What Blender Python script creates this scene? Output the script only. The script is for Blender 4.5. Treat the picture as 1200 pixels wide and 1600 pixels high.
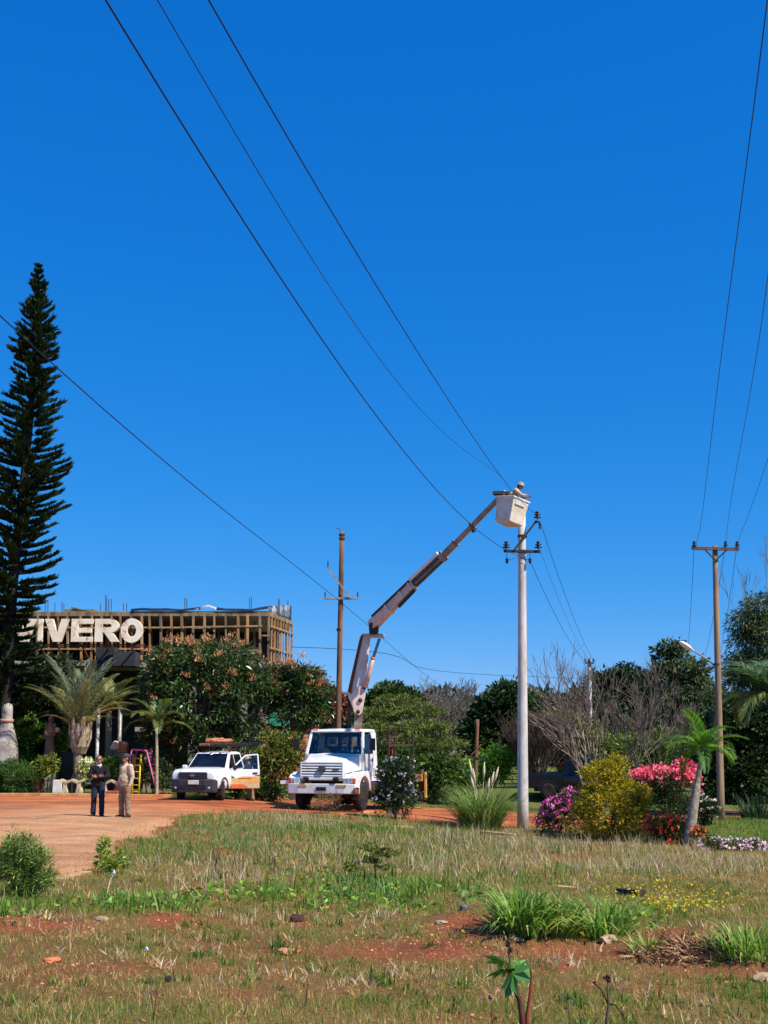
import bpy, bmesh, math, random
import numpy as np
from mathutils import Vector, Matrix

for o in list(bpy.data.objects): bpy.data.objects.remove(o)
R = math.radians
rnd = random.Random(7)
rng = np.random.default_rng(7)
SC = bpy.context.scene
COL = SC.collection

# ------------------------------------------------------------------ camera
F, CX, CY, HY = 1900.0, 600.0, 800.0, 1160.0     # measured in pixels of the 1200x1600 photograph
TH = math.atan((HY - CY) / F)                    # the camera looks up by this angle
EYE = 2.15
cam_d = bpy.data.cameras.new('camera')
cam = bpy.data.objects.new('camera', cam_d); COL.objects.link(cam)
cam.location = (0, 0, EYE); cam.rotation_euler = (R(90) + TH, 0, 0)
cam_d.sensor_fit = 'VERTICAL'; cam_d.sensor_height = 36; cam_d.lens = 36 * F / 1600
cam_d.clip_start = 0.1; cam_d.clip_end = 3000
SC.camera = cam

# ------------------------------------------------------------------ sky and sun
SUN_EL, SUN_AZ = 50.0, 55.0                      # azimuth measured from behind the camera towards the right
sdir = Vector((math.cos(R(SUN_EL)) * math.sin(R(SUN_AZ)), -math.cos(R(SUN_EL)) * math.cos(R(SUN_AZ)), math.sin(R(SUN_EL))))
W = bpy.data.worlds.new('World'); SC.world = W; W.use_nodes = True
nt = W.node_tree; nt.nodes.clear()
sky = nt.nodes.new('ShaderNodeTexSky'); sky.sky_type = 'NISHITA'; sky.sun_disc = False
sky.sun_elevation = R(SUN_EL); sky.sun_rotation = math.atan2(sdir.x, sdir.y)
sky.altitude = 2000; sky.air_density = 1.0; sky.dust_density = 0.0; sky.ozone_density = 10.0
SKY_STRENGTH = 0.13
hsv = nt.nodes.new('ShaderNodeHueSaturation'); hsv.inputs['Saturation'].default_value = 1.2
nt.links.new(sky.outputs[0], hsv.inputs['Color'])
# the phone's own tone curve, the same for the whole sky: one exponent and gain for each channel
sep = nt.nodes.new('ShaderNodeSeparateColor'); cmb = nt.nodes.new('ShaderNodeCombineColor'); nt.links.new(hsv.outputs[0], sep.inputs[0])
for i, (g_, e_) in enumerate(((0.54, 0.98), (0.497, 0.61), (0.71, 0.39))):
    pw = nt.nodes.new('ShaderNodeMath'); pw.operation = 'POWER'; pw.inputs[1].default_value = e_
    ml = nt.nodes.new('ShaderNodeMath'); ml.operation = 'MULTIPLY'; ml.inputs[1].default_value = g_ * SKY_STRENGTH ** e_ / SKY_STRENGTH
    nt.links.new(sep.outputs[i], pw.inputs[0]); nt.links.new(pw.outputs[0], ml.inputs[0]); nt.links.new(ml.outputs[0], cmb.inputs[i])
bg = nt.nodes.new('ShaderNodeBackground'); bg.inputs['Strength'].default_value = SKY_STRENGTH
wo = nt.nodes.new('ShaderNodeOutputWorld')
nt.links.new(cmb.outputs[0], bg.inputs[0]); nt.links.new(bg.outputs[0], wo.inputs[0])
sun_d = bpy.data.lights.new('sun', 'SUN'); sun_d.energy = 5.0; sun_d.angle = R(0.53); sun_d.color = (1.0, 0.94, 0.84)
sun = bpy.data.objects.new('sun', sun_d); COL.objects.link(sun); sun.location = (20, -20, 40)
sun.rotation_euler = sdir.to_track_quat('Z', 'Y').to_euler()
SC.view_settings.view_transform = 'Standard'; SC.view_settings.look = 'None'
SC.view_settings.exposure = 0.42; SC.view_settings.gamma = 1.0
SC.render.engine = 'CYCLES'
SC.cycles.max_bounces = 6; SC.cycles.transparent_max_bounces = 12

# ------------------------------------------------------------------ geometry of the view
cT, sT = math.cos(TH), math.sin(TH)
def ray(px, py):
    a, u = px - CX, CY - py
    return (a, F * cT - u * sT, F * sT + u * cT)
def at(px, py, Y):
    d = ray(px, py); k = Y / d[1]
    return Vector((d[0] * k, Y, EYE + d[2] * k))
def atz(px, py, z):
    d = ray(px, py); k = (z - EYE) / d[2]
    return Vector((d[0] * k, d[1] * k, z))
def project(x, y, z):
    dz = z - EYE
    f = y * cT + dz * sT; u = -y * sT + dz * cT
    return CX + F * x / f, CY - F * u / f
def scale_at(Y): return 1934.0 / Y                # photograph pixels per metre at that distance

def vnoise(x, y, s, seed=0):
    x = np.asarray(x, float) / s + seed * 17.13; y = np.asarray(y, float) / s + seed * 9.71
    xi, yi = np.floor(x), np.floor(y); fx, fy = x - xi, y - yi
    fx = fx * fx * (3 - 2 * fx); fy = fy * fy * (3 - 2 * fy)
    def h(a, b):
        v = np.sin(a * 127.1 + b * 311.7 + seed * 3.3) * 43758.5453
        return v - np.floor(v)
    return (h(xi, yi) * (1 - fx) + h(xi + 1, yi) * fx) * (1 - fy) + (h(xi, yi + 1) * (1 - fx) + h(xi + 1, yi + 1) * fx) * fy
def fnoise(x, y, s, seed=0):
    return 0.55 * vnoise(x, y, s, seed) + 0.3 * vnoise(x, y, s * .45, seed + 5) + 0.15 * vnoise(x, y, s * .2, seed + 9)

# ------------------------------------------------------------------ the lie of the land
_ctl = [(0,1245,50),(300,1250,46.5),(150,1277,35.5),(0,1300,29.7),(100,1370,19.8),(0,1450,14.3),(0,1600,9.6),(-200,1300,30),(-300,1500,12),
        (510,1268,44.5),(620,1272,45),(600,1322,29),(600,1400,18.5),(600,1500,13),(600,1600,10.3),(420,1265,44.5),(640,1264,50),
        (817,1295,42),(955,1315,38),(1085,1325,36),(1128,1281,42),(1185,1282,44),(900,1350,30),(1150,1345,32),(1000,1400,21.5),(1100,1500,13.5),(1150,1600,10.5),
        (740,1277,47),(820,1264,55),(1350,1300,40),(1350,1500,13),(430,1310,30.5),(300,1330,26)]
_c = np.array([tuple(at(*c)) for c in _ctl] +
              [(x, y, -0.15) for x in (-60,-30,-10,8,30,60) for y in (62, 80, 110, 200)] + [(x, y, -.3) for x in (-20,-6,0,6,20) for y in (0, 5, -15)] +
              [(-25, 45, 0), (-35, 30, 0), (28, 45, -.3), (40, 30, -.6)])
def zg(x, y):
    x = np.asarray(x, float); y = np.asarray(y, float)
    num = np.zeros(np.broadcast(x, y).shape); den = num + 1e-9
    for cx, cy, cz in _c:
        w = 1.0 / ((x - cx) ** 2 + (y - cy) ** 2 + 4.0) ** 2
        num = num + w * cz; den = den + w
    z = num / den
    near = np.clip((50 - y) / 20, 0, 1) * np.clip((y - 2) / 5, 0, 1)
    z = z + near * (0.10 * (fnoise(x, y, 2.6, 3) - .5) + 0.05 * (vnoise(x, y, .7, 4) - .5))
    for mx, my, mr, mh in MOUNDS:
        z = z + mh * np.exp(-((x - mx) ** 2 + ((y - my)) ** 2) / (mr * mr))
    return z
MOUNDS = []
def gz(x, y): return float(zg(x, y))
def ground(px, py):
    d = ray(px, py); lo = 7.0; prev = None
    for i in range(700):
        Y = 7.0 * (1.006 ** i)
        k = Y / d[1]
        if EYE + d[2] * k < gz(d[0] * k, Y):
            hi = Y; lo = prev or 7.0
            for _ in range(14):
                m = (lo + hi) / 2; k = m / d[1]
                if EYE + d[2] * k < gz(d[0] * k, m): hi = m
                else: lo = m
            k = hi / d[1]
            return Vector((d[0] * k, hi, gz(d[0] * k, hi)))
        prev = Y
    k = 300 / d[1]
    return Vector((d[0] * k, 300, 0))
for px, py, mr, mh in ((745,1445,.55,.22),(1075,1480,.6,.22),(800,1455,.5,.1),(265,1440,.5,.12),(40,1445,.6,.10),(1190,1500,.5,.12),(600,1480,.9,.05)):
    g = ground(px, py); MOUNDS.append((g.x, g.y, mr, mh))
def foot(px, Y):
    """ground point under photograph column px at distance Y"""
    x = (px - CX) / 1934.0 * Y
    z = gz(x, Y)
    for _ in range(3):
        p, _q = project(x, Y, z); x += (px - p) / 1934.0 * Y; z = gz(x, Y)
    return Vector((x, Y, z))

# ------------------------------------------------------------------ colours and materials
def S(r, g, b):
    f = lambda c: (c / 12.92 if c <= .04045 else ((c + .055) / 1.055) ** 2.4)
    return (f(r / 255), f(g / 255), f(b / 255))
MATS = {}
def pm(name, c1, c2=None, scale=6, rough=.65, metal=0, bump=0, bscale=40, detail=4, lo=.4, hi=.62, spec=.4, coat=0, c3=None, s3=1.5, t3=.62, stretch=None):
    if name in MATS: return MATS[name]
    m = bpy.data.materials.new(name); m.use_nodes = True; t = m.node_tree; n = t.nodes; L = t.links
    b = n['Principled BSDF']; b.inputs['Roughness'].default_value = rough; b.inputs['Metallic'].default_value = metal
    b.inputs['Specular IOR Level'].default_value = spec; b.inputs['Coat Weight'].default_value = coat
    b.inputs['Base Color'].default_value = (*c1, 1)
    tc = n.new('ShaderNodeTexCoord'); src = tc.outputs['Object']
    if stretch:
        mp = n.new('ShaderNodeMapping'); mp.inputs['Scale'].default_value = stretch; L.new(src, mp.inputs[0]); src = mp.outputs[0]
    if c2 is not None:
        nz = n.new('ShaderNodeTexNoise'); nz.inputs['Scale'].default_value = scale; nz.inputs['Detail'].default_value = detail; nz.inputs['Roughness'].default_value = .65
        L.new(src, nz.inputs['Vector'])
        mr = n.new('ShaderNodeMapRange'); mr.inputs[1].default_value = lo; mr.inputs[2].default_value = hi; L.new(nz.outputs[0], mr.inputs[0])
        mx = n.new('ShaderNodeMix'); mx.data_type = 'RGBA'; L.new(mr.outputs[0], mx.inputs[0])
        mx.inputs[6].default_value = (*c1, 1); mx.inputs[7].default_value = (*c2, 1); out = mx.outputs[2]
        if c3 is not None:
            n3 = n.new('ShaderNodeTexNoise'); n3.inputs['Scale'].default_value = s3; n3.inputs['Detail'].default_value = 6; n3.inputs['Roughness'].default_value = .7
            L.new(src, n3.inputs['Vector'])
            m3 = n.new('ShaderNodeMapRange'); m3.inputs[1].default_value = t3; m3.inputs[2].default_value = t3 + .07; L.new(n3.outputs[0], m3.inputs[0])
            x3 = n.new('ShaderNodeMix'); x3.data_type = 'RGBA'; L.new(m3.outputs[0], x3.inputs[0]); L.new(out, x3.inputs[6]); x3.inputs[7].default_value = (*c3, 1); out = x3.outputs[2]
        L.new(out, b.inputs['Base Color'])
    if bump:
        nb = n.new('ShaderNodeTexNoise'); nb.inputs['Scale'].default_value = bscale; nb.inputs['Detail'].default_value = 5; L.new(src, nb.inputs['Vector'])
        bp = n.new('ShaderNodeBump'); bp.inputs['Strength'].default_value = bump; bp.inputs['Distance'].default_value = .02
        L.new(nb.outputs[0], bp.inputs['Height']); L.new(bp.outputs[0], b.inputs['Normal'])
    MATS[name] = m; return m
def leafmat(name, rough=.5, trans=.3, spec=.35):
    """reads the leaf's own colour from the 'col' attribute, lets some light through"""
    if name in MATS: return MATS[name]
    m = bpy.data.materials.new(name); m.use_nodes = True; t = m.node_tree; n = t.nodes; L = t.links
    b = n['Principled BSDF']; b.inputs['Roughness'].default_value = rough; b.inputs['Specular IOR Level'].default_value = spec
    a = n.new('ShaderNodeAttribute'); a.attribute_name = 'col'
    L.new(a.outputs['Color'], b.inputs['Base Color'])
    tr = n.new('ShaderNodeBsdfTranslucent')
    hs = n.new('ShaderNodeHueSaturation'); hs.inputs['Value'].default_value = 1.5; hs.inputs['Saturation'].default_value = 1.1
    L.new(a.outputs['Color'], hs.inputs['Color']); L.new(hs.outputs[0], tr.inputs[0])
    mx = n.new('ShaderNodeMixShader'); mx.inputs[0].default_value = trans
    L.new(b.outputs[0], mx.inputs[1]); L.new(tr.outputs[0], mx.inputs[2]); L.new(mx.outputs[0], n['Material Output'].inputs[0])
    MATS[name] = m; return m
def glassmat(name, tint=(.55,.62,.62), refl=.12):
    if name in MATS: return MATS[name]
    m = bpy.data.materials.new(name); m.use_nodes = True; t = m.node_tree; n = t.nodes; L = t.links; n.remove(n['Principled BSDF'])
    tr = n.new('ShaderNodeBsdfTransparent'); tr.inputs[0].default_value = (*tint, 1)
    gl = n.new('ShaderNodeBsdfGlossy'); gl.inputs['Roughness'].default_value = .03
    fr = n.new('ShaderNodeFresnel'); fr.inputs[0].default_value = 1.45
    ad = n.new('ShaderNodeMath'); ad.operation = 'ADD'; ad.inputs[1].default_value = refl - .04; L.new(fr.outputs[0], ad.inputs[0])
    mx = n.new('ShaderNodeMixShader'); L.new(ad.outputs[0], mx.inputs[0]); L.new(tr.outputs[0], mx.inputs[1]); L.new(gl.outputs[0], mx.inputs[2])
    L.new(mx.outputs[0], n['Material Output'].inputs[0]); MATS[name] = m; return m

LEAF = leafmat('leaf', .5, .28); GLOSSY_LEAF = leafmat('glossy_leaf', .32, .2, .5); GRASS = leafmat('grass_blade', .7, .35, .2); PETAL = leafmat('petal', .6, .3, .2); NEEDLE = leafmat('needle', .6, .12, .25)
BARK = pm('bark', S(92,78,64), S(52,42,34), 7, .9, bump=.6, bscale=18, stretch=(1,1,.3))
PALEBARK = pm('pale_bark', S(150,138,122), S(104,94,84), 6, .9, bump=.5, bscale=20)
TWIG = pm('twig', S(146,132,116), S(100,88,76), 3, .9)
DARKTWIG = pm('dark_twig', S(98,82,70), S(62,50,44), 3, .9)
WHITE = pm('white_paint', S(232,232,228), S(214,213,206), 2.2, .32, bump=0, coat=.25, c3=S(176,160,138), s3=2.4, t3=.66)
CLEANWHITE = pm('clean_white_paint', S(236,237,238), S(226,227,228), 1.2, .25, coat=.4)
BLACKPL = pm('black_plastic', S(26,27,30), S(38,39,42), 8, .5)
RUBBER = pm('tyre_rubber', S(24,23,23), S(62,46,38), 5, .9)
DARKSTEEL = pm('dark_steel', S(48,40,36), S(82,56,42), 6, .75, bump=.2)
STEEL = pm('grey_steel', S(150,148,142), S(116,112,106), 5, .5, .4)
RUST = pm('rusty_steel', S(120,66,40), S(74,46,36), 6, .85, bump=.3)
GLASS = glassmat('window_glass', (.84,.88,.88), .06); DARKGLASS = glassmat('tinted_glass', (.16,.18,.2), .10)
RUBBLE = pm('stone', S(176,150,126), S(140,110,90), 5, .9, bump=.5, bscale=14)

# ------------------------------------------------------------------ mesh building
class MB:
    def __init__(s): s.v = []; s.f = []; s.mi = []; s.cm = 0
    def add(s, vs, fs):
        o = len(s.v); s.v += [tuple(v) for v in vs]; s.f += [tuple(i + o for i in f) for f in fs]; s.mi += [s.cm] * len(fs); return s
    def box(s, c, d, m=None):
        x, y, z = d[0] / 2, d[1] / 2, d[2] / 2
        vs = [Vector((a * x, b * y, e * z)) for e in (-1, 1) for a, b in ((-1,-1),(1,-1),(1,1),(-1,1))]
        if m is not None: vs = [m @ v for v in vs]
        c = Vector(c)
        return s.add([v + c for v in vs], [(3,2,1,0),(4,5,6,7),(0,1,5,4),(1,2,6,5),(2,3,7,6),(3,0,4,7)])
    def hexa(s, p):   # eight corners: bottom four then top four
        return s.add(p, [(3,2,1,0),(4,5,6,7),(0,1,5,4),(1,2,6,5),(2,3,7,6),(3,0,4,7)])
    def beam(s, a, b, w, h=None, up=(0,0,1), w2=None, h2=None):
        a, b = Vector(a), Vector(b); h = h or w; w2 = w2 or w; h2 = h2 or h
        d = (b - a).normalized(); up = Vector(up)
        if abs(d.dot(up)) > .98: up = Vector((0,1,0))
        x = d.cross(up).normalized(); z = x.cross(d).normalized()
        q = lambda o, W, H: [o - x*W/2 - z*H/2, o + x*W/2 - z*H/2, o + x*W/2 + z*H/2, o - x*W/2 + z*H/2]
        return s.add(q(a, w, h) + q(b, w2, h2), [(3,2,1,0),(4,5,6,7),(0,1,5,4),(1,2,6,5),(2,3,7,6),(3,0,4,7)])
    def tube(s, pts, r, n=6, cap=True):
        pts = [Vector(p) for p in pts]; k = len(pts)
        r = list(r) if hasattr(r, '__len__') else [r] * k
        vs = []; pu = None
        for i, p in enumerate(pts):
            d = (pts[min(i+1,k-1)] - pts[max(i-1,0)])
            d = d.normalized() if d.length > 1e-9 else Vector((0,0,1))
            if pu is None:
                pu = d.orthogonal().normalized()
            else:
                pu = pu - d * pu.dot(d)
                pu = pu.normalized() if pu.length > 1e-6 else d.orthogonal().normalized()
            w = d.cross(pu)
            vs += [p + (pu * math.cos(2*math.pi*j/n) + w * math.sin(2*math.pi*j/n)) * r[i] for j in range(n)]
        fs = [(i*n+j, i*n+(j+1)%n, (i+1)*n+(j+1)%n, (i+1)*n+j) for i in range(k-1) for j in range(n)]
        if cap: fs += [tuple(range(n))[::-1], tuple(range((k-1)*n, k*n))]
        return s.add(vs, fs)
    def lathe(s, prof, n=16, c=(0,0,0), m=None):
        c = Vector(c); k = len(prof); vs = []
        for r, z in prof:
            for j in range(n):
                a = 2*math.pi*j/n; p = Vector((r*math.cos(a), r*math.sin(a), z))
                vs.append((m @ p if m is not None else p) + c)
        fs = [(i*n+j, i*n+(j+1)%n, (i+1)*n+(j+1)%n, (i+1)*n+j) for i in range(k-1) for j in range(n)]
        fs += [tuple(range(n))[::-1], tuple(range((k-1)*n, k*n))]
        return s.add(vs, fs)
    def prism(s, poly, a, b, f=lambda u, v, t: (u, t, v)):
        n = len(poly); vs = [f(u, v, a) for u, v in poly] + [f(u, v, b) for u, v in poly]
        return s.add(vs, [tuple(range(n)), tuple(range(2*n-1, n-1, -1))] + [(i, i+n, (i+1)%n+n, (i+1)%n) for i in range(n)])
    def loft(s, rings, cap=True):
        n = len(rings[0]); vs = [v for r in rings for v in r]; k = len(rings)
        fs = [(i*n+j, i*n+(j+1)%n, (i+1)*n+(j+1)%n, (i+1)*n+j) for i in range(k-1) for j in range(n)]
        if cap: fs += [tuple(range(n))[::-1], tuple(range((k-1)*n, k*n))]
        return s.add(vs, fs)
    def ell(s, c, r, nu=10, nv=7, m=None):
        prof = [(math.sin(math.pi*i/nv), -math.cos(math.pi*i/nv)) for i in range(nv+1)]
        prof[0] = (.02, -1); prof[-1] = (.02, 1)
        D = Matrix.Diagonal(Vector(r)); D = (m @ D) if m is not None else D
        return s.lathe(prof, nu, c, D)
    def cap2(s, a, ra, b, rb, n=10):   # a tapered limb with round ends
        a, b = Vector(a), Vector(b); d = (b - a).normalized()
        q = d.to_track_quat('Z', 'Y').to_matrix(); L = (b - a).length
        prof = [(ra*math.sin(t), -ra*math.cos(t)) for t in (.06,.5,1.0,1.4)] + [(rb*math.sin(t), L - rb*math.cos(t)) for t in (1.75,2.15,2.6,3.08)]
        return s.lathe(prof, n, a, q)
    def build(s, name, mats, parent=None, smooth=False, xf=None, bevel=0, remesh=0, loc=None):
        me = bpy.data.meshes.new(name)
        v = s.v if xf is None else [tuple(xf @ Vector(p)) for p in s.v]
        if loc is not None: v = [(p[0]-loc[0], p[1]-loc[1], p[2]-loc[2]) for p in v]
        me.from_pydata(v, [], s.f)
        bm = bmesh.new(); bm.from_mesh(me); bmesh.ops.recalc_face_normals(bm, faces=bm.faces); bm.to_mesh(me); bm.free()
        mats = mats if isinstance(mats, (list, tuple)) else [mats]
        for m in mats: me.materials.append(m)
        if len(mats) > 1: me.polygons.foreach_set('material_index', s.mi)
        if smooth: me.polygons.foreach_set('use_smooth', [True] * len(me.polygons))
        o = bpy.data.objects.new(name, me); COL.objects.link(o)
        if loc is not None: o.location = loc
        if parent: o.parent = parent
        if remesh:
            r = o.modifiers.new('remesh', 'REMESH'); r.mode = 'VOXEL'; r.voxel_size = remesh; r.use_smooth_shade = True
            q = o.modifiers.new('smooth', 'SMOOTH'); q.factor = .5; q.iterations = 2
        if bevel:
            b = o.modifiers.new('bevel', 'BEVEL'); b.width = bevel; b.segments = 2; b.limit_method = 'ANGLE'; b.angle_limit = R(35)
        return o
def npmesh(name, V, Fc, C, mat, parent=None, smooth=False, loc=None):
    me = bpy.data.meshes.new(name); V = np.asarray(V, np.float32).reshape(-1, 3)
    if loc is not None: V = V - np.asarray(loc, np.float32)
    Fc = np.asarray(Fc, np.int32); k = Fc.shape[1]
    me.vertices.add(len(V)); me.vertices.foreach_set('co', V.ravel())
    me.loops.add(Fc.size); me.loops.foreach_set('vertex_index', Fc.ravel())
    me.polygons.add(len(Fc)); me.polygons.foreach_set('loop_start', np.arange(0, Fc.size, k, dtype=np.int32))
    me.update(calc_edges=True)
    if C is not None:
        a = me.color_attributes.new('col', 'FLOAT_COLOR', 'POINT')
        C = np.asarray(C, np.float32).reshape(-1, 3); C4 = np.ones((len(C), 4), np.float32); C4[:, :3] = C
        a.data.foreach_set('color', C4.ravel())
    if smooth: me.polygons.foreach_set('use_smooth', [True] * len(me.polygons))
    me.materials.append(mat); me.validate()
    o = bpy.data.objects.new(name, me); COL.objects.link(o)
    if loc is not None: o.location = loc
    if parent: o.parent = parent
    return o
def tag(o, label=None, cat=None, group=None, kind=None):
    if label: o['label'] = label
    if cat: o['category'] = cat
    if group: o['group'] = group
    if kind: o['kind'] = kind
    return o
def thing(name, label, cat, loc=(0,0,0), rotz=0, group=None):
    o = bpy.data.objects.new(name, None); COL.objects.link(o); o.empty_display_size = .2
    o.location = loc; o.rotation_euler = (0, 0, rotz); return tag(o, label, cat, group)
def inv(o): return (Matrix.Translation(o.location) @ o.rotation_euler.to_matrix().to_4x4() @ Matrix.Diagonal((*o.scale, 1))).inverted()
def dup(o, parent=None):
    c = o.copy(); COL.objects.link(c); c.parent = parent; return c

LEAF_GAIN = np.array([1.38, 1.32, 1.2])    # sunlit leaf albedo
# leaves: N little folded blades around given points
def leaves(P, D, size, asp, cols, jit=.25, fold=.25, seed=0):
    g = np.random.default_rng(seed); N = len(P)
    D = D / (np.linalg.norm(D, axis=1, keepdims=True) + 1e-9)
    r = g.normal(size=(N, 3)); Sd = np.cross(D, r); Sd /= (np.linalg.norm(Sd, axis=1, keepdims=True) + 1e-9)
    Nn = np.cross(Sd, D)
    L = (size * (1 + jit * g.uniform(-1, 1, N)))[:, None]; Wd = L * asp * .5
    mid = P + D * L * .45
    V = np.stack([P, mid + Sd * Wd + Nn * L * fold * .3, P + D * L - Nn * L * .1, mid - Sd * Wd + Nn * L * fold * .3], 1)
    Fc = np.arange(N * 4).reshape(N, 4)
    pal = np.array(cols, float); ci = g.integers(0, len(pal), N)
    c = pal[ci] * LEAF_GAIN * (1 + .3 * g.uniform(-1, 1, (N, 1)))
    return V.reshape(-1, 3), Fc, np.repeat(np.clip(c, 0, 1), 4, 0)
def unit(n, g):
    v = g.normal(size=(n, 3)); return v / np.linalg.norm(v, axis=1, keepdims=True)
def clumps(lobes, n, g, inner=.5, top=.0):
    """clump centres through a crown made of ellipsoid lobes (cx,cy,cz,rx,ry,rz)"""
    lb = np.array(lobes, float); w = (lb[:, 3] * lb[:, 4] * lb[:, 5]) ** .67; w /= w.sum()
    li = g.choice(len(lb), n, p=w); u = unit(n, g)
    if top: u[:, 2] = np.where(g.random(n) < top, np.abs(u[:, 2]), u[:, 2])
    rr = (inner + (1 - inner) * g.random(n) ** .6)[:, None]
    return lb[li, :3] + u * lb[li, 3:] * rr, u

# ================================================================== GROUND
ROADPX = [(-320,1244),(-100,1244),(120,1244),(270,1244),(420,1247),(560,1252),(660,1263),(760,1266),(820,1271),(900,1275),(1000,1277),(1010,1288),(900,1292),(820,1291),(720,1284),(640,1281),(560,1277),(450,1268),
          (400,1266),(345,1267),(300,1273),(272,1283),(240,1297),(200,1316),(166,1336),(140,1356),(112,1370),(84,1376),(40,1362),(-60,1340),(-200,1315),(-380,1297)]
ROAD = np.array([tuple(ground(*p))[:2] for p in ROADPX])
def polydist(x, y, poly):
    x = np.asarray(x, float); y = np.asarray(y, float); d = np.full(x.shape, 1e9); ins = np.zeros(x.shape, bool)
    n = len(poly)
    for i in range(n):
        ax, ay = poly[i]; bx, by = poly[(i+1) % n]; ex, ey = bx-ax, by-ay
        t = np.clip(((x-ax)*ex + (y-ay)*ey) / (ex*ex + ey*ey), 0, 1)
        d = np.minimum(d, np.hypot(x-ax-t*ex, y-ay-t*ey))
        c = ((ay > y) != (by > y)) & (x < ex * (y-ay) / (ey if abs(ey) > 1e-12 else 1e-12) + ax); ins ^= c
    return np.where(ins, d, -d)
def roadmask(x, y):   # > 0 on the road, ragged at its edge
    return polydist(x, y, ROAD) + 1.3 * (fnoise(x, y, 1.5, 21) - .5)
def ellmask(px, py, lst, soft=.35):
    m = np.zeros(np.shape(px))
    for cx, cy, rx, ry, w in lst:
        q = np.sqrt(((px-cx)/rx)**2 + ((py-cy)/ry)**2)
        m = np.maximum(m, w * np.clip((1 + soft - q) / (2*soft), 0, 1))
    return m
SOILPX = [(745,1445,60,26,1),(660,1485,140,20,.95),(480,1490,110,12,.7),(880,1490,180,16,.8),(1075,1478,70,30,1),(1130,1510,90,16,.9),(860,1510,50,7,1),
          (40,1445,110,18,.9),(265,1440,45,16,1),(200,1515,170,14,.55),(70,1530,90,10,.5),(360,1475,90,12,.5),(620,1545,140,9,.45),(470,1440,30,9,.8),(1000,1540,150,9,.4),
          (870,1340,90,8,.35),(620,1340,50,10,.3),(150,1560,100,8,.4),(1060,1345,40,7,.5),(740,1590,60,7,.6),(1160,1360,50,9,.5),(300,1385,40,7,.4)]
LAWNPX = [(1150,1300,130,20,1),(1060,1290,60,10,.6),(120,1238,260,5,1),(-150,1238,200,5,1),(820,1266,60,4,1),(690,1263,60,2.4,.9),(600,1259,60,2,.7),(25,1277,35,7,.6)]
TALLDRY = [(850,1325,240,24,1),(1090,1350,140,18,.9),(660,1312,100,18,.6),(560,1335,110,18,.35),(420,1362,110,20,.6),(300,1365,60,18,.4),(690,1360,130,16,.6),(960,1360,140,14,.5),(440,1283,80,12,.7),(520,1290,90,9,.45),(330,1375,70,20,.6),(240,1400,70,10,.4)]
TALLGREEN = [(560,1300,130,18,.55),(450,1325,120,14,.4),(620,1345,120,12,.35),(240,1312,40,14,.4),(25,1277,40,8,.5),(300,1290,40,12,.5),(780,1375,120,10,.4),(370,1305,75,17,1),(260,1330,50,16,.5),(600,1400,110,26,.9),(470,1405,90,22,.8),(180,1418,170,12,.7),(320,1420,70,9,.6),(690,1400,50,18,.6),(170,1345,30,16,.5),(500,1275,60,6,.5),(1180,1470,30,18,.7),(10,1425,50,8,.8),(720,1300,40,8,.4),(480,1300,100,14,.6)]
GREENSHORT = [(600,1585,700,22,.55),(200,1590,220,20,.8),(950,1515,60,8,.8),(1170,1555,60,18,.8),(450,1500,40,5,.6),(700,1420,60,20,.6),(300,1480,120,16,.35)]
xs = np.concatenate([[-900,-500,-250,-140,-90,-60,-45,-35,-28], np.arange(-24, 26.01, .2), [29,36,46,60,90,140,250,500,900]])
ys = np.concatenate([[-120,-60,-30,-12,-4,1,4,6], np.arange(7, 62.01, .2), [64,67,71,76,84,95,110,140,190,280,420,700,1300]])
X, Y = np.meshgrid(xs, ys); Z = zg(X, Y)
PX, PY = project(X, Y, Z); vis = (Y > 6)
PX = np.where(vis, PX, -5000); PY = np.where(vis, PY, 5000)
n1 = fnoise(X, Y, 1.1, 31); n2 = fnoise(X, Y, 4.0, 32); n3 = vnoise(X, Y, .45, 33)
soil = np.clip(ellmask(PX, PY, SOILPX, .5) * (.45 + 1.1 * n1) , 0, 1)
soil = np.clip(np.maximum(soil, np.clip((n1 - .62) * 5, 0, 1) * .7), 0, 1)
soil = np.maximum(soil, np.clip(1 + roadmask(X, Y) / .5, 0, 1) * .85)
lawn = ellmask(PX, PY, LAWNPX); lawn = np.maximum(lawn, ((Y > 51) * 1.0))
thatch = np.array(S(140,104,66)); olive = np.array(S(112,96,54)); red = np.array(S(160,88,58)); green = np.array(S(100,108,52)); darkred = np.array(S(120,62,44))
mixw = lambda a, b, t: a * (1 - t[..., None]) + b * t[..., None]
Cg = mixw(np.broadcast_to(thatch, X.shape + (3,)), olive, np.clip(n2 * 1.6 - .3, 0, 1))
Cg = mixw(Cg, mixw(np.broadcast_to(red, X.shape + (3,)), darkred, n3), soil)
Cg = mixw(Cg, green, np.clip(lawn, 0, 1) * (1 - soil * .5))
ny, nx = X.shape
idx = np.arange(nx * ny).reshape(ny, nx)
quads = np.stack([idx[:-1,:-1], idx[:-1,1:], idx[1:,1:], idx[1:,:-1]], -1).reshape(-1, 4)
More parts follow.
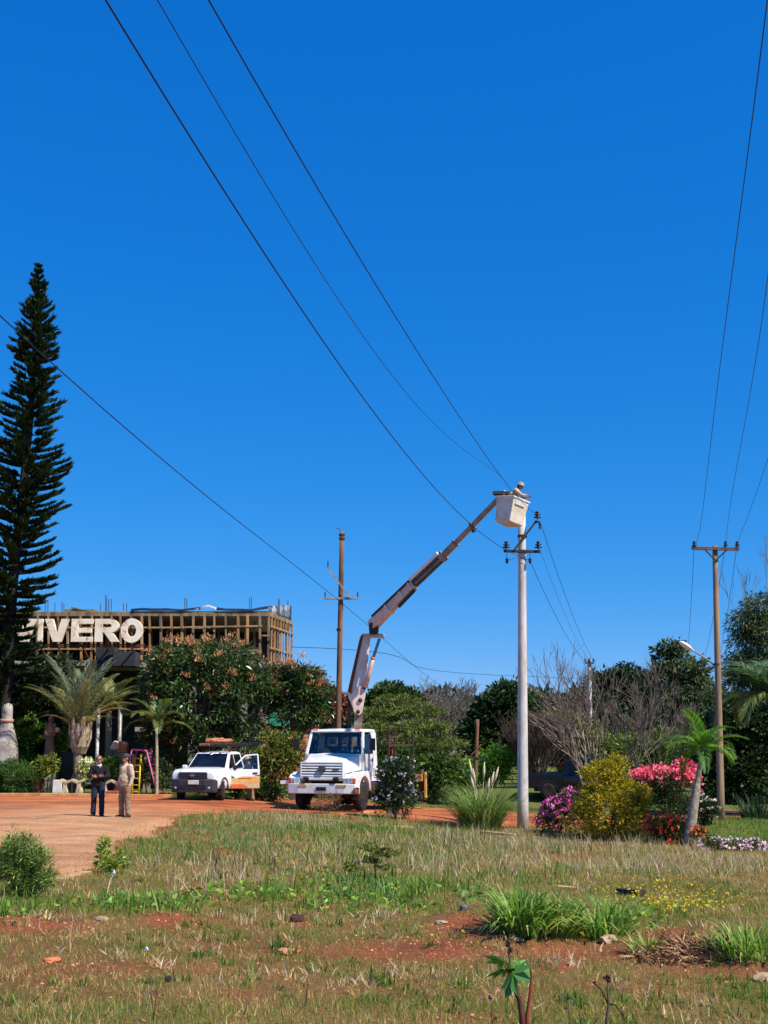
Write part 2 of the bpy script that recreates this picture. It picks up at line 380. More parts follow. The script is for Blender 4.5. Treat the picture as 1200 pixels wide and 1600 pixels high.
def groundmat(name, bumpd=.05, spots=True):
    m = bpy.data.materials.new(name); m.use_nodes = True; t = m.node_tree; n = t.nodes; L = t.links; b = n['Principled BSDF']
    b.inputs['Roughness'].default_value = .95; b.inputs['Specular IOR Level'].default_value = .15
    a = n.new('ShaderNodeAttribute'); a.attribute_name = 'col'; tc = n.new('ShaderNodeTexCoord')
    nz = n.new('ShaderNodeTexNoise'); nz.inputs['Scale'].default_value = 16; nz.inputs['Detail'].default_value = 8; nz.inputs['Roughness'].default_value = .75; L.new(tc.outputs['Object'], nz.inputs[0])
    mr = n.new('ShaderNodeMapRange'); mr.inputs[1].default_value = .3; mr.inputs[2].default_value = .7; mr.inputs[3].default_value = .55; mr.inputs[4].default_value = 1.4; L.new(nz.outputs[0], mr.inputs[0])
    mx = n.new('ShaderNodeMix'); mx.data_type = 'RGBA'; mx.blend_type = 'MULTIPLY'; mx.inputs[0].default_value = 1
    L.new(a.outputs['Color'], mx.inputs[6]); L.new(mr.outputs[0], mx.inputs[7]); L.new(mx.outputs[2], b.inputs['Base Color'])
    bp = n.new('ShaderNodeBump'); bp.inputs['Strength'].default_value = .9; bp.inputs['Distance'].default_value = bumpd; L.new(nz.outputs[0], bp.inputs['Height']); L.new(bp.outputs[0], b.inputs['Normal'])
    return m
tag(npmesh('ground', np.stack([X, Y, Z], -1), quads, Cg.reshape(-1, 3), groundmat('dry_turf_ground'), smooth=True), 'dry olive turf ground with patches of red soil', kind='structure')

# the red dirt road: a sheet on the same grid that dips under the turf at its ragged edge
rm = roadmask(X, Y)
zr = Z + np.clip(rm * .10, -.12, .02)
ruts = fnoise(X * .25, Y, 1.0, 41); lightd = fnoise(X, Y, 3.0, 42)
sel = (rm[:-1,:-1] > -.9) | (rm[1:,1:] > -.9)
fineq = (X[:-1,:-1] >= -24.01) & (X[1:,1:] <= 26.01) & (Y[:-1,:-1] >= 6.9) & (Y[1:,1:] <= 62.01)
q = quads.reshape(ny-1, nx-1, 4)[sel & fineq]
used, invq = np.unique(q, return_inverse=True)
orange = np.array(S(190,110,66)); pale = np.array(S(198,148,106)); deep = np.array(S(138,72,44))
pxr, pyr = project(X, Y, Z)
palem = np.clip(ellmask(pxr, pyr, [(120,1305,200,42,1),(160,1345,140,34,1)], .5) * 1.1, 0, 1) * (.4 + .8 * lightd)
Cr = mixw(np.broadcast_to(orange, X.shape + (3,)), deep, np.clip((ruts - .48) * 4, 0, 1) * .9); Cr = mixw(Cr, pale, np.clip(palem*1.1, 0, 1)); Cr = Cr * (.62 + .76 * fnoise(X, Y * 1.6, .8, 43))[..., None]
rut = 0.022 * (ruts - .5)
tag(npmesh('dirt_road', np.stack([X, Y, zr + rut * (rm > .4)], -1).reshape(-1, 3)[used], invq.reshape(-1, 4), Cr.reshape(-1, 3)[used], groundmat("red_dirt", .07), smooth=True), 'orange red dirt road with wheel ruts', kind='structure')

# kerb in front of the nursery garden
mb = MB(); kp = [foot(p, 50.4) for p in range(-330, 300, 30)]
for a, b in zip(kp[:-1], kp[1:]):
    mb.beam(a + Vector((0,0,.045)), b + Vector((-.012,0,.045)), .16, .17)
tag(mb.build('kerb', pm('dusty_kerb', S(206,150,96), S(178,112,70), 2, .9, bump=.4), bevel=.02), 'dusty orange kerb between road and garden', kind='structure')

# ================================================================== THE BUILDING UNDER CONSTRUCTION
BY = 60.0
TIMBER = pm('timber', S(184,142,92), S(128,94,60), 5, .85, bump=.3, bscale=25, stretch=(1,1,.2))
TIMBER2 = pm('weathered_timber', S(150,128,98), S(98,80,60), 4, .9, bump=.3, stretch=(1,1,.2))
CONC = pm('raw_concrete', S(158,150,138), S(120,112,102), 2, .9, bump=.3, bscale=12)
DARKPANEL = pm('dark_panel', S(40,42,48), S(56,58,64), 1.5, .8)
DARKWALL = pm('dark_wall', S(60,50,44), S(44,36,32), 1.2, .95)
TARPB = pm('black_tarp', S(28,30,36), S(48,52,60), 2, .35); TARPW = pm('white_tarp', S(176,178,182), S(130,134,142), 2, .4)
bx0, bx1 = at(-60, 1000, BY).x, at(419, 1000, BY).x
bl = thing('construction_building', 'unfinished two storey building shored with timber posts and tarps on its roof', 'building', foot(180, BY))
BI = inv(bl); zt = lambda py: at(300, py, BY).z
cR = Vector((bx1, BY, 0)); cB = Vector((at(455, 1000, 64.5).x, 64.5, 0)); zb = bl.location.z
mb = MB()
z0, z1 = zt(961), zt(955)
mb.prism([(bx0, BY), (bx1, BY), (cB.x, cB.y), (cB.x - .6, 70), (bx0, 70)], z0, z1, lambda u, v, t: (u, v, t)); mb.build('roof_slab', CONC, bl, xf=BI)
zf0, zf1 = zt(1042), zt(1032)
mb = MB(); mb.prism([(bx0, BY + .02), (bx1 - .02, BY + .02), (cB.x - .02, cB.y), (cB.x - .6, 69.9), (bx0 + .02, 69.9)], zf0, zf1, lambda u, v, t: (u, v, t)); mb.build('floor_slab', CONC, bl, xf=BI)
mb = MB(); mb.box(((bx0+cB.x)/2 - .5, 69.7, (zb + z0)/2), (cB.x - bx0 - 1.2, .3, z0 - zb - .02)); mb.build('added_back_wall', DARKWALL, bl, xf=BI)  # dark wall added behind the shores to close the storeys into darkness
mb = MB(); mb.box((bx0 + .3, 65, (zb + z0)/2 - .02), (.3, 9, z0 - zb - .06)); mb.build('added_side_wall', DARKWALL, bl, xf=BI)  # dark side wall, also added to keep the inside dark
# the ground floor: a near-black wall paints the shade of the openings between pale columns
mb = MB(); mb.box(((bx0 + bx1)/2, 63.2, (zb + zf0)/2 - .01), (bx1 - bx0 - .8, .2, zf0 - zb - .04)); mb.build('inner_wall', pm('opening_shade', S(34,32,32), S(48,44,42), 1, .8), bl, xf=BI)
for px in (-20, 60, 120, 232, 300, 380, 412):
    p = at(px, 1150, BY + .35); mb = MB(); mb.box((p.x, BY + .35, (zb + zf0)/2), (.3, .3, zf0 - zb + .02)); mb.build('column', CONC, bl, xf=BI)
# front shores and rails
def fpost(px, w, top, bot, y=BY - .02, m=TIMBER):
    px += rnd.uniform(-1.8, 1.8); t = at(px + rnd.uniform(-1.6, 1.6), top, y); b = at(px, bot, y)
    mb = MB(); mb.beam((b.x, y, b.z), (t.x, y, t.z), w, w, up=(0,1,0)); return mb.build('timber_post', m, bl, xf=BI)
posts = [60,76,92,108,126,142,158,174,190,206,222,236,252,268.5,284,301,319,334.5,354,371,387,406]
for i, px in enumerate(posts):
    fpost(px, rnd.uniform(.08,.13), 961.3, 1032, m=TIMBER if i % 3 else TIMBER2)
for i in range(14):
    px = 55 + i * 26.2; fpost(px, .09, 961.5, 1032, BY + 2.4 + (i % 3) * .7, TIMBER2)
for i, px in enumerate((150,168,183,196,262,312,345,381,398)): fpost(px, .07, rnd.uniform(985, 1000), 1032, BY + .5)
def frail(pa, pb, py, w, y=BY - .085, m=TIMBER, tilt=0):
    a = at(pa, py, y); b = at(pb, py + tilt, y); mb = MB(); mb.beam(a, b, w * .7, w, up=(0,0,1)); return mb.build('timber_rail', m, bl, xf=BI)
frail(50, 160, 980, .08, tilt=1); frail(158, 290, 980.5, .08, y=BY-.14); frail(286, 410, 980, .08, tilt=-2); frail(60, 225, 1014, .08); frail(222, 405, 1016, .08, y=BY-.14)
frail(300, 352, 982, .06, y=BY-.2, m=TIMBER2, tilt=-3); frail(405, 428, 993, .08, y=BY-.2, m=TIMBER2)
mb = MB(); mb.box(((bx0+bx1)/2, BY - .03, zt(959.5)), (bx1 - bx0 + .1, .05, .2)); mb.build('formwork_board', TIMBER2, bl, xf=BI)
mb = MB(); mb.beam((bx1 + .03, BY, zt(959.5)), (cB.x + .03, cB.y, zt(959.5)), .05, .2); mb.build('formwork_board', TIMBER2, bl, xf=BI)
for i in range(9):
    t = i / 8; p = cR.lerp(cB, t); mb = MB(); mb.beam((p.x + .02, p.y, zt(1060)), (p.x + .02, p.y, z0 - .01), .07 if i % 2 else .11, .08, up=(0,1,0)); mb.build('timber_post', (TIMBER, TIMBER2)[i % 3 == 0], bl, xf=BI)
for z in (978, 1012, 1045):
    mb = MB(); mb.beam((cR.x + .1, cR.y, zt(z)), (cB.x + .1, cB.y, zt(z)), .05, .09); mb.build('timber_rail', TIMBER, bl, xf=BI)
# rebar stubs and roof tarp
for px, top in ((71,934),(75,937),(86,942),(97,940),(100,944),(157,943),(165,929),(167,932),(170,936),(174,936),(193,942),(198,943),(289,934),(292,935),(390,934),(393,933),(435,935),(437,937),(450,938)):
    y = BY + 1.2 + rnd.uniform(0, 1.5); a = at(px, 954, y); b = at(px, top, y)
    mb = MB(); mb.tube([(a.x, y, z1 - .02), b], .02, 5); mb.build('rebar', DARKSTEEL, bl, xf=BI)
def tarp(pts, m, dy=1.2, nm='roof_tarp'):
    mb = MB(); rows = []
    for j in range(5):
        rows.append([at(px + rnd.uniform(-1, 1), py + (3.2 if j in (0, 4) else rnd.uniform(-.6, .8)), BY - .12 + j * dy / 4) for px, py in pts])
    n = len(pts); vs = [v for r in rows for v in r]
    for v in vs: v.z = max(v.z, z1 + .005)
    mb.add(vs, [(j*n+i, j*n+i+1, (j+1)*n+i+1, (j+1)*n+i) for j in range(4) for i in range(n-1)])
    o = mb.build(nm, m, bl, True, xf=BI); s = o.modifiers.new('solid', 'SOLIDIFY'); s.thickness = .02; return o
tarp([(205,951.5),(222,950),(240,951),(262,950.5),(285,951.5),(300,949.5),(312,948)], TARPB); tarp([(310,950),(318,946),(326,945.2),(334,948),(342,951)], TARPW, 1.0)
tarp([(338,949),(352,950.5),(372,951),(392,951.5),(404,949.5),(415,947.5),(426,947)], TARPB, 1.5)
mb = MB()
pp = [(421,946.5,60.6),(432,946.5,61.6),(446,945.8,63.2),(455.5,946.5,64.2)]; qq = [(421,957,60.3),(433,961,61.6),(446,966,63.2),(455,970,64.4)]
mb.add([at(*p) for p in pp] + [at(p[0] + .5, p[1], p[2] - .06 + .12 * (i % 2)) for i, p in enumerate([(421,952,60.5),(433,954,61.5),(445,958,63.2),(455,957,64.3)])] + [at(*p) for p in qq], [(0,1,5,4),(1,2,6,5),(2,3,7,6),(4,5,9,8),(5,6,10,9),(6,7,11,10)])
o = mb.build('hanging_tarp', pm('grey_white_tarp', S(150,152,158), S(48,52,60), 1.3, .45, lo=.45, hi=.55), bl, True, xf=BI); o.modifiers.new('solid', 'SOLIDIFY').thickness = .02
mb = MB(); mb.prism([at(113, 949, BY+.4).xz, at(146, 955, BY+.4).xz, at(146, 956.5, BY+.4).xz, at(112, 951, BY+.4).xz], BY + .2, BY + .7); mb.build('loose_plank', TIMBER2, bl, xf=BI)
mb = MB(); mb.box((at(126, 955, BY+.5).x, BY+.5, z1 + .06), (1.5, .5, .12)); mb.build('board_stack', TIMBER2, bl, xf=BI)
# dark sign box and braces under the letters
for (a, b, c, d, y) in ((150,176,1010,1040,58.6),(178,211,1018,1041,58.8)):
    p, q2 = at(a, c, y), at(b, d, y); mb = MB(); mb.box(((p.x+q2.x)/2, y + .6, (p.z+q2.z)/2), (q2.x-p.x, 1.2, p.z-q2.z)); mb.build('dark_panel', DARKPANEL, bl, xf=BI, bevel=.02)
p, q2 = at(108, 1033, 59), at(146, 1040, 59); mb = MB(); mb.box(((p.x+q2.x)/2, 59.5, (p.z+q2.z)/2), (q2.x-p.x, 1.0, p.z-q2.z)); mb.build('concrete_lintel', CONC, bl, xf=BI)
p, q2 = at(211, 1136, 58.8), at(246, 1143, 58.8); mb = MB(); mb.box(((p.x+q2.x)/2, 59.4, (p.z+q2.z)/2), (q2.x-p.x, 1.2, p.z-q2.z)); mb.build('concrete_canopy', CONC, bl, xf=BI)

# ------------------------------------------------------------------ sign: V I V E R O
SY = 57.6
sg = thing('letter_sign', 'large rusty cream block letters reading VIVERO in front of the unfinished building', 'sign', foot(120, SY)); SI = inv(sg)
LM = pm('rusty_cream_letter', S(244,234,214), S(228,208,180), 1.6, .6, c3=S(160,100,62), s3=1.4, t3=.555, bump=.1)
def arc(cx, cy, rx, ry, a0, a1, n): return [(cx + rx*math.cos(R(a0 + (a1-a0)*i/n)), cy + ry*math.sin(R(a0 + (a1-a0)*i/n))) for i in range(n+1)]
def strip(mb, outer, inner, f, closed=False):
    n = len(outer); vs = [f(u, v, 0) for u, v in outer] + [f(u, v, 0) for u, v in inner] + [f(u, v, .22) for u, v in outer] + [f(u, v, .22) for u, v in inner]
    fs = []
    for i in range(n if closed else n-1):
        j = (i+1) % n
        fs += [(i, j, n+j, n+i), (2*n+i, 3*n+i, 3*n+j, 2*n+j), (i, 2*n+i, 2*n+j, j), (n+i, n+j, 3*n+j, 3*n+i)]
    mb.add(vs, fs)
def letter(ch, xa, xb, ya=1003, yb=967):
    p, q2 = at(xa, ya, SY), at(xb, yb, SY)
    f = lambda u, v, t: (p.x + (q2.x-p.x)*u, SY + t, p.z + (q2.z-p.z)*v)
    mb = MB()
    if ch == 'V': mb.prism([(0,1),(.34,1),(.52,.38),(.68,1),(1,1),(.7,0),(.36,0)], 0, .22, f)
    if ch == 'I': mb.prism([(0,0),(1,0),(1,1),(0,1)], 0, .22, f)
    if ch == 'E': mb.prism([(0,0),(1,0),(1,.22),(.34,.22),(.34,.4),(.95,.4),(.95,.6),(.34,.6),(.34,.78),(1,.78),(1,1),(0,1)], 0, .22, f)
    if ch == 'R':
        mb.prism([(0,0),(.32,0),(.32,1),(0,1)], 0, .22, f)
        strip(mb, [(.32,1)] + arc(.62,.70,.36,.30,90,-90,10) + [(.32,.40)], [(.32,.78)] + arc(.56,.70,.12,.08,90,-90,10) + [(.32,.62)], f)
        mb.prism([(.38,.399),(.74,.399),(1.02,0),(.66,0)], 0, .22, f)
    if ch == 'O': strip(mb, arc(.5,.49,.5,.53,0,345,23), arc(.5,.49,.2,.26,0,345,23), f, True)
    return mb.build('letter', LM, sg, xf=SI, bevel=.012)
for ch, a, b in (('V',17,57),('I',58,67),('V',68,108),('E',110,146),('R',147,187),('O',187.5,223.5)): letter(ch, a, b)
for py, w in ((1007.5, .07), (1010.5, .05), (985, .05)):
    a, b = at(10, py, SY + .3), at(226, py, SY + .3); mb = MB(); mb.beam((a.x, SY+.3, a.z), (b.x, SY+.3, a.z), .07, w); mb.build('support_rail', RUST, sg, xf=SI)
for px in (20, 62, 90, 128, 167, 205):
    a, b = at(px, 970, SY + .38), at(px, 1010, SY + .38); mb = MB(); mb.beam((a.x, SY+.38, a.z), (a.x, SY+.38, b.z), .06); mb.build('support_strut', RUST, sg, xf=SI)
    mb = MB(); mb.beam((a.x, SY+.38, b.z + .1), (a.x, BY + .05, zf1 - .05), .06); mb.build('support_strut', RUST, sg, xf=SI)

# ------------------------------------------------------------------ house glimpsed behind the mango trees
hp = foot(446, 66); hs = thing('small_house', 'small brick house with green roof behind the mango trees', 'house', hp); HI = inv(hs)
a, b = at(410, 1128, 66), at(474, 1240, 66); hz = at(440, 1133, 66).z
mb = MB(); mb.box(((a.x+b.x)/2, 68, (hz + hp.z)/2), (b.x-a.x, 4, hz - hp.z)); mb.build('wall', pm('brick_wall', S(190,120,84), S(160,98,70), 3, .9), hs, xf=HI)
mb = MB(); rz = at(440, 1112, 66).z
mb.add([(a.x-.3, 65.6, hz-.05), (b.x+.3, 65.6, hz-.05), (b.x+.3, 68, rz), (a.x-.3, 68, rz), (b.x+.3, 70.4, hz-.05), (a.x-.3, 70.4, hz-.05)], [(0,1,2,3),(3,2,4,5),(0,3,5),(1,4,2),(0,5,4,1)])
mb.build('roof', pm('green_roof', S(40,112,84), S(30,92,70), 2, .5), hs, xf=HI)
for px in (432, 460):
    c = at(px, 1146, 65.97); mb = MB(); mb.box((c.x, 65.97, c.z), (.8, .05, .9)); w = mb.build('window', pm('white_frame', S(225,222,214)), hs, xf=HI)
    mb = MB(); mb.box((c.x, 65.93, c.z), (.64, .04, .74)); mb.build('pane', DARKGLASS, w, xf=HI)

# ================================================================== POLES
CONCPOLE = pm('pole_concrete', S(204,198,192), S(178,170,162), 3, .85, bump=.25, bscale=20, c3=S(150,126,104), s3=2.2, t3=.66, stretch=(1,1,.35))
WOODPOLE = pm('pole_wood', S(160,132,104), S(122,98,76), 4, .9, bump=.4, stretch=(1,1,.15))
OLDPOLE = pm('old_pole_wood', S(134,96,68), S(88,62,46), 4, .9, bump=.4, stretch=(1,1,.15))
INSUL = pm('brown_porcelain', S(48,32,30), S(34,24,24), 3, .25, spec=.6)
IRON = pm('black_iron', S(42,38,38), S(60,48,42), 5, .7)
GALV = pm('galvanised_arm', S(150,146,144), S(112,104,98), 3, .6)
PIN = [(.012,-.14),(.012,.0)]
SHED = [(.03,-.02),(.06,-.01),(.125,.0),(.12,.025),(.05,.05),(.045,.07),(.1,.085),(.095,.11),(.045,.13),(.04,.15),(.075,.165),(.07,.19),(.03,.21),(.02,.215)]
def insulator(root, I, p, k=1.0, pin=.16):
    mb = MB(); mb.lathe([(.05*k, 0)] + [(r*k, z*k) for r, z in SHED[1:]], 12, p); o = mb.build('insulator', INSUL, root, True, xf=I)
    mb = MB(); mb.tube([Vector(p) + Vector((0,0,-pin)), Vector(p) + Vector((0,0,.02))], .014, 6); mb.build('pin', IRON, o, xf=I)
    return o
def pole(name, label, px0, Y, px1, pytop, r0, r1, m, hole=0):
    b = foot(px0, Y); t = at(px1, pytop, Y); rt = thing(name, label, 'utility pole', b); I = inv(rt)
    b2 = b + (b - t).normalized() * .4
    mb = MB(); k = 9
    pts = [b2.lerp(t, i/k) for i in range(k+1)]
    mb.tube(pts, [r0 + (r1-r0)*i/k for i in range(k+1)], 14); mb.build('shaft', m, rt, True, xf=I)
    return rt, I, b, t
# main concrete pole
PY0 = 42.0
mp, MI, mb_, mt_ = pole('utility_pole', 'pale concrete pole with cross arm beside the raised bucket', 817, PY0, 815.5, 796, .195, .125, CONCPOLE)
az = at(815, 861.5, PY0)
def arm(root, I, a, b, w, m, nm='cross_arm'):
    mb = MB(); mb.beam(a, b, w, w*1.1); return mb.build(nm, m, root, xf=I, bevel=.006)
fy = PY0 - .2
arm(mp, MI, at(787, 861, fy), at(844.5, 862, fy), .085, IRON)
mb = MB(); mb.beam(at(803, 860, fy - .07), at(838, 814, fy - .07), .05, .07); mb.beam(at(836, 815.5, fy - .07), at(843.5, 816, fy - .07), .05, .07); mb.build('brace', IRON, mp, xf=MI)
mb = MB(); mb.lathe([(.17,-.05),(.17,.05)], 14, at(816, 862, PY0)); mb.build('clamp', IRON, mp, xf=MI)
mb = MB(); mb.lathe([(.165,-.04),(.165,.04)], 14, at(816, 838, PY0)); mb.build('clamp', IRON, mp, xf=MI)
INS_L, INS_R, INS_T = at(791, 856, fy), at(841, 856, fy), at(839.5, 809, fy - .07)
for p in (INS_L, INS_R, INS_T): insulator(mp, MI, p, 1.1)
DEADS = []
for px, py in ((792,863),(828,863)):
    a = at(px, py, fy); b = at(px, py + 9, fy); mb = MB(); mb.tube([a, b], .012, 5); mb.lathe([(.02,0),(.06,-.03),(.06,-.06),(.03,-.08),(.06,-.11),(.05,-.15),(.015,-.2)], 8, b); mb.build('hanging_insulator', INSUL, mp, xf=MI); DEADS.append(b + Vector((0,0,-.1)))
a = at(843.5, 816, fy - .07); mb = MB(); mb.lathe([(.015,0),(.05,-.05),(.05,-.11),(.025,-.14),(.05,-.18),(.015,-.25)], 8, a); mb.build('hanging_insulator', INSUL, mp, xf=MI)
# right wooden pole with street lamp
RY = 42.0
rp, RI, rb_, rt_ = pole('utility_pole', 'wooden pole carrying a street lamp and cross arm above the azaleas', 1127, RY, 1117, 853, .13, .09, WOODPOLE)
fy2 = RY - .13
arm(rp, RI, at(1081, 856.5, fy2), at(1155, 858, fy2), .10, pm('arm_wood', S(120,92,74), S(88,66,54), 4, .9))
for px in (1101, 1137):
    mb = MB(); mb.beam(at(px, 858, fy2 - .05), at(1118, 876, fy2 - .02), .03, .05); mb.build('brace', IRON, rp, xf=RI)
RINS = [at(1085, 853, fy2), at(1134, 853, fy2), at(1152, 853.5, fy2)]
for p in RINS: insulator(rp, RI, p, .8, .1)
la, lb = at(1115, 1038, RY), at(1079, 1014, RY - .2)
mb = MB(); mb.tube([la, la.lerp(lb, .5) + Vector((0,0,.02)), lb], .03, 8); lam = mb.build('lamp_arm', GALV, rp, True, xf=RI)
mb = MB(); ld = (lb - la).normalized(); qd = ld.to_track_quat('Z', 'Y').to_matrix()
mb.lathe([(.03,-.1),(.06,0),(.13,.12),(.15,.3),(.11,.46),(.03,.52)], 12, lb - ld*.05, qd @ Matrix.Diagonal((1,.6,1))); mb.build('lamp_head', pm('lamp_white', S(228,228,224), rough=.4), rp, True, xf=RI)
mb = MB(); mb.lathe([(.125,-.03),(.125,.03)], 14, at(1119.5, 1038, RY)); mb.build('clamp', IRON, rp, xf=RI)
# old wooden pole behind the truck
OY = 52.0
op, OI, ob_, ot_ = pole('utility_pole', 'dark weathered wooden pole with bare steel arms behind the truck cab', 526, OY, 534.5, 831, .135, .1, OLDPOLE)
fy3 = OY - .16
arm(op, OI, at(506, 935, fy3), at(560, 935, fy3), .09, GALV)
mb = MB(); mb.beam(at(512, 887, fy3 - .09), at(548, 935, fy3 - .09), .06, .08); mb.build('brace', GALV, op, xf=OI)
for px, py in ((508,935),(559,935),(512.5,887)):
    mb = MB(); mb.tube([at(px, py, fy3 - .02), at(px, py - 10, fy3 - .02)], .028, 6); mb.build('pin', IRON, op, xf=OI)
mb = MB(); mb.tube([at(534.5, 833, OY), at(530, 826, OY), at(525, 826, OY)], .015, 5); mb.build('top_wire', IRON, op, xf=OI)
for py in (836, 842, 984): 
    mb = MB(); mb.lathe([(.13,-.05),(.13,.05)], 12, at(534.2 if py < 900 else 530.4, py, OY)); mb.build('band', IRON, op, xf=OI)
# far poles
fp, FI, fb_, ft_ = pole('utility_pole', 'far pale concrete pole rising through the leafless tree', 922.5, 87, 921, 1031, .2, .13, CONCPOLE)
arm(fp, FI, at(914, 1036, 86.8), at(928, 1036, 86.8), .09, IRON)
for px in (914.6, 921, 927.5): insulator(fp, FI, at(px, 1033.5, 86.8), 1, .14)
sp, SPI, _, _ = pole('utility_pole', 'short dark pole with single arm behind the pampas grass', 742, 62, 746, 1124, .12, .09, OLDPOLE)
arm(sp, SPI, at(731, 1184, 61.9), at(760, 1184, 61.9), .07, IRON)
mb = MB(); mb.beam(at(736, 1180, 61.88), at(752, 1163, 61.88), .06); mb.build('brace', OLDPOLE, sp, xf=SPI)

# ------------------------------------------------------------------ wires
WIRE = pm('wire_black', S(26,24,34), S(34,30,38), 2, .5, .3)
def wire(label, pts, r=.008, n=36, group=None):
    """smooth curve through a few 3-D points (Lagrange in chord length)"""
    pts = [Vector(p) for p in pts]; t = [0.0]
    for a, b in zip(pts[:-1], pts[1:]): t.append(t[-1] + (b - a).length)
    out = []
    for i in range(n + 1):
        u = t[-1] * i / n; p = Vector((0,0,0))
        for j in range(len(pts)):
            w = 1.0
            for k in range(len(pts)):
                if k != j: w *= (u - t[k]) / (t[j] - t[k])
            p += pts[j] * w
        out.append(p)
    mb = MB(); mb.tube(out, r, 5); o = mb.build('power_line', WIRE, None, True, loc=out[0]); return tag(o, label, 'power line', group)
def sagged(a, b, s): 
    a, b = Vector(a), Vector(b); return [a, a.lerp(b, .5) - Vector((0,0,s)), b]
# overhead span from the concrete pole, over the camera's left shoulder
def over(p0, px, py, h, mid=None, back=34, sag=.35):
    q0 = atz(px, py, h); d = (q0 - p0); e = q0 + Vector((d.x, d.y, 0)).normalized() * back; e.z = h + back * .035
    m = [atz(mid[0], mid[1], mid[2])] if mid else []
    return [p0] + m + [q0, e]
def spanpts(p0, pxs, h_end, dip):
    """wire through the photograph points pxs: distances come from a vertical plane over the line of poles"""
    out = [p0]; e = atz(*pxs[-1], h_end); n = Vector((e.y - p0.y, -(e.x - p0.x), 0))
    for px, py in pxs:
        d = Vector(ray(px, py)); o = Vector((0,0,EYE)); k = n.dot(p0 - o) / n.dot(d); out.append(o + d * k)
    d = out[-1] - out[-2]; out.append(out[-1] + d.normalized() * 5 + Vector((0,0,.25)))
    return out
wire('thick lower power line from the left insulator of the concrete pole', spanpts(DEADS[1], [(785,856),(715,800),(450,452),(165,0)], 8.2, .4), .0085)
wire('thin middle power line of the three above the raised boom', spanpts(at(786, 748, PY0), [(715,695),(550,500),(246,0)], 8.9, .4), .0055)
wire('upper power line from the top insulator of the concrete pole', spanpts(INS_T + Vector((0,0,.12)), [(798,764),(615,490),(326,0)], 9.4, .4), .0085)
wire('long lone power line slanting down past the conifer behind the old pole', [atz(-60,438,8.4), atz(87,573,8.2), atz(350,797,8.0), at(536,944,52.3), at(772,1076,112)], .011)
wire('thin wire running from the old pole to the treetops', [at(455,1011,52.4), at(531,1014,52.3), at(640,1036,62), at(800,1056,76), at(900,1062,88)], .012)
wire('jumper wire between insulators of the concrete pole', [DEADS[0], at(806,872,fy), DEADS[1]], .007)
fi = [at(px, 1032, 86.8) for px in (914.6, 921, 927.5)]
wire('power line from the top insulator to the far concrete pole', sagged(INS_T + Vector((.1,0,-.15)), fi[2], .5), .010)
wire('power line from the hanging insulator to the far concrete pole', sagged(DEADS[1], fi[0], .5), .010)
wire('thin middle power line from the concrete pole to the far pole', sagged(INS_R + Vector((0,0,.1)), fi[1], .5), .006)
wire('long power line from the left insulator of the wooden lamp pole going overhead', spanpts(RINS[0] + Vector((0,0,.1)), [(1124,580),(1150,380),(1199,0)], 8.9, .4), .0065)
wire('power line from the middle insulator of the wooden lamp pole', [RINS[1] + Vector((0,0,.1)), at(1178,580,21.5), at(1200,430,16), at(1232,100,9.9)], .0065)
wire('power line from the right end insulator of the wooden lamp pole', [RINS[2] + Vector((0,0,.1)), at(1186,758,32), at(1225,640,22), at(1330,330,13)], .0065)
for i, (nm, px, py) in enumerate((('left', 1071, 1030), ('middle', 1094, 1030), ('right end', 1118, 1030))):
    wire(f'far power line leaving the {nm} insulator of the wooden lamp pole towards the trees', sagged(RINS[i] + Vector((0,0,.08)), at(px, py + 18, 86), .5), .009)

# ================================================================== BUCKET TRUCK
CHROME = pm('chrome', S(200,200,200), rough=.2, metal=1)
LAMP = pm('headlight_glass', S(190,196,204), S(140,146,156), 9, .12, spec=.8)
AMBER = pm('amber_lens', S(222,96,26), S(196,78,20), 4, .25); REDLENS = pm('red_lens', S(160,24,22), rough=.25)
INTERIOR = pm('cab_interior', S(44,42,42), S(60,56,54), 4, .9)
WORNWHITE = pm('worn_white_steel', S(226,214,202), S(204,180,164), 2.4, .55, c3=S(140,72,48), s3=1.6, t3=.56, bump=.1)
WORNPINK = pm('worn_pinkish_steel', S(222,196,182), S(204,176,160), 2.0, .6, c3=S(140,78,58), s3=2.2, t3=.64, bump=.1)
OCHRE = pm('ochre_paint', S(206,168,92), S(176,132,66), 3, .6, c3=S(110,66,42), s3=2.5, t3=.6)
def wheel(root, x, y, r, w, rimm, name='wheel', lugs=8, sgn=1, rotm=None):
    ax = Matrix.Rotation(R(90), 3, 'Y'); ax = (rotm @ ax) if rotm is not None else ax
    mb = MB(); mb.lathe([(r*.58,-w/2),(r*.9,-w/2),(r,-w*.36),(r,w*.36),(r*.9,w/2),(r*.58,w/2)], 28, (x, y, r), ax); t = mb.build('wheel', RUBBER, root, True)
    mb = MB(); mb.lathe([(r*.57,-w*.3),(r*.585,-w*.46),(r*.6,w*.46),(r*.5,w*.44),(r*.42,w*.2),(r*.24,w*.22),(r*.2,w*.42),(r*.05,w*.44)] if sgn > 0 else [(r*.05,-w*.44),(r*.2,-w*.42),(r*.24,-w*.22),(r*.42,-w*.2),(r*.5,-w*.44),(r*.6,-w*.46),(r*.585,w*.46),(r*.57,w*.3)], 24, (x, y, r), ax); mb.build('rim', rimm, t, True)
    mb = MB()
    for i in range(40):      # tread blocks
        a = 2*math.pi*i/40; c = Vector((x, y, r)) + (ax @ Vector((r*math.cos(a), r*math.sin(a), 0)))
        mb.box(c, (w*.66, .035, .03) , (rotm if rotm is not None else Matrix.Identity(3)) @ Matrix.Rotation(a if False else -a, 3, 'X') @ Matrix.Identity(3))
    mb.build('tread', RUBBER, t)
    return t
tp = foot(500.5, 44.3)
TR = thing('bucket_truck', 'white hooded utility truck with raised folding boom and bucket', 'truck', tp, R(-18.5)); TR.scale = (1.10, 1, 1)
WI = inv(TR)
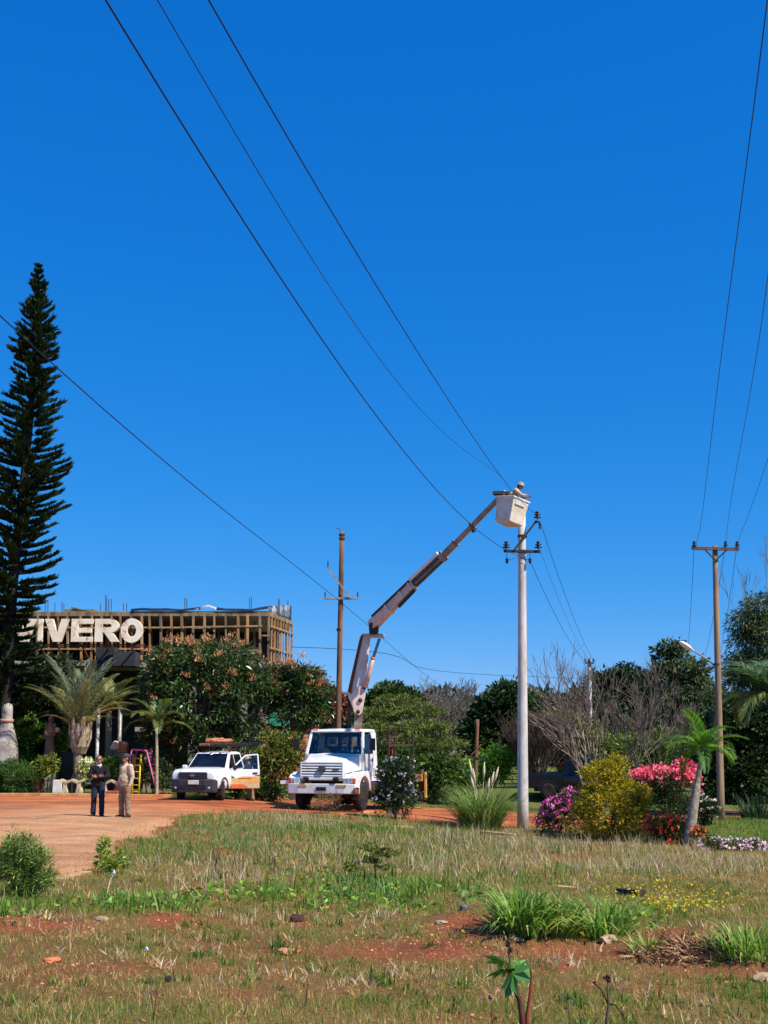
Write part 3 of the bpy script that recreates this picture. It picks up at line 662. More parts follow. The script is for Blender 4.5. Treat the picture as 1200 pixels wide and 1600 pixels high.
# chassis rails, axles and mudguards
for x in (-.42, .42):
    mb = MB(); mb.box((x, 4.0, .82), (.09, 7.2, .22)); mb.build('chassis_rail', DARKSTEEL, TR)
for y in (1.12, 5.4):
    mb = MB(); mb.tube([(-.95, y, .5), (.95, y, .5)], .09, 8); mb.build('axle', DARKSTEEL, TR, True)
mb = MB(); mb.box((.75, 3.0, .72), (.42, .9, .42)); mb.build('fuel_tank', DARKSTEEL, TR, bevel=.05)
mb = MB(); mb.box((0, 1.1, .95), (.9, 1.5, .5)); mb.build('engine_block', DARKSTEEL, TR)
for s in (-1, 1):
    wheel(TR, s*1.0, 1.12, .5, .28, STEEL, sgn=s)
    for k in (0, 1): wheel(TR, s*(.82 + .3*k), 5.4, .5, .26, STEEL, sgn=s)
# bumper
mb = MB(); prof = [(-1.22,.30),(-1.16,.06),(-.8,0),(.8,0),(1.16,.06),(1.22,.30),(1.22,.42),(1.1,.42),(1.08,.2),(-1.08,.2),(-1.1,.42),(-1.22,.42)]
mb.prism(prof, .62, .97, lambda u, v, t: (u, v, t)); bp = mb.build('bumper', WHITE, TR, bevel=.025)
mb = MB(); mb.box((.02, -.012, .79), (.34, .03, .13)); mb.build('number_plate', BLACKPL, bp)
for x, w in ((-.62,.28),(.72,.32)):
    mb = MB(); mb.box((x, -.004, .91), (w, .03, .07)); mb.build('sticker', pm('yellow_sticker', S(226,176,70), S(206,150,50), 8), bp)
mb = MB(); mb.add([(1.1,.02,.64),(1.2,.08,.62),(1.235,.3,.6),(1.235,.3,.82),(1.22,.1,.86),(1.15,.0,.82)], [(0,1,2,3,4,5)]); o = mb.build('rust_patch', RUST, bp); o.modifiers.new('solid','SOLIDIFY').thickness = .02
# hood
def quad_ring(y, w0, w1, z0, z1, bulge=.04):
    return [(-w0, y, z0), (w0, y, z0), (w0*.99, y, (z0+z1)/2), (w1, y, z1 - .07), (w1 - .1, y, z1), (w1*.4, y, z1 + bulge), (-w1*.4, y, z1 + bulge), (-w1 + .1, y, z1), (-w1, y, z1 - .07), (-w0*.99, y, (z0+z1)/2)]
mb = MB(); mb.loft([quad_ring(.14, .80, .70, 1.12, 1.68, .01), quad_ring(.2, .82, .72, 1.06, 1.73, .02), quad_ring(.7, .90, .80, 1.04, 1.86), quad_ring(1.32, .98, .92, 1.04, 1.99)])
hood = mb.build('hood', WHITE, TR, bevel=.02)
# grille: surround, black recess, five white slats, round badge with a three-pointed star
mb = MB(); gy = .10
for a, b in (((-.72, gy, 1.20), (-.72, gy, 1.68)), ((.72, gy, 1.20), (.72, gy, 1.68))): mb.beam(a, b, .05, .07, up=(0,1,0))
mb.box((0, gy, 1.70), (1.49, .07, .05)); mb.box((0, gy, 1.18), (1.49, .07, .05)); gr = mb.build('grille', WHITE, TR, bevel=.01)
mb = MB(); mb.box((0, .135, 1.44), (1.40, .02, .46)); mb.build('grille_recess', BLACKPL, gr)
for i in range(5):
    mb = MB(); mb.box((0, .095, 1.25 + i*.094), (1.39, .05, .058), Matrix.Rotation(R(-18), 3, 'X')); mb.build('slat', WHITE, gr)
ax = Matrix.Rotation(R(90), 3, 'X')
mb = MB(); mb.lathe([(.13,0),(.13,.05),(.02,.05)], 24, (.02, .075, 1.48), ax); bd = mb.build('badge', BLACKPL, gr, True)
mb = MB(); mb.lathe([(.10,.0),(.125,.0),(.125,.018),(.10,.018)], 24, (.02, .03, 1.48), ax)
for k in range(3):
    a = R(90 + 120*k); mb.beam((.02, .018, 1.48), (.02 + .105*math.cos(a), .018, 1.48 + .105*math.sin(a)), .04, .02, up=(0,1,0), w2=.006)
mb.build('star', pm('dull_chrome', S(96,96,98), rough=.4, metal=.6), bd)
mb = MB(); mb.box((.5, .06, 1.47), (.2, .02, .05)); mb.build('model_badge', pm('dull_chrome', S(96,96,98)), gr)
mb = MB(); mb.box((0, .10, 1.10), (1.15, .12, .12)); mb.build('tow_slot', BLACKPL, TR)
mb = MB(); mb.box((0, .03, 1.125), (.84, .06, .07)); mb.build('tow_slot_lip', WHITE, TR, bevel=.01)
for x in (-.52, .52):
    mb = MB(); mb.box((x, .0, 1.15), (.16, .1, .10)); mb.build('hood_latch', BLACKPL, TR, bevel=.01)
# front fenders with arches
for s in (-1, 1):
    mb = MB(); arcp = arc(1.12, .55, .62, .66, 0, 180, 12)
    side = [(.14, .72), (.10, 1.12), (.22, 1.28), (.6, 1.36), (1.2, 1.38), (1.86, 1.36), (1.86, .72)]
    # outer skin as a side profile extruded across
    prof = [(.12,.97),(.10,1.14),(.2,1.27),(.6,1.36),(1.2,1.385),(1.9,1.38),(1.9,.66)] + [p for p in arcp if p[1] >= .60] + [(.44,.97)]
    mb.prism(prof, s*.72, s*1.16, lambda u, v, t: (t, u, v)); fd = mb.build('fender', WHITE, TR, bevel=.03)
    mb = MB(); mb.box((s*.92, .075, 1.07), (.32, .06, .19)); mb.build('headlight', LAMP, fd, bevel=.02)
    mb = MB(); mb.box((s*1.115, .10, 1.07), (.10, .09, .19)); mb.build('turn_signal', AMBER, fd, bevel=.015)
    mb = MB(); mb.box((s*.93, .06, 1.07), (.025, .05, .2)); mb.build('lamp_divider', WHITE, fd)
for s in (-1, 1):
    mb = MB(); mb.beam((s*.83, .16, 1.33), (s*1.0, 1.34, 1.42), .012, .02); mb.build('hood_seam', BLACKPL, hood)
    mb = MB(); mb.box((s*1.052, 1.585, 1.6), (.006, .014, .78)); mb.build('door_seam', BLACKPL, TR)
    mb = MB(); mb.box((s*1.052, 2.395, 1.6), (.006, .014, .78)); mb.build('door_seam', BLACKPL, TR)
# cab: pillars and panels round real openings
W0, W1 = 1.05, .97; yb, yt, yr = 1.32, 1.62, 2.95; zbelt, zroof = 2.0, 2.78
cabm = WHITE
mb = MB(); mb.hexa([(-W0,yb,1.0),(W0,yb,1.0),(W0,yr,1.0),(-W0,yr,1.0),(-W0+.02,yb+.02,1.2),(W0-.02,yb+.02,1.2),(W0-.02,yr,1.2),(-W0+.02,yr,1.2)]); cab = mb.build('cab_floor', cabm, TR, bevel=.02)
for s in (-1, 1):
    mb = MB(); mb.hexa([(s*W0, yb+.25, 1.2), (s*(W0-.06), yb+.25, 1.2), (s*(W0-.06), yr-.55, 1.2), (s*W0, yr-.55, 1.2), (s*(W0-.005), yb+.25, zbelt), (s*(W0-.065), yb+.25, zbelt), (s*(W0-.065), yr-.55, zbelt), (s*(W0-.005), yr-.55, zbelt)]); dr = mb.build('door', cabm, TR, bevel=.012)
    mb = MB(); mb.box((s*(W0+.015), yr-.72, 1.78), (.03, .2, .04)); mb.build('handle', BLACKPL, dr)
    mb = MB(); mb.beam((s*(W0-.03), yb+.27, zbelt+.02), (s*(W0-.03), yr-.57, zbelt+.02), .05, .05); mb.beam((s*(W0-.03), yr-.58, zbelt+.02), (s*(W1-.03), yr-.58, zroof-.08), .05, .05); mb.build('window_frame', BLACKPL, dr)
    mb = MB(); mb.hexa([(s*(W0-.035), yb+.2, zbelt+.02), (s*(W0-.045), yb+.2, zbelt+.02), (s*(W0-.045), yr-.6, zbelt+.02), (s*(W0-.035), yr-.6, zbelt+.02), (s*(W1-.035), yt+.12, zroof-.06), (s*(W1-.045), yt+.12, zroof-.06), (s*(W1-.045), yr-.6, zroof-.06), (s*(W1-.035), yr-.6, zroof-.06)]); mb.build('pane', GLASS, dr)
    mb = MB(); mb.box((s*(W0+.004), yb+.95, 1.62), (.006, .1, .5), Matrix.Rotation(R(-12), 3, 'X')); mb.build('blue_stripe', pm('blue_stripe', S(60,90,150), S(80,110,170), 3), dr)
    mb = MB(); mb.hexa([(s*W0, yb, 1.2), (s*(W0-.1), yb-.0, 1.2), (s*(W0-.1), yb+.245, 1.2), (s*W0, yb+.245, 1.2), (s*(W0-.01), yb+.02, zbelt), (s*(W0-.11), yb+.02, zbelt), (s*(W0-.11), yb+.245, zbelt), (s*(W0-.01), yb+.245, zbelt)]); mb.build('cowl_side', cabm, TR, bevel=.01)
    mb = MB(); mb.beam((s*(W0-.05), yb+.05, zbelt-.02), (s*(W1-.05), yt+.02, zroof+.01), .085, .09, up=(1,0,0)); mb.build('windscreen_pillar', cabm, TR, bevel=.015)
    mb = MB(); mb.hexa([(s*W0, yr-.54, 1.2), (s*(W0-.07), yr-.54, 1.2), (s*(W0-.07), yr, 1.2), (s*W0, yr, 1.2), (s*W1, yr-.54, zroof), (s*(W1-.07), yr-.54, zroof), (s*(W1-.07), yr, zroof), (s*W1, yr, zroof)]); mb.build('rear_corner', cabm, TR, bevel=.02)
    # mirrors
    mb = MB(); mb.tube([(s*(W0-.03), yb+.2, 2.1), (s*(W0+.3), yb+.05, 2.15), (s*(W0+.3), yb+.05, 2.55), (s*(W1), yt, 2.62)], .016, 6); mr_ = mb.build('mirror', BLACKPL, TR, True)
    mb = MB(); mb.box((s*(W0+.3), yb+.02, 2.34), (.2, .09, .44)); mb.build('mirror_shell', BLACKPL, mr_, bevel=.03)
mb = MB(); mb.hexa([(-W0+.1,yb-.03,1.2),(W0-.1,yb-.03,1.2),(W0-.1,yb+.06,1.2),(-W0+.1,yb+.06,1.2),(-W0+.1,yb-.02,zbelt),(W0-.1,yb-.02,zbelt),(W0-.1,yb+.1,zbelt),(-W0+.1,yb+.1,zbelt)]); mb.build('cowl', cabm, TR)
mb = MB()
mb.loft([[(-w, y, z), (w, y, z), (w-.02, y, z+h), (0, y, z+h+c), (-w+.02, y, z+h)] for y, w, z, h, c in ((yt-.06,.93,zroof,.05,.01),(yt+.05,.965,zroof,.10,.02),(2.2,.97,zroof,.12,.03),(yr-.1,.97,zroof,.11,.02),(yr,.95,zroof,.07,.01))]); mb.build('roof', cabm, TR, True, bevel=.02)
for x in (-.75, .75):
    mb = MB(); mb.box((x, yt-.02, zroof+.13), (.18, .07, .05)); mb.build('marker_light', AMBER, TR, bevel=.01)
mb = MB(); mb.hexa([(-W0+.09, yb+.07, zbelt), (W0-.09, yb+.07, zbelt), (W0-.09, yb+.08, zbelt), (-W0+.09, yb+.08, zbelt), (-W1+.08, yt+.02, zroof), (W1-.08, yt+.02, zroof), (W1-.08, yt+.03, zroof), (-W1+.08, yt+.03, zroof)]); mb.build('windscreen', GLASS, TR)
for x0, x1 in ((-.35,-.75),(.25,-.2)):
    mb = MB(); mb.beam((x0, yb+.02, zbelt+.02), (x1, yb+.13, zbelt+.28), .02, .02); mb.build('wiper', BLACKPL, TR)
mb = MB(); mb.box((0, yr-.03, 1.6), (1.9, .06, .8)); mb.box((0, yr-.03, zroof-.08), (1.85, .06, .17)); mb.box((-.34,yr-.03,2.34),(.12,.06,.7)); mb.box((.36,yr-.03,2.34),(.12,.06,.7)); mb.build('rear_wall', INTERIOR, TR)
mb = MB(); mb.box((0, yb+.44, 1.94), (1.8, .56, .22)); mb.build('dashboard', INTERIOR, TR, bevel=.04)
for x in (-.5, .5):
    mb = MB(); mb.box((x, 2.45, 1.45), (.55, .5, .22)); mb.box((x, 2.68, 1.9), (.52, .14, .75)); mb.build('seat', INTERIOR, TR, bevel=.05)
mb = MB(); mb.tube([(.5 + .22*math.cos(a), 1.98 - .1*math.sin(a), 2.02 + .2*math.sin(a)) for a in [2*math.pi*i/20 for i in range(21)]], .016, 6); mb.build('steering_wheel', BLACKPL, TR, True)
# things on the dashboard
xw = lambda p: WI.inverted() @ Vector(p)
def helmet(mb, c, k=1, m=None):
    mb.lathe([(.155*k,0),(.165*k,.008*k),(.125*k,.02*k),(.12*k,.06*k),(.1*k,.11*k),(.06*k,.14*k),(.01,.15*k)], 14, c, m)
mb = MB(); helmet(mb, (0,0,0), 1.0); o = mb.build('hard_hat', pm('yellow_plastic', S(240,190,20), rough=.4), None, True); o.location = xw((-.36, yb+.32, 2.045)); tag(o, 'yellow hard hat lying behind the truck windscreen', 'hard hat')
mb = MB()
for i in range(7): mb.ell((rnd.uniform(-.34,.34), rnd.uniform(-.08,.08), .03), (.13,.1,.05 + .03*rnd.random()), 10, 6, Matrix.Rotation(rnd.uniform(0,3),3,'Z'))
o = mb.build('cloth_bundle', pm('blue_cloth', S(60,120,180), S(110,150,190), 6, .9), None, True, remesh=.02); o.location = xw((.42, yb+.34, 2.055)); o.rotation_euler = (0,0,R(-19.5)); tag(o, 'crumpled pale blue cloth behind the truck windscreen', 'cloth')
# flat bed and racks
mb = MB(); mb.box((0, 5.8, 1.12), (2.3, 3.7, .12)); bed = mb.build('flat_bed', DARKSTEEL, TR, bevel=.01)
for i in range(9):
    mb = MB(); mb.box((-1.0 + i*.25, 5.8, 1.195), (.235, 3.66, .03)); mb.build('bed_plank', pm('bed_wood', S(110,80,58), S(80,58,44), 4, .9), bed)
for i in range(5):
    mb = MB(); mb.box((0, 4.2 + i*.8, 1.0), (1.9, .1, .12)); mb.build('cross_member', DARKSTEEL, bed)
for y, hgt in ((3.95, 2.98), (4.75, 2.98), (7.1, 2.75)):
    for s in (-1, 1):
        mb = MB(); mb.beam((s*1.12, y, 1.1), (s*1.12, y, hgt), .07, .07, up=(0,1,0)); mb.build('rack_post', DARKSTEEL, TR)
for z, ya, yb2 in ((2.62,3.9,4.9),(2.3,3.9,7.15)):
    for s in (-1, 1):
        mb = MB(); mb.beam((s*1.12, ya, z), (s*1.12, yb2, z), .065, .08); mb.build('rack_rail', DARKSTEEL, TR)
for y, z in ((3.95,2.62),(4.75,2.62),(7.1,2.3)):
    mb = MB(); mb.beam((-1.12, y, z+.003), (1.12, y, z+.003), .06, .06); mb.build('rack_rail', DARKSTEEL, TR)
mb = MB(); mb.beam((1.05, 5.0, 1.4), (1.0, 4.6, 2.25), .12, .14); mb.build('rusty_lever', RUST, TR)
mb = MB(); mb.beam((.9, 5.6, 1.3), (.85, 5.4, 2.2), .14, .12); mb.build('rusty_lever', RUST, TR)
for i in range(3):
    mb = MB(); mb.tube([(-.6 + i*.5, 4.9, 1.36), (-.6 + i*.5 + .3, 7.2, 1.36)], .1, 10); mb.build('bed_cargo', (RUST, DARKSTEEL, STEEL)[i], TR, True)
for s in (-1, 1):
    mb = MB(); mb.box((s*1.0, 7.66, 1.02), (.24, .05, .12)); mb.build('tail_light', REDLENS, TR, bevel=.01)
# outriggers
for s in (1, -1):
    mb = MB(); mb.box((s*1.32, 6.55, 1.02), (.75, .32, .28)); og = mb.build('outrigger', OCHRE, TR, bevel=.02)
    mb = MB(); mb.tube([(s*1.62, 6.55, 1.35), (s*1.62, 6.55, .5)], .085, 10); mb.build('leg_cylinder', DARKSTEEL, og, True)
    mb = MB(); mb.tube([(s*1.62, 6.55, .55), (s*1.62, 6.55, .06)], .045, 10); mb.build('leg_rod', STEEL, og, True)
    mb = MB(); mb.lathe([(.2,0),(.2,.03),(.08,.06)], 14, (s*1.62, 6.55, .0)); mb.build('foot_plate', RUST, og)
    mb = MB(); mb.beam((s*1.78, 6.5, 1.25), (s*1.78, 6.5, .25), .06, .16, up=(0,1,0)); mb.build('leg_guard', OCHRE, og)
mb = MB(); mb.beam((-1.5, .25, 1.0), (-1.1, .3, 1.0), .09, .12); mb.build('side_step', WHITE, TR)
# boom: mast, first boom, ram, elbow, second boom with two extensions, bucket
mast0 = xw((.02, 3.42, .9)); A = at(558.5, 1112, 47.45); B = at(573, 993, 46.6); E = at(588, 971, 46.3); T1 = at(646, 913, 45.2); T2 = at(691, 870, 44.3); C = at(787, 771, 42.15)
mb = MB(); mb.lathe([(.55,0),(.55,.18),(.42,.24),(.40,.5)], 18, xw((.02,3.42,1.0))); mb.build('turntable', DARKSTEEL, TR, True, xf=WI)
mb = MB(); mb.beam(mast0, A + Vector((.05,0,-.0)), .46, .46, up=(0,1,0), w2=.28, h2=.34); mb.build('mast', pm('mast_grey', S(150,138,130), S(104,88,80), 2, .7, c3=S(110,60,44), s3=2, t3=.58), TR, xf=WI, bevel=.015)
mb = MB(); mb.beam(A + Vector((-.3,.05,.55)), mast0 + Vector((-.22,0,.6)), .16, .2, up=(0,1,0)); mb.build('mast_ram', DARKSTEEL, TR, xf=WI)
kx = .0215    # metres per photograph pixel near the boom
def plate(poly, y0, y1): 
    m_ = MB(); pts0 = [at(px, py, y0) for px, py in poly]; pts1 = [at(px, py, y1) for px, py in poly]; n = len(poly)
    m_.add(pts0 + pts1, [tuple(range(n)), tuple(range(2*n-1, n-1, -1))] + [(i, i+n, (i+1)%n+n, (i+1)%n) for i in range(n)]); return m_
m_ = plate([(555,1115),(563,1115),(571,1086),(571,1068),(579,996),(577,990),(565,990),(562,996),(543,1080),(544,1088)], 46.75, 47.15); fb = m_.build('first_boom', WORNWHITE, TR, xf=WI, bevel=.02)
m_ = plate([(561.5,1001),(565,992),(567.5,992),(548,1084),(543.5,1080)], 46.70, 46.748); m_.build('edge_plate', RUST, fb, xf=WI)
m_ = plate([(553,1113),(561,1118),(566,1113),(571,1086),(571,1070),(556,1074),(548,1086)], 46.66, 46.749); m_.build('pivot_plate', WORNPINK, fb, xf=WI, bevel=.01)
m_ = plate([(553,1113),(561,1118),(566,1113),(571,1086),(571,1070),(556,1074),(548,1086)], 47.152, 47.24); m_.build('pivot_plate', WORNPINK, fb, xf=WI, bevel=.01)
for px, py, r in ((559.5,1112,.075),(563,1094,.085),(569,1075,.06)):
    mb = MB(); p = at(px, py, 46.6); mb.tube([p, p + Vector((0,.7,0))], r, 12); mb.build('pin', IRON, fb, True, xf=WI)
r0, r1, r2 = at(571, 1074, 46.6), at(583, 1028, 46.5), at(593, 998, 46.4)
mb = MB(); mb.tube([r0, r1], .082, 12); mb.tube([r0.lerp(r1, .97), r1.lerp(r2, .03)], .095, 12); rm_ = mb.build('lift_ram', pm('ram_pink', S(210,168,150), S(184,134,116), 3, .6), TR, True, xf=WI)
for dx in (-.03, .03):
    mb = MB(); mb.tube([r1 + Vector((dx,0,0)), r2 + Vector((dx,0,0))], .025, 8); mb.build('ram_rod', pm('blue_rod', S(70,80,130), rough=.3, metal=.5), rm_, True, xf=WI)
m_ = plate([(576,974),(588,972),(592,982),(591,990),(577,991)], 46.2, 46.8); m_.build('elbow', IRON, TR, xf=WI, bevel=.02)
mb = MB(); mb.tube([at(578,993,46.4), at(600,994,46.3)], .09, 12); mb.build('elbow_pin', pm('pin_cream', S(206,190,164), S(170,150,124), 4, .6), TR, True, xf=WI)
d2 = (T1 - E).normalized()
mb = MB(); mb.beam(E - d2*.28, T1 + d2*.05, .34, .40, up=(0,0,1), w2=.28, h2=.30); sb = mb.build('second_boom', WORNPINK, TR, xf=WI, bevel=.02)
n2_ = d2.cross(Vector((0,1,0))).normalized(); n2_ = n2_ if n2_.z > 0 else -n2_
mb = MB(); mb.beam(E + n2_*.25 - Vector((0,.1,0)), T1 + n2_*.2 - Vector((0,.1,0)), .07, .07); mb.build('hydraulic_pipe', DARKSTEEL, sb, xf=WI)
for t in (.35, .72, .95):
    p = E.lerp(T1, t); mb = MB(); mb.beam(p - d2*.06, p + d2*.06, .39, .42 - .08*t); mb.build('collar', WORNWHITE, sb, xf=WI, bevel=.01)
mb = MB(); mb.beam(E.lerp(T1, .5) - n2_*.22 - Vector((0,.2,0)), E.lerp(T1, .93) - n2_*.2 - Vector((0,.2,0)), .08, .1); mb.build('hose_bundle', IRON, sb, xf=WI)
mb = MB(); mb.beam(T1, T2, .26, .27); ex = mb.build('boom_sleeve', pm('shaded_boom', S(64,58,58), S(88,74,68), 3, .5), TR, xf=WI, bevel=.01)  # dark colour stands in for the shade on the boom's underside
mb = MB(); mb.beam(T1.lerp(T2,.02) + n2_*.175, T2 + n2_*.165, .27, .13); mb.build('sunlit_top_strip', CLEANWHITE, ex, xf=WI, bevel=.01)  # white strip added along the sleeve to paint its sunlit top
mb = MB(); mb.beam(T1.lerp(T2,.02) - n2_*.05 - Vector((0,.18,0)), T2 - n2_*.05 - Vector((0,.18,0)), .04, .05); mb.build('sleeve_pipe', STEEL, ex, xf=WI)
mb = MB(); mb.beam(T2 - d2*.1, T2 + d2*.12, .31, .32); mb.build('sleeve_end', pm('worn_grey', S(150,140,130), S(100,84,72), 3, .6), ex, xf=WI, bevel=.01)
m2 = T2.lerp(C, .22)
mb = MB(); mb.beam(T2 - d2*.1, m2, .19, .2); e1 = mb.build('boom_extension', pm('brown_boom', S(176,150,132), S(138,112,98), 3, .55, c3=S(120,64,44), s3=2, t3=.6), TR, xf=WI, bevel=.01)
mb = MB(); mb.beam(m2 - d2*.15, C + d2*.1, .14, .15); mb.build('boom_tip', pm('brown_boom', S(124,98,84)), TR, xf=WI, bevel=.01)
for t in (.0, .22, .5):
    p = T2.lerp(C, t); mb = MB(); mb.beam(p - d2*.05, p + d2*.05, .22, .23); mb.build('collar', pm('worn_grey', S(150,140,130)), e1, xf=WI, bevel=.008)
mb = MB(); p = T2.lerp(C, .47); mb.box(p - n2_*.16, (.14,.12,.1)); mb.build('valve', IRON, e1, xf=WI)
# bucket hangs from a cross tube at the tip
BKY = 41.15
bc = at(798, 800, BKY); bm3 = Matrix.Rotation(R(11), 3, 'Y') @ Matrix.Rotation(R(43), 3, 'Z')
bk4 = Matrix.Translation(bc) @ bm3.to_4x4()
hw, hb, hh, th = .40, .34, .47, .03
mb = MB()
def shell(w0, w1, z0, z1): return [[(-w, -w, z), (w, -w, z), (w, w, z), (-w, w, z)] for w, z in ((w0, z0), (w1, z1))]
rings = [[(sx*w, sy*w, z) for sx, sy in ((-1,-1),(1,-1),(1,1),(-1,1))] for w, z in ((hb*.8, -hh), (hb, -hh+.07), (hw, hh-.06), (hw+.03, hh-.06), (hw+.03, hh), (hw-th, hh), (hb-th, -hh+.1), (hb*.75, -hh+.06))]
mb.loft(rings); bk = mb.build('bucket', pm('bucket_fibreglass', S(232,222,204), S(206,190,166), 2, .5, c3=S(150,120,92), s3=2.2, t3=.62), TR, xf=WI @ bk4, bevel=.015)
mb = MB(); mb.box((hb*.55 + .18, -.02, .08), (.03, .12, .15), Matrix.Rotation(R(-4),3,'Y')); mb.build('step_hole', BLACKPL, bk, xf=WI @ bk4)
mb = MB(); mb.box((hb+.012, 0, -.27), (.03, .42, .24), Matrix.Rotation(R(4),3,'Y')); mb.build('step_panel', pm('bucket_panel', S(222,196,150), S(200,168,124), 3, .6), bk, xf=WI @ bk4, bevel=.02)
mb = MB(); mb.box((-.05, -hw-.008, .28), (.5, .03, .16), Matrix.Rotation(R(4),3,'X')); mb.build('pad', pm('pad_white', S(214,208,200), rough=.6), bk, xf=WI @ bk4, bevel=.01)
ca, cb2 = at(770, 770, BKY + .35), at(808, 771, BKY + .35)
mb = MB(); mb.beam(ca, cb2, .14, .12); mb.beam(ca + Vector((.02,0,-.03)), ca + Vector((.4,0,-.2)), .06, .08); hg = mb.build('bucket_hanger', IRON, TR, xf=WI, bevel=.01)
mb = MB(); mb.beam(C, at(793, 771, BKY + .3), .14, .16); mb.build('hanger_link', IRON, hg, xf=WI)
for px in (787, 806):
    mb = MB(); mb.beam(at(px, 770, BKY + .35), at(px + 1, 783, BKY + .1), .07, .09, up=(0,1,0)); mb.build('hanger_bracket', IRON, hg, xf=WI)

# ================================================================== PICKUPS
def pickup(name, label, loc, rot, paint, opened, cladding, loaded):
    T = thing(name, label, 'pickup truck', loc, rot); HW = .92
    def ring(y, w, z0, z1, sh=.12, tw=None):      # rounded lower body section
        tw = tw or w - .06
        return [(-w*.93, y, z0), (w*.93, y, z0), (w, y, z0 + .18), (w, y, z1 - sh), (tw, y, z1 - .02), (tw*.55, y, z1 + .015), (-tw*.55, y, z1 + .015), (-tw, y, z1 - .02), (-w, y, z1 - sh), (-w, y, z0 + .18)]
    mb = MB()
    mb.loft([ring(.10,.82,.74,1.05,.12,.72), ring(.2,.87,.62,1.12,.12,.78), ring(.5,.92,.42,1.16), ring(1.15,.92,.42,1.19), ring(1.62,.92,.40,1.20), ring(1.75,.92,.40,1.10,.04), ring(3.55,.92,.40,1.08,.04)])
    body = mb.build('body', paint, T, True, bevel=.02)
    # bed
    mb = MB()
    for s in (-1, 1): mb.box((s*.86, 4.45, .82), (.12, 1.76, .62))
    mb.box((0, 4.45, .60), (1.62, 1.76, .1)); mb.box((0, 5.29, .82), (1.60, .07, .6)); mb.build('cargo_bed', paint, T, bevel=.03)
    mb = MB(); mb.box((0, 5.33, .88), (1.0, .02, .12)); mb.build('tailgate_trim', BLACKPL, T)
    for s in (-1, 1):
        mb = MB(); mb.box((s*.88, 5.31, .88), (.1, .06, .36)); mb.build('tail_light', REDLENS, T, bevel=.01)
    mb = MB(); mb.box((0, 5.38, .52), (1.7, .16, .16)); mb.build('rear_bumper', BLACKPL, T, bevel=.03)
    # greenhouse shell, then dark panes just proud of it
    mb = MB(); G = lambda y, w, z: [(-w, y, z), (w, y, z)]
    def gr_(y, z, w): return (y, z, w)
    P = [(1.42,1.13,.80),(2.12,1.74,.66),(2.9,1.79,.66),(3.35,1.74,.66),(3.55,1.10,.82)]
    L_ = [(-w, y, z) for y, z, w in P]; Rr = [(w, y, z) for y, z, w in P]
    roofc = [(0, y, z + (.025 if 0 < i < 4 else 0)) for i, (y, z, w) in enumerate(P)]
    vs = L_ + roofc + Rr; fs = []
    for i in range(4): fs += [(i, i+1, 6+i, 5+i), (5+i, 6+i, 11+i, 10+i)]
    fs += [(0,1,2,3,4), (10,14,13,12,11)]
    # belt: widen to the body
    mb.add(vs, fs); mb.add([(-.88,1.5,1.1),(.88,1.5,1.1),(.88,3.55,1.08),(-.88,3.55,1.08),(-.8,1.45,1.13),(.8,1.45,1.13),(.82,3.55,1.12),(-.82,3.55,1.12)], [(0,1,5,4),(1,2,6,5),(2,3,7,6),(3,0,4,7)])
    gh = mb.build('cab', paint, T, False, bevel=.015)
    def pane(nm, pts, off, parent=gh, m=DARKGLASS, th=.012):
        p = [Vector(q) for q in pts]; nrm = (p[1]-p[0]).cross(p[2]-p[0]).normalized(); nrm = nrm if nrm.dot(Vector(off)) > 0 else -nrm
        mb = MB(); mb.add([q + nrm*.004 for q in p] + [q + nrm*(.004+th) for q in p], [tuple(range(len(p))), tuple(range(2*len(p)-1, len(p)-1, -1))] + [(i, (i+1)%len(p), (i+1)%len(p)+len(p), i+len(p)) for i in range(len(p))])
        return mb.build(nm, m, parent)
    GL = pm('dark_window', S(14,17,22), S(22,26,32), 2, .06, spec=.6)
    f = lambda t, k: (k*(.80 + (.66-.80)*t - .05), 1.42 + .70*t, 1.13 + .61*t)
    pane('windscreen', [f(.07,-1), f(.07,1), f(.93,1), f(.93,-1)], (0,-1,.5), m=GL)
    for s in (-1, 1):
        sd = lambda y, z: (s*(.82 + (.66-.82)*(z-1.12)/.63), y, z)
        pane('front_window', [sd(1.72,1.16), sd(2.42,1.16), sd(2.42,1.68), sd(2.2,1.68)], (s,0,0), m=GL)
        pane('rear_window', [sd(2.52,1.16), sd(3.3,1.16), sd(3.2,1.68), sd(2.52,1.68)], (s,0,0), m=GL)
    pane('back_window', [(-.62,3.5,1.2),(.62,3.5,1.2),(.55,3.39,1.62),(-.55,3.39,1.62)], (0,1,.3), m=GL)
    # nose
    mb = MB(); mb.prism([(-.90,.36),(-.84,.08),(-.5,0),(.5,0),(.84,.08),(.90,.36),(.80,.40),(-.80,.40)], .30, .80, lambda u, v, t: (u, v, t)); fbm = mb.build('front_bumper', cladding, T, bevel=.05)
    mb = MB(); mb.box((0, .03, .50), (1.1, .08, .16)); mb.build('air_intake', BLACKPL, fbm, bevel=.01)
    for s in (-1, 1):
        mb = MB(); mb.lathe([(.045,0),(.045,.03),(.01,.04)], 12, (s*.66, .05, .48), ax); mb.build('fog_light', LAMP, fbm)
    mb = MB(); mb.box((.06, -.016, .68), (.42, .03, .15)); mb.build('number_plate', pm('plate_white', S(226,220,206), S(206,196,178), 10, .5), fbm, bevel=.01)
    mb = MB(); mb.box((0, .10, .93), (1.10, .12, .24)); gl_ = mb.build('grille', BLACKPL, T, bevel=.03)
    for i in range(3):
        mb = MB(); mb.box((0, .045, .86 + i*.07), (1.02, .03, .032)); mb.build('grille_bar', pm('grille_grey', S(60,60,64), rough=.35), gl_)
    mb = MB(); mb.lathe([(.1,0),(.1,.03),(.01,.035)], 18, (0, .028, .93), ax @ Matrix.Diagonal((1,.45,1))); mb.build('oval_badge', pm('badge_blue', S(120,128,146), rough=.3, metal=.4), gl_)
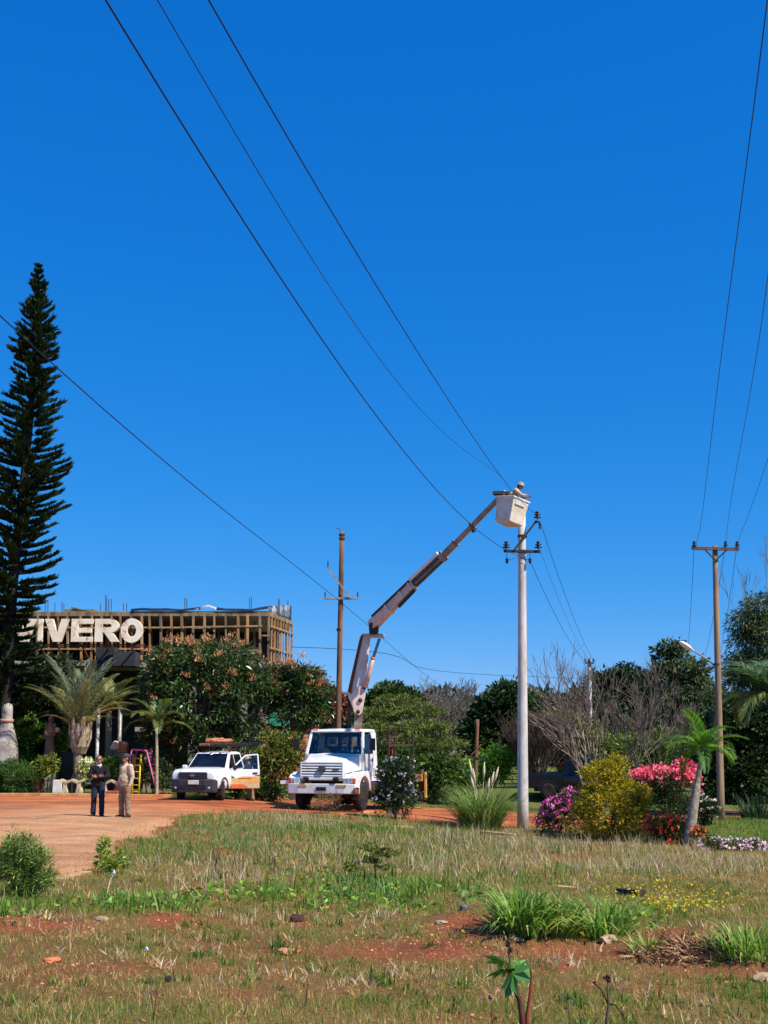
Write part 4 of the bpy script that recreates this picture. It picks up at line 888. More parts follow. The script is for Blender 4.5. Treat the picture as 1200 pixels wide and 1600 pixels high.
    for s in (-1, 1):
        mb = MB(); mb.hexa([(s*.57,.06,.84),(s*.89,.24,.84),(s*.89,.34,.84),(s*.57,.15,.84),(s*.57,.09,1.03),(s*.88,.26,1.06),(s*.88,.36,1.06),(s*.57,.2,1.03)]); mb.build('headlight', LAMP, T, bevel=.01)
        mb = MB(); mb.box((s*1.02, 1.78, 1.2), (.2, .12, .16)); mb.build('wing_mirror', paint if s < 0 else BLACKPL, T, bevel=.04)
        for y in (.95, 4.22):
            st = Matrix.Rotation(R(14), 3, 'Z') if (y < 2 and opened) else None
            wheel(T, s*.80, y, .375, .25, STEEL, sgn=s, rotm=st)
            # arch lip
            mb = MB(); ap = arc(y, .385, .47, .47, 5, 175, 14); ai = arc(y, .385, .40, .40, 5, 175, 14)
            strip(mb, ap, ai, lambda u, v, t: (s*(.86 + t*.35), u, v)); mb.build('wheel_arch', cladding, T)
    mb = MB(); mb.box((0, 2.6, .42), (1.5, 4.6, .16)); mb.build('underbody', BLACKPL, T)
    def doorpart(y0, y1, nm='door'):
        m_ = MB(); m_.box((.925, (y0+y1)/2, .78), (.03, y1-y0, .58)); return m_.build(nm, paint, T, bevel=.01)
    if opened:
        # the left front door stands open: hinge at its front edge
        hinge = Vector((.90, 1.74, 0)); rotm = Matrix.Translation(hinge) @ Matrix.Rotation(R(-62), 4, 'Z') @ Matrix.Translation(-hinge)
        # closed position lies in the x=.9 plane from y=1.74 back to y=2.84; opening turns the rear edge outwards
        mb = MB(); prof = [(1.74,.40),(2.82,.40),(2.84,.62),(2.84,1.12),(1.74,1.12)]
        mb.prism(prof, .87, .94, lambda u, v, t: (t, u, v)); dr = mb.build('door', paint, T, xf=rotm, bevel=.015)
        fr = [((.905,1.74,1.12),(.80,2.28,1.64)), ((.80,2.28,1.64),(.80,2.76,1.68)), ((.80,2.76,1.68),(.905,2.80,1.1))]
        mb = MB()
        for a, b in fr: mb.beam(a, b, .05, .085, up=(1,0,0))
        mb.build('window_frame', paint, dr, xf=rotm, bevel=.01)
        mb = MB(); mb.add([(.90,1.82,1.13),(.90,2.76,1.13),(.80,2.72,1.64),(.80,2.3,1.60)], [(0,1,2,3)]); o = mb.build('pane', GLASS, dr, xf=rotm); o.modifiers.new('solid','SOLIDIFY').thickness = .006
        mb = MB(); mb.box((.955, 2.66, .98), (.03, .18, .045)); mb.build('handle', BLACKPL, dr, xf=rotm)
        xx = .9425
        for pts, m_ in (([(1.745,.74),(2.2,.86),(2.835,.84),(2.835,.64),(2.3,.62),(1.745,.70)], pm('livery_yellow', S(232,170,90), S(220,152,70), 3, .4)), ([(1.745,.695),(2.3,.615),(2.835,.635),(2.835,.42),(2.45,.415),(2.2,.56),(1.745,.56)], pm('livery_beige', S(206,178,140), S(190,160,120), 3, .4)), ([(1.745,.55),(2.2,.55),(2.42,.415),(1.745,.415)], pm('livery_orange', S(228,100,30), S(214,88,24), 3, .4)), ([(1.745,.76),(1.745,.9),(1.9,.8)], pm('livery_green', S(60,120,90), rough=.4)), ([(2.84,.86),(2.6,.875),(2.84,.93)], pm('livery_green', S(60,120,90)))):
            mb = MB(); n = len(pts); mb.prism(pts, xx, xx + .004, lambda u, v, t: (t, u, v)); mb.build('livery', m_, dr, xf=rotm)
        mb = MB(); mb.box((.95, 2.25, .78), (.004, .5, .03)); mb.build('livery_lettering', pm('livery_dark', S(120,90,50)), dr, xf=rotm)
        mb = MB(); mb.prism([(1.78,1.12),(2.8,1.12),(2.8,.5),(1.78,.5)], .84, .902, lambda u, v, t: (t, u, v)); mb.build('door_opening', INTERIOR, T)
    else:
        for y0, y1 in ((1.76,2.74),(2.78,3.5)):
            o = doorpart(y0, y1); mb = MB(); mb.box((.955, y1-.16, 1.0), (.03,.16,.04)); mb.build('handle', BLACKPL, o)
    if loaded:
        for s in (-1, 1):
            for y in (3.75, 5.1):
                mb = MB(); mb.tube([(s*.82, y, 1.1), (s*.78, y, 2.02)], .022, 6); mb.build('rack_post', BLACKPL, T)
            mb = MB(); mb.tube([(s*.78, 2.0, 1.98), (s*.78, 5.15, 2.02)], .022, 6); mb.build('rack_bar', BLACKPL, T)
            mb = MB(); mb.tube([(s*.62, 2.2, 1.74), (s*.78, 2.2, 1.99)], .02, 6); mb.build('rack_post', BLACKPL, T)
        for y in (2.05, 3.2, 4.4, 5.1):
            mb = MB(); mb.tube([(-.8, y, 2.0), (.8, y, 2.0)], .022, 6); mb.build('rack_bar', BLACKPL, T)
        for x in (-.3, .1):
            mb = MB(); mb.box((x, 2.45, 1.822), (.05, .75, .012)); mb.build('roof_rib', BLACKPL, T)
    return T
GREYCLAD = pm('grey_bumper', S(58,58,62), S(46,46,50), 3, .5)
pk = pickup('pickup_truck', 'white pickup with orange striped door open and ladders on its rack', foot(299, 46.2), R(-13), CLEANWHITE, True, GREYCLAD, True)
PW = Matrix.Translation(pk.location) @ pk.rotation_euler.to_matrix().to_4x4()
# load on the rack: ladder, second ladder, orange rope bundle
def ladder(label, a0, a1, w, n, m):
    r_ = thing('ladder', label, 'ladder', PW @ Vector(a0), pk.rotation_euler[2]); a0, a1 = Vector(a0), Vector(a1); o0 = a0.copy()
    for s in (-1, 1):
        mb = MB(); mb.beam(Vector((s*w/2,0,0)), a1 - o0 + Vector((s*w/2,0,0)), .04, .075); mb.build('rail', m, r_)
    for i in range(n):
        p = (a1 - o0) * ((i + .5)/n); mb = MB(); mb.tube([p + Vector((-w/2,0,0)), p + Vector((w/2,0,0))], .016, 6); mb.build('rung', m, r_)
    return r_
ladder('dark ladder lying across the pickup rack', (.35, 1.7, 2.06), (.55, 5.2, 2.09), .38, 11, pm('dark_ladder', S(46,44,48), rough=.5))
ladder('weathered wooden ladder lying beside the orange bundle on the pickup rack', (-.35, 2.0, 2.06), (-.25, 5.3, 2.09), .36, 10, pm('wood_ladder', S(150,110,80), S(110,78,56), 4, .8))
mb = MB()
for i in range(14): mb.tube([(rnd.uniform(-.22,.22), 0, .04 + rnd.uniform(0,.07)), (rnd.uniform(-.26,.26), .7, .05 + rnd.uniform(0,.1)), (rnd.uniform(-.22,.22), 1.5, .04 + rnd.uniform(0,.07))], .045, 8)
o = mb.build('rope_bundle', pm('orange_rope', S(206,130,92), S(170,98,66), 8, .8, bump=.5), None, True); o.location = PW @ Vector((-.12, 2.1, 2.13)); o.rotation_euler[2] = R(-22); tag(o, 'faded orange bundle tied on the pickup rack', 'bundle')
pickup('pickup_truck', 'dark blue pickup parked behind the magenta azalea', foot(1004, 57.5) , R(77), pm('navy_paint', S(10,12,22), S(13,15,26), 1, .25, coat=.5), False, BLACKPL, False)

# ================================================================== PEOPLE
SKIN = pm('skin', S(178,122,94), S(160,104,78), 8, .55); HAIRM = pm('dark_hair', S(40,32,28), S(28,22,20), 20, .6)
TAN = pm('tan_workwear', S(198,178,150), S(172,152,126), 5, .9, bump=.4, bscale=14); TANDARK = pm('tan_trousers', S(146,124,100), S(116,96,78), 5, .9, bump=.4, bscale=12)
NAVY = pm('navy_trousers', S(30,36,62), S(22,26,46), 4, .9, bump=.4, bscale=12); BLACKKNIT = pm('black_sweater', S(16,17,20), S(24,25,28), 5, .95, bump=.4, bscale=16)
SHOE = pm('dark_shoe', S(50,44,40), S(34,30,28), 6, .6)
FOLDS = bpy.data.textures.new('cloth_folds', 'CLOUDS'); FOLDS.noise_scale = .11; FOLDS.noise_depth = 2
def folds(o):
    d = o.modifiers.new('folds', 'DISPLACE'); d.texture = FOLDS; d.strength = .03; d.mid_level = .5; d.texture_coords = 'LOCAL'; return o
def person(label, loc, rot, J, top, bottom, build=1.0, belly=0, head_yaw=0, head_pitch=0, hat=None, glasses=False, hairm=HAIRM, collar=None, lean=0, scale=1.0, short_hair=True, stoop=0):
    """local frame: faces -Y, x to the viewer's right when facing the camera, z up. J gives wrists, elbows, knees and ankles."""
    V_ = Vector
    sh = [V_((s*.185*build, .01 - lean*.35, 1.39 - stoop*.8)) for s in (-1, 1)]; hip = [V_((s*.095, 0, .93)) for s in (-1, 1)]
    el, wr = [V_(p) for p in J['elbow']], [V_(p) for p in J['wrist']]; kn, an = [V_(p) for p in J['knee']], [V_(p) for p in J['ankle']]
    ch = V_((0, -lean*.28, 1.27 - stoop*.4)); nk = V_((0, -lean*.38, 1.46 - stoop*.85)); hc = V_((0, -.015 - lean*.5, 1.615 - stoop)); pel = V_((0, 0, .96))
    mb = MB()
    mb.cap2(pel, .13, ch, .135); mb.cap2(ch, .13, nk, .07); mb.cap2(nk - V_((0,0,.03)), .058, hc - V_((0,0,.05)), .056)
    HR = Matrix.Rotation(head_yaw, 3, 'Z') @ Matrix.Rotation(head_pitch, 3, 'X'); hp_ = lambda x, y, z: hc + HR @ V_((x, y, z))
    mb.ell(hp_(0, .01, .03), (.078, .098, .095), 14, 10, HR); mb.ell(hp_(0, -.022, -.04), (.062, .075, .075), 12, 8, HR); mb.ell(hp_(0, -.06, -.092), (.03, .028, .022), 8, 6, HR)
    mb.cap2(hp_(0, -.088, .03), .012, hp_(0, -.112, -.012), .017); mb.ell(hp_(0, -.092, -.052), (.026, .012, .010), 8, 5, HR)
    mb.ell(hp_(-.03, -.082, .043), (.026, .012, .009), 8, 5, HR); mb.ell(hp_(.03, -.082, .043), (.026, .012, .009), 8, 5, HR)
    for s in (-1, 1): mb.ell(hp_(s*.082, .012, -.005), (.013, .024, .034), 8, 6, HR)
    for i in (0, 1):
        mb.cap2(sh[i], .06*build, el[i], .045); mb.cap2(el[i], .044, wr[i], .03)
        mb.cap2(hip[i], .085, kn[i], .06); mb.cap2(kn[i], .058, an[i], .04)
        # hand: palm, four curled fingers of different length, a thumb from the side of the palm
        d = (wr[i] - el[i]).normalized(); d = V_(J['hand'][i]).normalized() if 'hand' in J else d
        side = V_(J['thumb'][i]).normalized() if 'thumb' in J else V_((0, -1, 0)); side = (side - d*side.dot(d)).normalized(); nrm = d.cross(side).normalized()
        if 'palm' in J and nrm.dot(V_(J['palm'][i])) < 0: nrm = -nrm
        pc = wr[i] + d*.05; mb.cap2(wr[i], .027, pc, .030); mb.ell(pc + d*.012, (.038, .042, .018), 10, 7, Matrix((side, d, nrm)).transposed())
        for k, (off, ln) in enumerate(((.030, .070), (.011, .080), (-.009, .074), (-.028, .058))):
            b0 = pc + side*off + d*.045; b1 = b0 + d*ln*.5 + nrm*ln*.15; b2 = b1 + d*ln*.28 + nrm*ln*.42
            mb.cap2(b0, .0105, b1, .0098, 8); mb.cap2(b1, .0098, b2, .0085, 8)
        t0 = pc + side*.034 - d*.012; t1 = t0 + side*.028 + d*.034 + nrm*.01; mb.cap2(t0, .0125, t1, .0105, 8); mb.cap2(t1, .0105, t1 + d*.03 + nrm*.014, .009, 8)
    P = mb.build('person', SKIN, None, True, remesh=.009); P.location = loc; P.rotation_euler = (0, 0, rot); P.scale = (scale,)*3; tag(P, label, 'person')
    # shirt
    mb = MB()
    mb.cap2(pel + V_((0,0,.05)), .152*build, ch, .158*build); mb.ell(ch + V_((0,0,.02)), (.19*build, .125*build, .15), 14, 9); mb.lathe([(.06,-.10),(.165*build,-.095),(.176*build,-.06),(.172*build,.06),(.16*build,.2)], 16, pel, Matrix.Diagonal((1,.76,1)))
    if belly: mb.ell((0, -.035, 1.07), (.168*build, .13 + belly, .22), 14, 9)
    mb.cap2(ch + V_((0,0,.06)), .12, nk - V_((0,0,.02)), .075)
    for i in (0, 1):
        mb.cap2(ch + (sh[i]-ch)*.6, .10, sh[i], .078*build); mb.cap2(sh[i], .078*build, el[i], .062); mb.cap2(el[i], .060, wr[i] - (wr[i]-el[i])*.06, .044)
        for t in (.35, .75): mb.ell(sh[i].lerp(el[i], t), (.068*build,)*3, 8, 6); 
        mb.ell(el[i], (.066, .066, .06), 8, 6)
    folds(mb.build('sweater' if top is BLACKKNIT else 'shirt', top, P, True, remesh=.014))
    mb = MB()
    mb.ell((0, 0, .93), (.168*build, .135*build, .11), 14, 8)
    for i in (0, 1):
        mb.cap2(hip[i], .108*build, kn[i], .085); mb.cap2(kn[i], .086, an[i] + V_((0,0,.02)), .078); mb.ell(kn[i] + V_((0,-.01,0)), (.088,.088,.08), 8, 6); mb.ell(an[i] + V_((0,-.015,.06)), (.085,.092,.05), 8, 6)
    folds(mb.build('trousers', bottom, P, True, remesh=.014))
    for i in (0, 1):
        td = V_(J['toe'][i]).normalized() if 'toe' in J else V_((0,-1,0)); a = an[i].copy(); a.z = .045
        mb = MB(); mb.cap2(a - td*.05, .045, a + td*.08, .046); mb.cap2(a + td*.05, .046, a + td*.16 + V_((0,0,-.008)), .036); mb.cap2(a + V_((0,0,.0)), .05, a + V_((0,0,.06)), .05)
        o = mb.build('shoe', SHOE, P, True, remesh=.012)
    if collar:
        mb = MB(); mb.lathe([(.075,-.03),(.082,.0),(.072,.03),(.062,.028),(.066,-.02)], 16, nk + V_((0,-.004,.0)), Matrix.Rotation(R(14),3,'X')); mb.build('collar', collar, P, True)
    if hat == 'cap':
        cm = pm('navy_cap', S(62,66,82), S(48,52,66), 6, .9)
        mb = MB(); mb.lathe([(.099,.0),(.102,.03),(.094,.075),(.06,.105),(.01,.115)], 16, hp_(0,.008,.035), HR @ Matrix.Diagonal((.92,1.08,1)))
        mb.add([hp_(x, y, z) for x, y, z in ((-.075,-.07,.045),(-.05,-.17,.035),(0,-.19,.04),(.05,-.17,.035),(.075,-.07,.045),(-.075,-.07,.056),(-.05,-.17,.046),(0,-.19,.052),(.05,-.17,.046),(.075,-.07,.056))], [(0,1,2,3,4),(9,8,7,6,5),(0,5,6,1),(1,6,7,2),(2,7,8,3),(3,8,9,4)])
        mb.build('cap', cm, P, True)
    if hat == 'helmet':
        mb = MB(); helmet(mb, hp_(0,.0,.055), .92, HR @ Matrix.Diagonal((.95,1.15,1))); mb.build('hard_hat', pm('grey_helmet', S(176,164,146), S(150,138,120), 4, .5), P, True)
    if hat == 'sunhat':
        mb = MB(); mb.lathe([(.17,.0),(.175,.008),(.10,.02),(.095,.07),(.06,.10),(.01,.105)], 16, hp_(0,.0,.05), HR); mb.build('hat', pm('straw_hat', S(206,176,140), S(176,146,110), 12, .9), P, True)
    if short_hair:
        mb = MB(); mb.ell(hp_(0,.028,.05), (.086,.098,.088), 14, 9, HR); mb.ell(hp_(0,.05,.0), (.08,.066,.08), 12, 8, HR)
        o = mb.build('hair', hairm, P, True, remesh=.012)
    if glasses:
        mb = MB()
        for s in (-1, 1): mb.ell(hp_(s*.034, -.096, .02), (.030, .012, .021), 10, 6, HR)
        mb.beam(hp_(-.08,-.06,.03), hp_(-.085,.02,.02), .006, .01); mb.beam(hp_(.08,-.06,.03), hp_(.085,.02,.02), .006, .01); mb.beam(hp_(-.07,-.09,.03), hp_(.07,-.09,.03), .008, .01)
        mb.build('sunglasses', BLACKPL, P, True)
    else:
        for s in (-1, 1):
            mb = MB(); mb.ell(hp_(s*.03, -.083, .024), (.013, .008, .008), 8, 5, HR); mb.build('eye', pm('eye_dark', S(40,28,24), rough=.2), P, True)
    mb = MB(); mb.ell(hp_(0, -.094, -.05), (.022, .009, .005), 8, 5, HR); mb.build('mouth', pm('lips', S(140,80,70)), P, True)
    return P
# man in the black sweater: arms folded in front, facing the camera
g = foot(151.5, 35.6)
person('person in black sweater, navy trousers and sunglasses with folded arms on the dirt road', g, R(6),
       dict(elbow=[(-.27,-.06,1.14),(.28,-.05,1.14)], wrist=[(.02,-.20,1.15),(-.02,-.24,1.12)], hand=[(1,-.15,.1),(-1,-.1,.2)], thumb=[(0,-.2,1),(0,-.2,1)],
            knee=[(-.105,-.02,.50),(.115,-.02,.50)], ankle=[(-.115,.0,.085),(.125,.0,.085)], toe=[(-.25,-1,0),(.45,-1,0)]),
       BLACKKNIT, NAVY, 1.0, glasses=True, collar=pm('white_collar', S(206,208,214)), scale=.985)
# man in tan workwear turned towards him
g = foot(194, 35.0)
person('person in tan work shirt and trousers with a dark cap on the dirt road', g, R(-48),
       dict(elbow=[(-.27,.02,1.12),(.27,.06,1.12)], wrist=[(-.25,-.10,.87),(.27,-.04,.86)], thumb=[(.3,-1,0),(-.3,-1,0)],
            knee=[(-.12,-.04,.49),(.12,.0,.49)], ankle=[(-.14,.0,.085),(.15,.04,.085)], toe=[(-.2,-1,0),(.3,-1,0)]),
       TAN, TANDARK, 1.14, belly=.035, head_yaw=R(-14), hat='cap', scale=1.0)
# lineman in the bucket, leaning out towards the pole
bfl = bk4 @ Vector((.03, .05, -hh + .075))
person('person in tan shirt and grey hard hat working from the raised bucket', (bfl.x + .15, bfl.y, bfl.z), R(74),
       dict(elbow=[(-.24,-.38,1.02),(.24,-.42,1.00)], wrist=[(-.12,-.52,1.02),(.10,-.58,1.0)], hand=[(.1,-1,-.1),(-.1,-1,-.1)], thumb=[(.5,0,1),(-.5,0,1)],
            knee=[(-.10,-.04,.49),(.10,-.04,.49)], ankle=[(-.10,.03,.085),(.10,.03,.085)]),
       TAN, TANDARK, 1.06, lean=.6, head_pitch=R(20), hat='helmet', scale=.92, stoop=.24)
# someone standing in the opened pickup door, seen through its window
dp = PW @ Vector((1.42, 2.55, 0)); dp.z = gz(dp.x, dp.y)
person('person in pale tan clothes bending inside the open pickup door', dp, R(-62),
       dict(elbow=[(-.24,-.26,1.16),(.24,-.28,1.16)], wrist=[(-.12,-.46,1.05),(.14,-.48,1.06)], hand=[(0,-1,-.1),(0,-1,-.1)], thumb=[(.4,0,1),(-.4,0,1)],
            knee=[(-.1,-.06,.49),(.1,-.02,.49)], ankle=[(-.11,.02,.085),(.11,.05,.085)]),
       TAN, TANDARK, 1.05, lean=.3, head_pitch=R(18), hat='sunhat', scale=.97)

# ================================================================== PLANTS
G_DARK = [S(34,52,26), S(46,64,30), S(28,42,24)]; G_MID = [S(62,88,38), S(80,104,44), S(48,72,32)]; G_YEL = [S(118,124,44), S(96,112,42), S(140,136,56)]
G_BRIGHT = [S(92,136,42), S(112,150,54), S(70,110,38)]; G_GREY = [S(96,112,84), S(118,128,96), S(78,94,68)]
seedc = [100]
def sd(): seedc[0] += 1; return seedc[0]
def lob(D, ls, depth=.9):
    """ellipsoid lobes from photograph ellipses (cx, cy, rx, ry), standing at distance D (a fifth value shifts it)"""
    out = []; k = 1 / scale_at(D)
    for l in ls:
        dd = D + (l[4] if len(l) > 4 else 0); c = at(l[0], l[1], dd); k = 1 / scale_at(dd)
        out.append((c.x, c.y, c.z, l[2]*k, max(l[2]*k*depth, .2), l[3]*k))
    return out
def cloud(name, root, lobes, nc, nl, cr, ls, asp, cols, mat=LEAF, inner=.5, droop=.2, top=0, outw=.6, flat=.7, kind='stuff'):
    s = sd(); g = np.random.default_rng(s); c, u = clumps(lobes, nc, g, inner, top)
    cs = cr * (0.7 + .6 * g.random(nc))
    o = unit(nc*nl, g) * (g.random(nc*nl) ** .4)[:, None] * np.repeat(cs, nl)[:, None]; o[:, 2] *= flat
    P = np.repeat(c, nl, 0) + o
    D = o / (np.repeat(cs, nl)[:, None]) + np.repeat(u, nl, 0)*outw + g.normal(size=o.shape)*.5; D[:, 2] -= droop
    V, Fc, C = leaves(P, D, ls, asp, cols, .3, .3, s)
    tint = np.repeat(1 + .22 * g.uniform(-1, 1, nc), nl*4)[:, None]
    ob = npmesh(name, V, Fc, np.clip(C*tint, 0, 1), mat, root, loc=None)
    return ob, c, u
def localise(ob, root):
    """move a mesh built in world coordinates into its parent's frame"""
    I = inv(root); ob.data.transform(I); return ob
def stems(name, root, base, tips, r0, r1, m, sag=.12, n=5, sides=6):
    mb = MB(); g = random.Random(sd())
    for t in tips:
        t = Vector(t); d = t - base; pts = []
        for i in range(n):
            f = i/(n-1); p = base + d*f + Vector((g.uniform(-1,1), g.uniform(-1,1), g.uniform(-.3,.6))) * d.length*.05*math.sin(f*math.pi); p.z += math.sin(f*math.pi) * d.length*sag*.5; pts.append(p)
        mb.tube(pts, [r0 + (r1-r0)*i/(n-1) for i in range(n)], sides)
    return mb.build(name, m, root, True, xf=inv(root))
def tree(name, label, cat, bpx, D, ls, nc, nl, cr, leaf, asp, cols, mat=LEAF, tr=.18, bark=BARK, fork=.45, droop=.25, inner=.5, flat=.7, group=None, depth=.9, top=.3, bloom=None, limbs=10, outw=.6):
    b = foot(bpx, D); root = thing(name, label, cat, b, 0, group); L = lob(D, ls, depth)
    cl, c, u = cloud('crown', root, L, nc, nl, cr, leaf, asp, cols, mat, inner, droop, top, outw, flat); localise(cl, root); cl['kind'] = 'stuff'
    cen = Vector(np.average([l[:3] for l in L], axis=0)); f = b.lerp(Vector((cen.x, cen.y, cen.z)), fork); f.x = b.x + (cen.x-b.x)*fork*.7
    mb = MB(); mid = b.lerp(f, .5) + Vector((rnd.uniform(-.1,.1), 0, 0)); mb.tube([b - Vector((0,0,.2)), b + Vector((0,0,.15)), mid, f], [tr*1.35, tr*1.1, tr*.95, tr*.85], 10)
    g = random.Random(sd())
    for i in range(limbs):
        t = Vector(c[g.randrange(len(c))]); k = f.lerp(t, .5) + Vector((0, 0, (t-f).length*.08)); mb.tube([f - Vector((0,0,.1)), k, f.lerp(t, .95)], [tr*.6, tr*.32, tr*.08], 6)
    mb.build('trunk', bark, root, True, xf=inv(root))
    if bloom:
        n, sz, bc, frac, nm = bloom; gg = np.random.default_rng(sd())
        L2 = L; c2, u2 = clumps(L2, n, gg, .9, frac); nl2 = 26
        o = unit(n*nl2, gg) * (gg.random(n*nl2) ** .5)[:, None] * sz; o[:, 2] = np.abs(o[:, 2])*1.3
        P = np.repeat(c2 + u2*cr*.5, nl2, 0) + o; Dd = o/sz + np.repeat(u2, nl2, 0)*.4; Dd[:, 2] += .5
        V, Fc, C = leaves(P, Dd, sz*.5, .36, bc, .3, .2, sd()); ob = npmesh(nm, V, Fc, C, PETAL, root); localise(ob, root); ob['kind'] = 'stuff'
    return root
def shrub(name, label, D, bpx, ls, nc, nl, cr, leaf, asp, cols, mat=LEAF, flower=None, stem_m=BARK, nst=7, sr=.025, droop=.0, cat='shrub', inner=.35, depth=.9, flat=.9, top=.4, group=None, b=None, outw=.6):
    b = b or foot(bpx, D); root = thing(name, label, cat, b, 0, group); L = lob(D, ls, depth)
    cl, c, u = cloud('foliage', root, L, nc, nl, cr, leaf, asp, cols, mat, inner, droop, top, outw, flat); localise(cl, root)
    g = random.Random(sd()); stems('stem', root, b - Vector((0,0,.08)), [c[g.randrange(len(c))] for _ in range(nst)], sr, sr*.4, stem_m)
    if flower:
        n, sz, fc, inn, tp = flower; gg = np.random.default_rng(sd()); c2, u2 = clumps(L, n, gg, inn, tp)
        nl2 = 5; Dd = np.repeat(u2, nl2, 0)*.7 + unit(n*nl2, gg); P = np.repeat(c2 + u2*cr*.45, nl2, 0) + gg.normal(size=(n*nl2, 3))*sz*.3
        V, Fc, C = leaves(P, Dd, sz, .8, fc, .3, .3, sd()); ob = npmesh('flowers', V, Fc, C, PETAL, root); localise(ob, root); ob['kind'] = 'stuff'
    return root
# ------------------------------------------------------------------ tall conifer on the left
def conifer():
    D = 55.0; b = foot(8, D); root = thing('conifer', 'tall narrow dark green conifer with upswept branches in front of the sign', 'tree', b); I = inv(root)
    tk = [(8,1240),(10,1100),(14,1000),(20,910),(34,780),(48,650),(55,530),(59,450),(60,415)]
    wid = [(415,3),(440,11),(470,19),(500,27),(560,36),(640,48),(700,55),(770,62),(850,67),(925,70),(950,50),(970,34),(1000,36),(1016,66),(1050,84),(1100,92),(1140,84),(1190,76)]
    pts = [at(x, y, D) for x, y in tk]; pts[0] = b - Vector((0,0,.2))
    mb = MB(); mb.tube(pts, [.34,.3,.27,.24,.2,.15,.09,.05,.02], 9); mb.build('trunk', pm('conifer_bark', S(50,42,36), S(34,28,24), 8, .95, bump=.5), root, True, xf=I)
    xs_ = np.interp; ty = np.array([p[1] for p in tk][::-1]); tx = np.array([p[0] for p in tk][::-1]); wy = np.array([w[0] for w in wid]); ww = np.array([w[1] for w in wid])
    g = random.Random(5); bm_ = MB(); P = []; Dr = []; Ln = []
    y = 418.0
    while y < 1185:
        w = float(np.interp(y, wy, ww)) / scale_at(D); c = at(float(np.interp(y, ty, tx)), y, D); n = 8 if y > 480 else 6; a0 = g.random()*6.28; w *= g.uniform(.82,1.12)
        for j in range(n):
            if g.random() < .07: continue
            a = a0 + 6.283*j/n + g.uniform(-.4,.4); L = w * g.uniform(.72,1.18); out = Vector((math.cos(a), math.sin(a), 0))
            e0, e1 = (.15, .55) if y < 900 else (-.05, .35)
            if y < 520: e0, e1 = .5, .9
            k = max(3, int(L/.22)); pp = []; p = c.copy() - Vector((0,0,L*.12)); st = L/k
            for i in range(k+1):
                pp.append(p.copy()); e = e0 + (e1-e0)*(i/k)**1.5; p = p + (out*math.cos(e) + Vector((0,0,math.sin(e))))*st
            bm_.tube(pp, [max(.012, .03*(1-i/k)*min(1, L/1.5)) for i in range(k+1)], 4, cap=False)
            for i in range(k):
                f = (i+.5)/k
                if f < .18 and L > .8: continue
                d = (pp[i+1]-pp[i]).normalized(); sdv = d.cross(Vector((0,0,1))).normalized()
                for q in range(34):
                    t = g.random(); s_ = g.uniform(-1,1); base = pp[i].lerp(pp[i+1], t)
                    dv = d*g.uniform(.55,1.1) + Vector((0,0,1))*g.uniform(.05,.75) + sdv*s_*.75
                    P.append(tuple(base + sdv*s_*.05)); Dr.append(tuple(dv)); Ln.append(g.uniform(.18,.40)*min(1,.45+L/1.6))
        y += (12.0 if y > 560 else 8.5) * g.uniform(.85,1.15)
    bm_.build('branches', BARK, root, True, xf=I)['kind'] = 'stuff'
    V, Fc, C = leaves(np.array(P), np.array(Dr), np.array(Ln), .22, [S(24,42,25), S(32,52,28), S(19,34,22), S(46,68,32)], .1, .2, 77)
    o = npmesh('needles', V, Fc, C, NEEDLE, root); localise(o, root); o['kind'] = 'stuff'
conifer()
# ------------------------------------------------------------------ mango trees and neighbours
MANGO = [S(40,62,28), S(54,78,34), S(34,52,26), S(72,92,44)]; RUSTY = [S(186,128,100), S(200,146,116), S(158,100,76), S(180,150,100)]
tree('mango_tree', 'big rounded dark green tree with rusty blossom clusters behind the white pickup', 'tree', 318, 53.5,
     [(318,1085,82,80),(262,1075,42,66),(385,1092,50,62),(345,1035,66,34),(290,1040,46,36),(300,1165,62,48,1),(375,1160,46,40,.5),(250,1140,26,50,.5)], 560, 46, .42, .26, .26, MANGO, GLOSSY_LEAF, .22, bloom=(160,.22,RUSTY,.7,'blossom'), droop=.45)
tree('mango_tree', 'smaller dark green tree with rusty blossoms between the big tree and the truck', 'tree', 455, 54.5,
     [(462,1092,42,50),(490,1098,22,40),(440,1075,32,36),(470,1060,26,26)], 260, 44, .40, .25, .26, MANGO, GLOSSY_LEAF, .14, bloom=(80,.21,RUSTY,.6,'blossom'), droop=.45, fork=.35)
shrub('shrub', 'yellowish green leafy shrub beside the pickup door', 50.5, 425, [(425,1190,34,44),(452,1190,24,46),(400,1210,24,32)], 170, 40, .3, .17, .32, G_MID + [S(96,104,42), S(120,118,48), S(140,108,56)], LEAF, sr=.03)
shrub('shrub', 'low dark leafy shrub under the big tree beside the pickup tyre', 50, 420, [(410,1238,40,12),(380,1240,20,10)], 60, 34, .22, .14, .4, G_MID, LEAF)
tree('reddish_tree', 'far reddish leafed tree top behind the old pole', 'tree', 518, 80, [(512,1095,14,20),(528,1100,14,16)], 70, 40, .55, .3, .4, [S(120,70,62), S(96,60,52), S(70,60,40)], LEAF, .1)
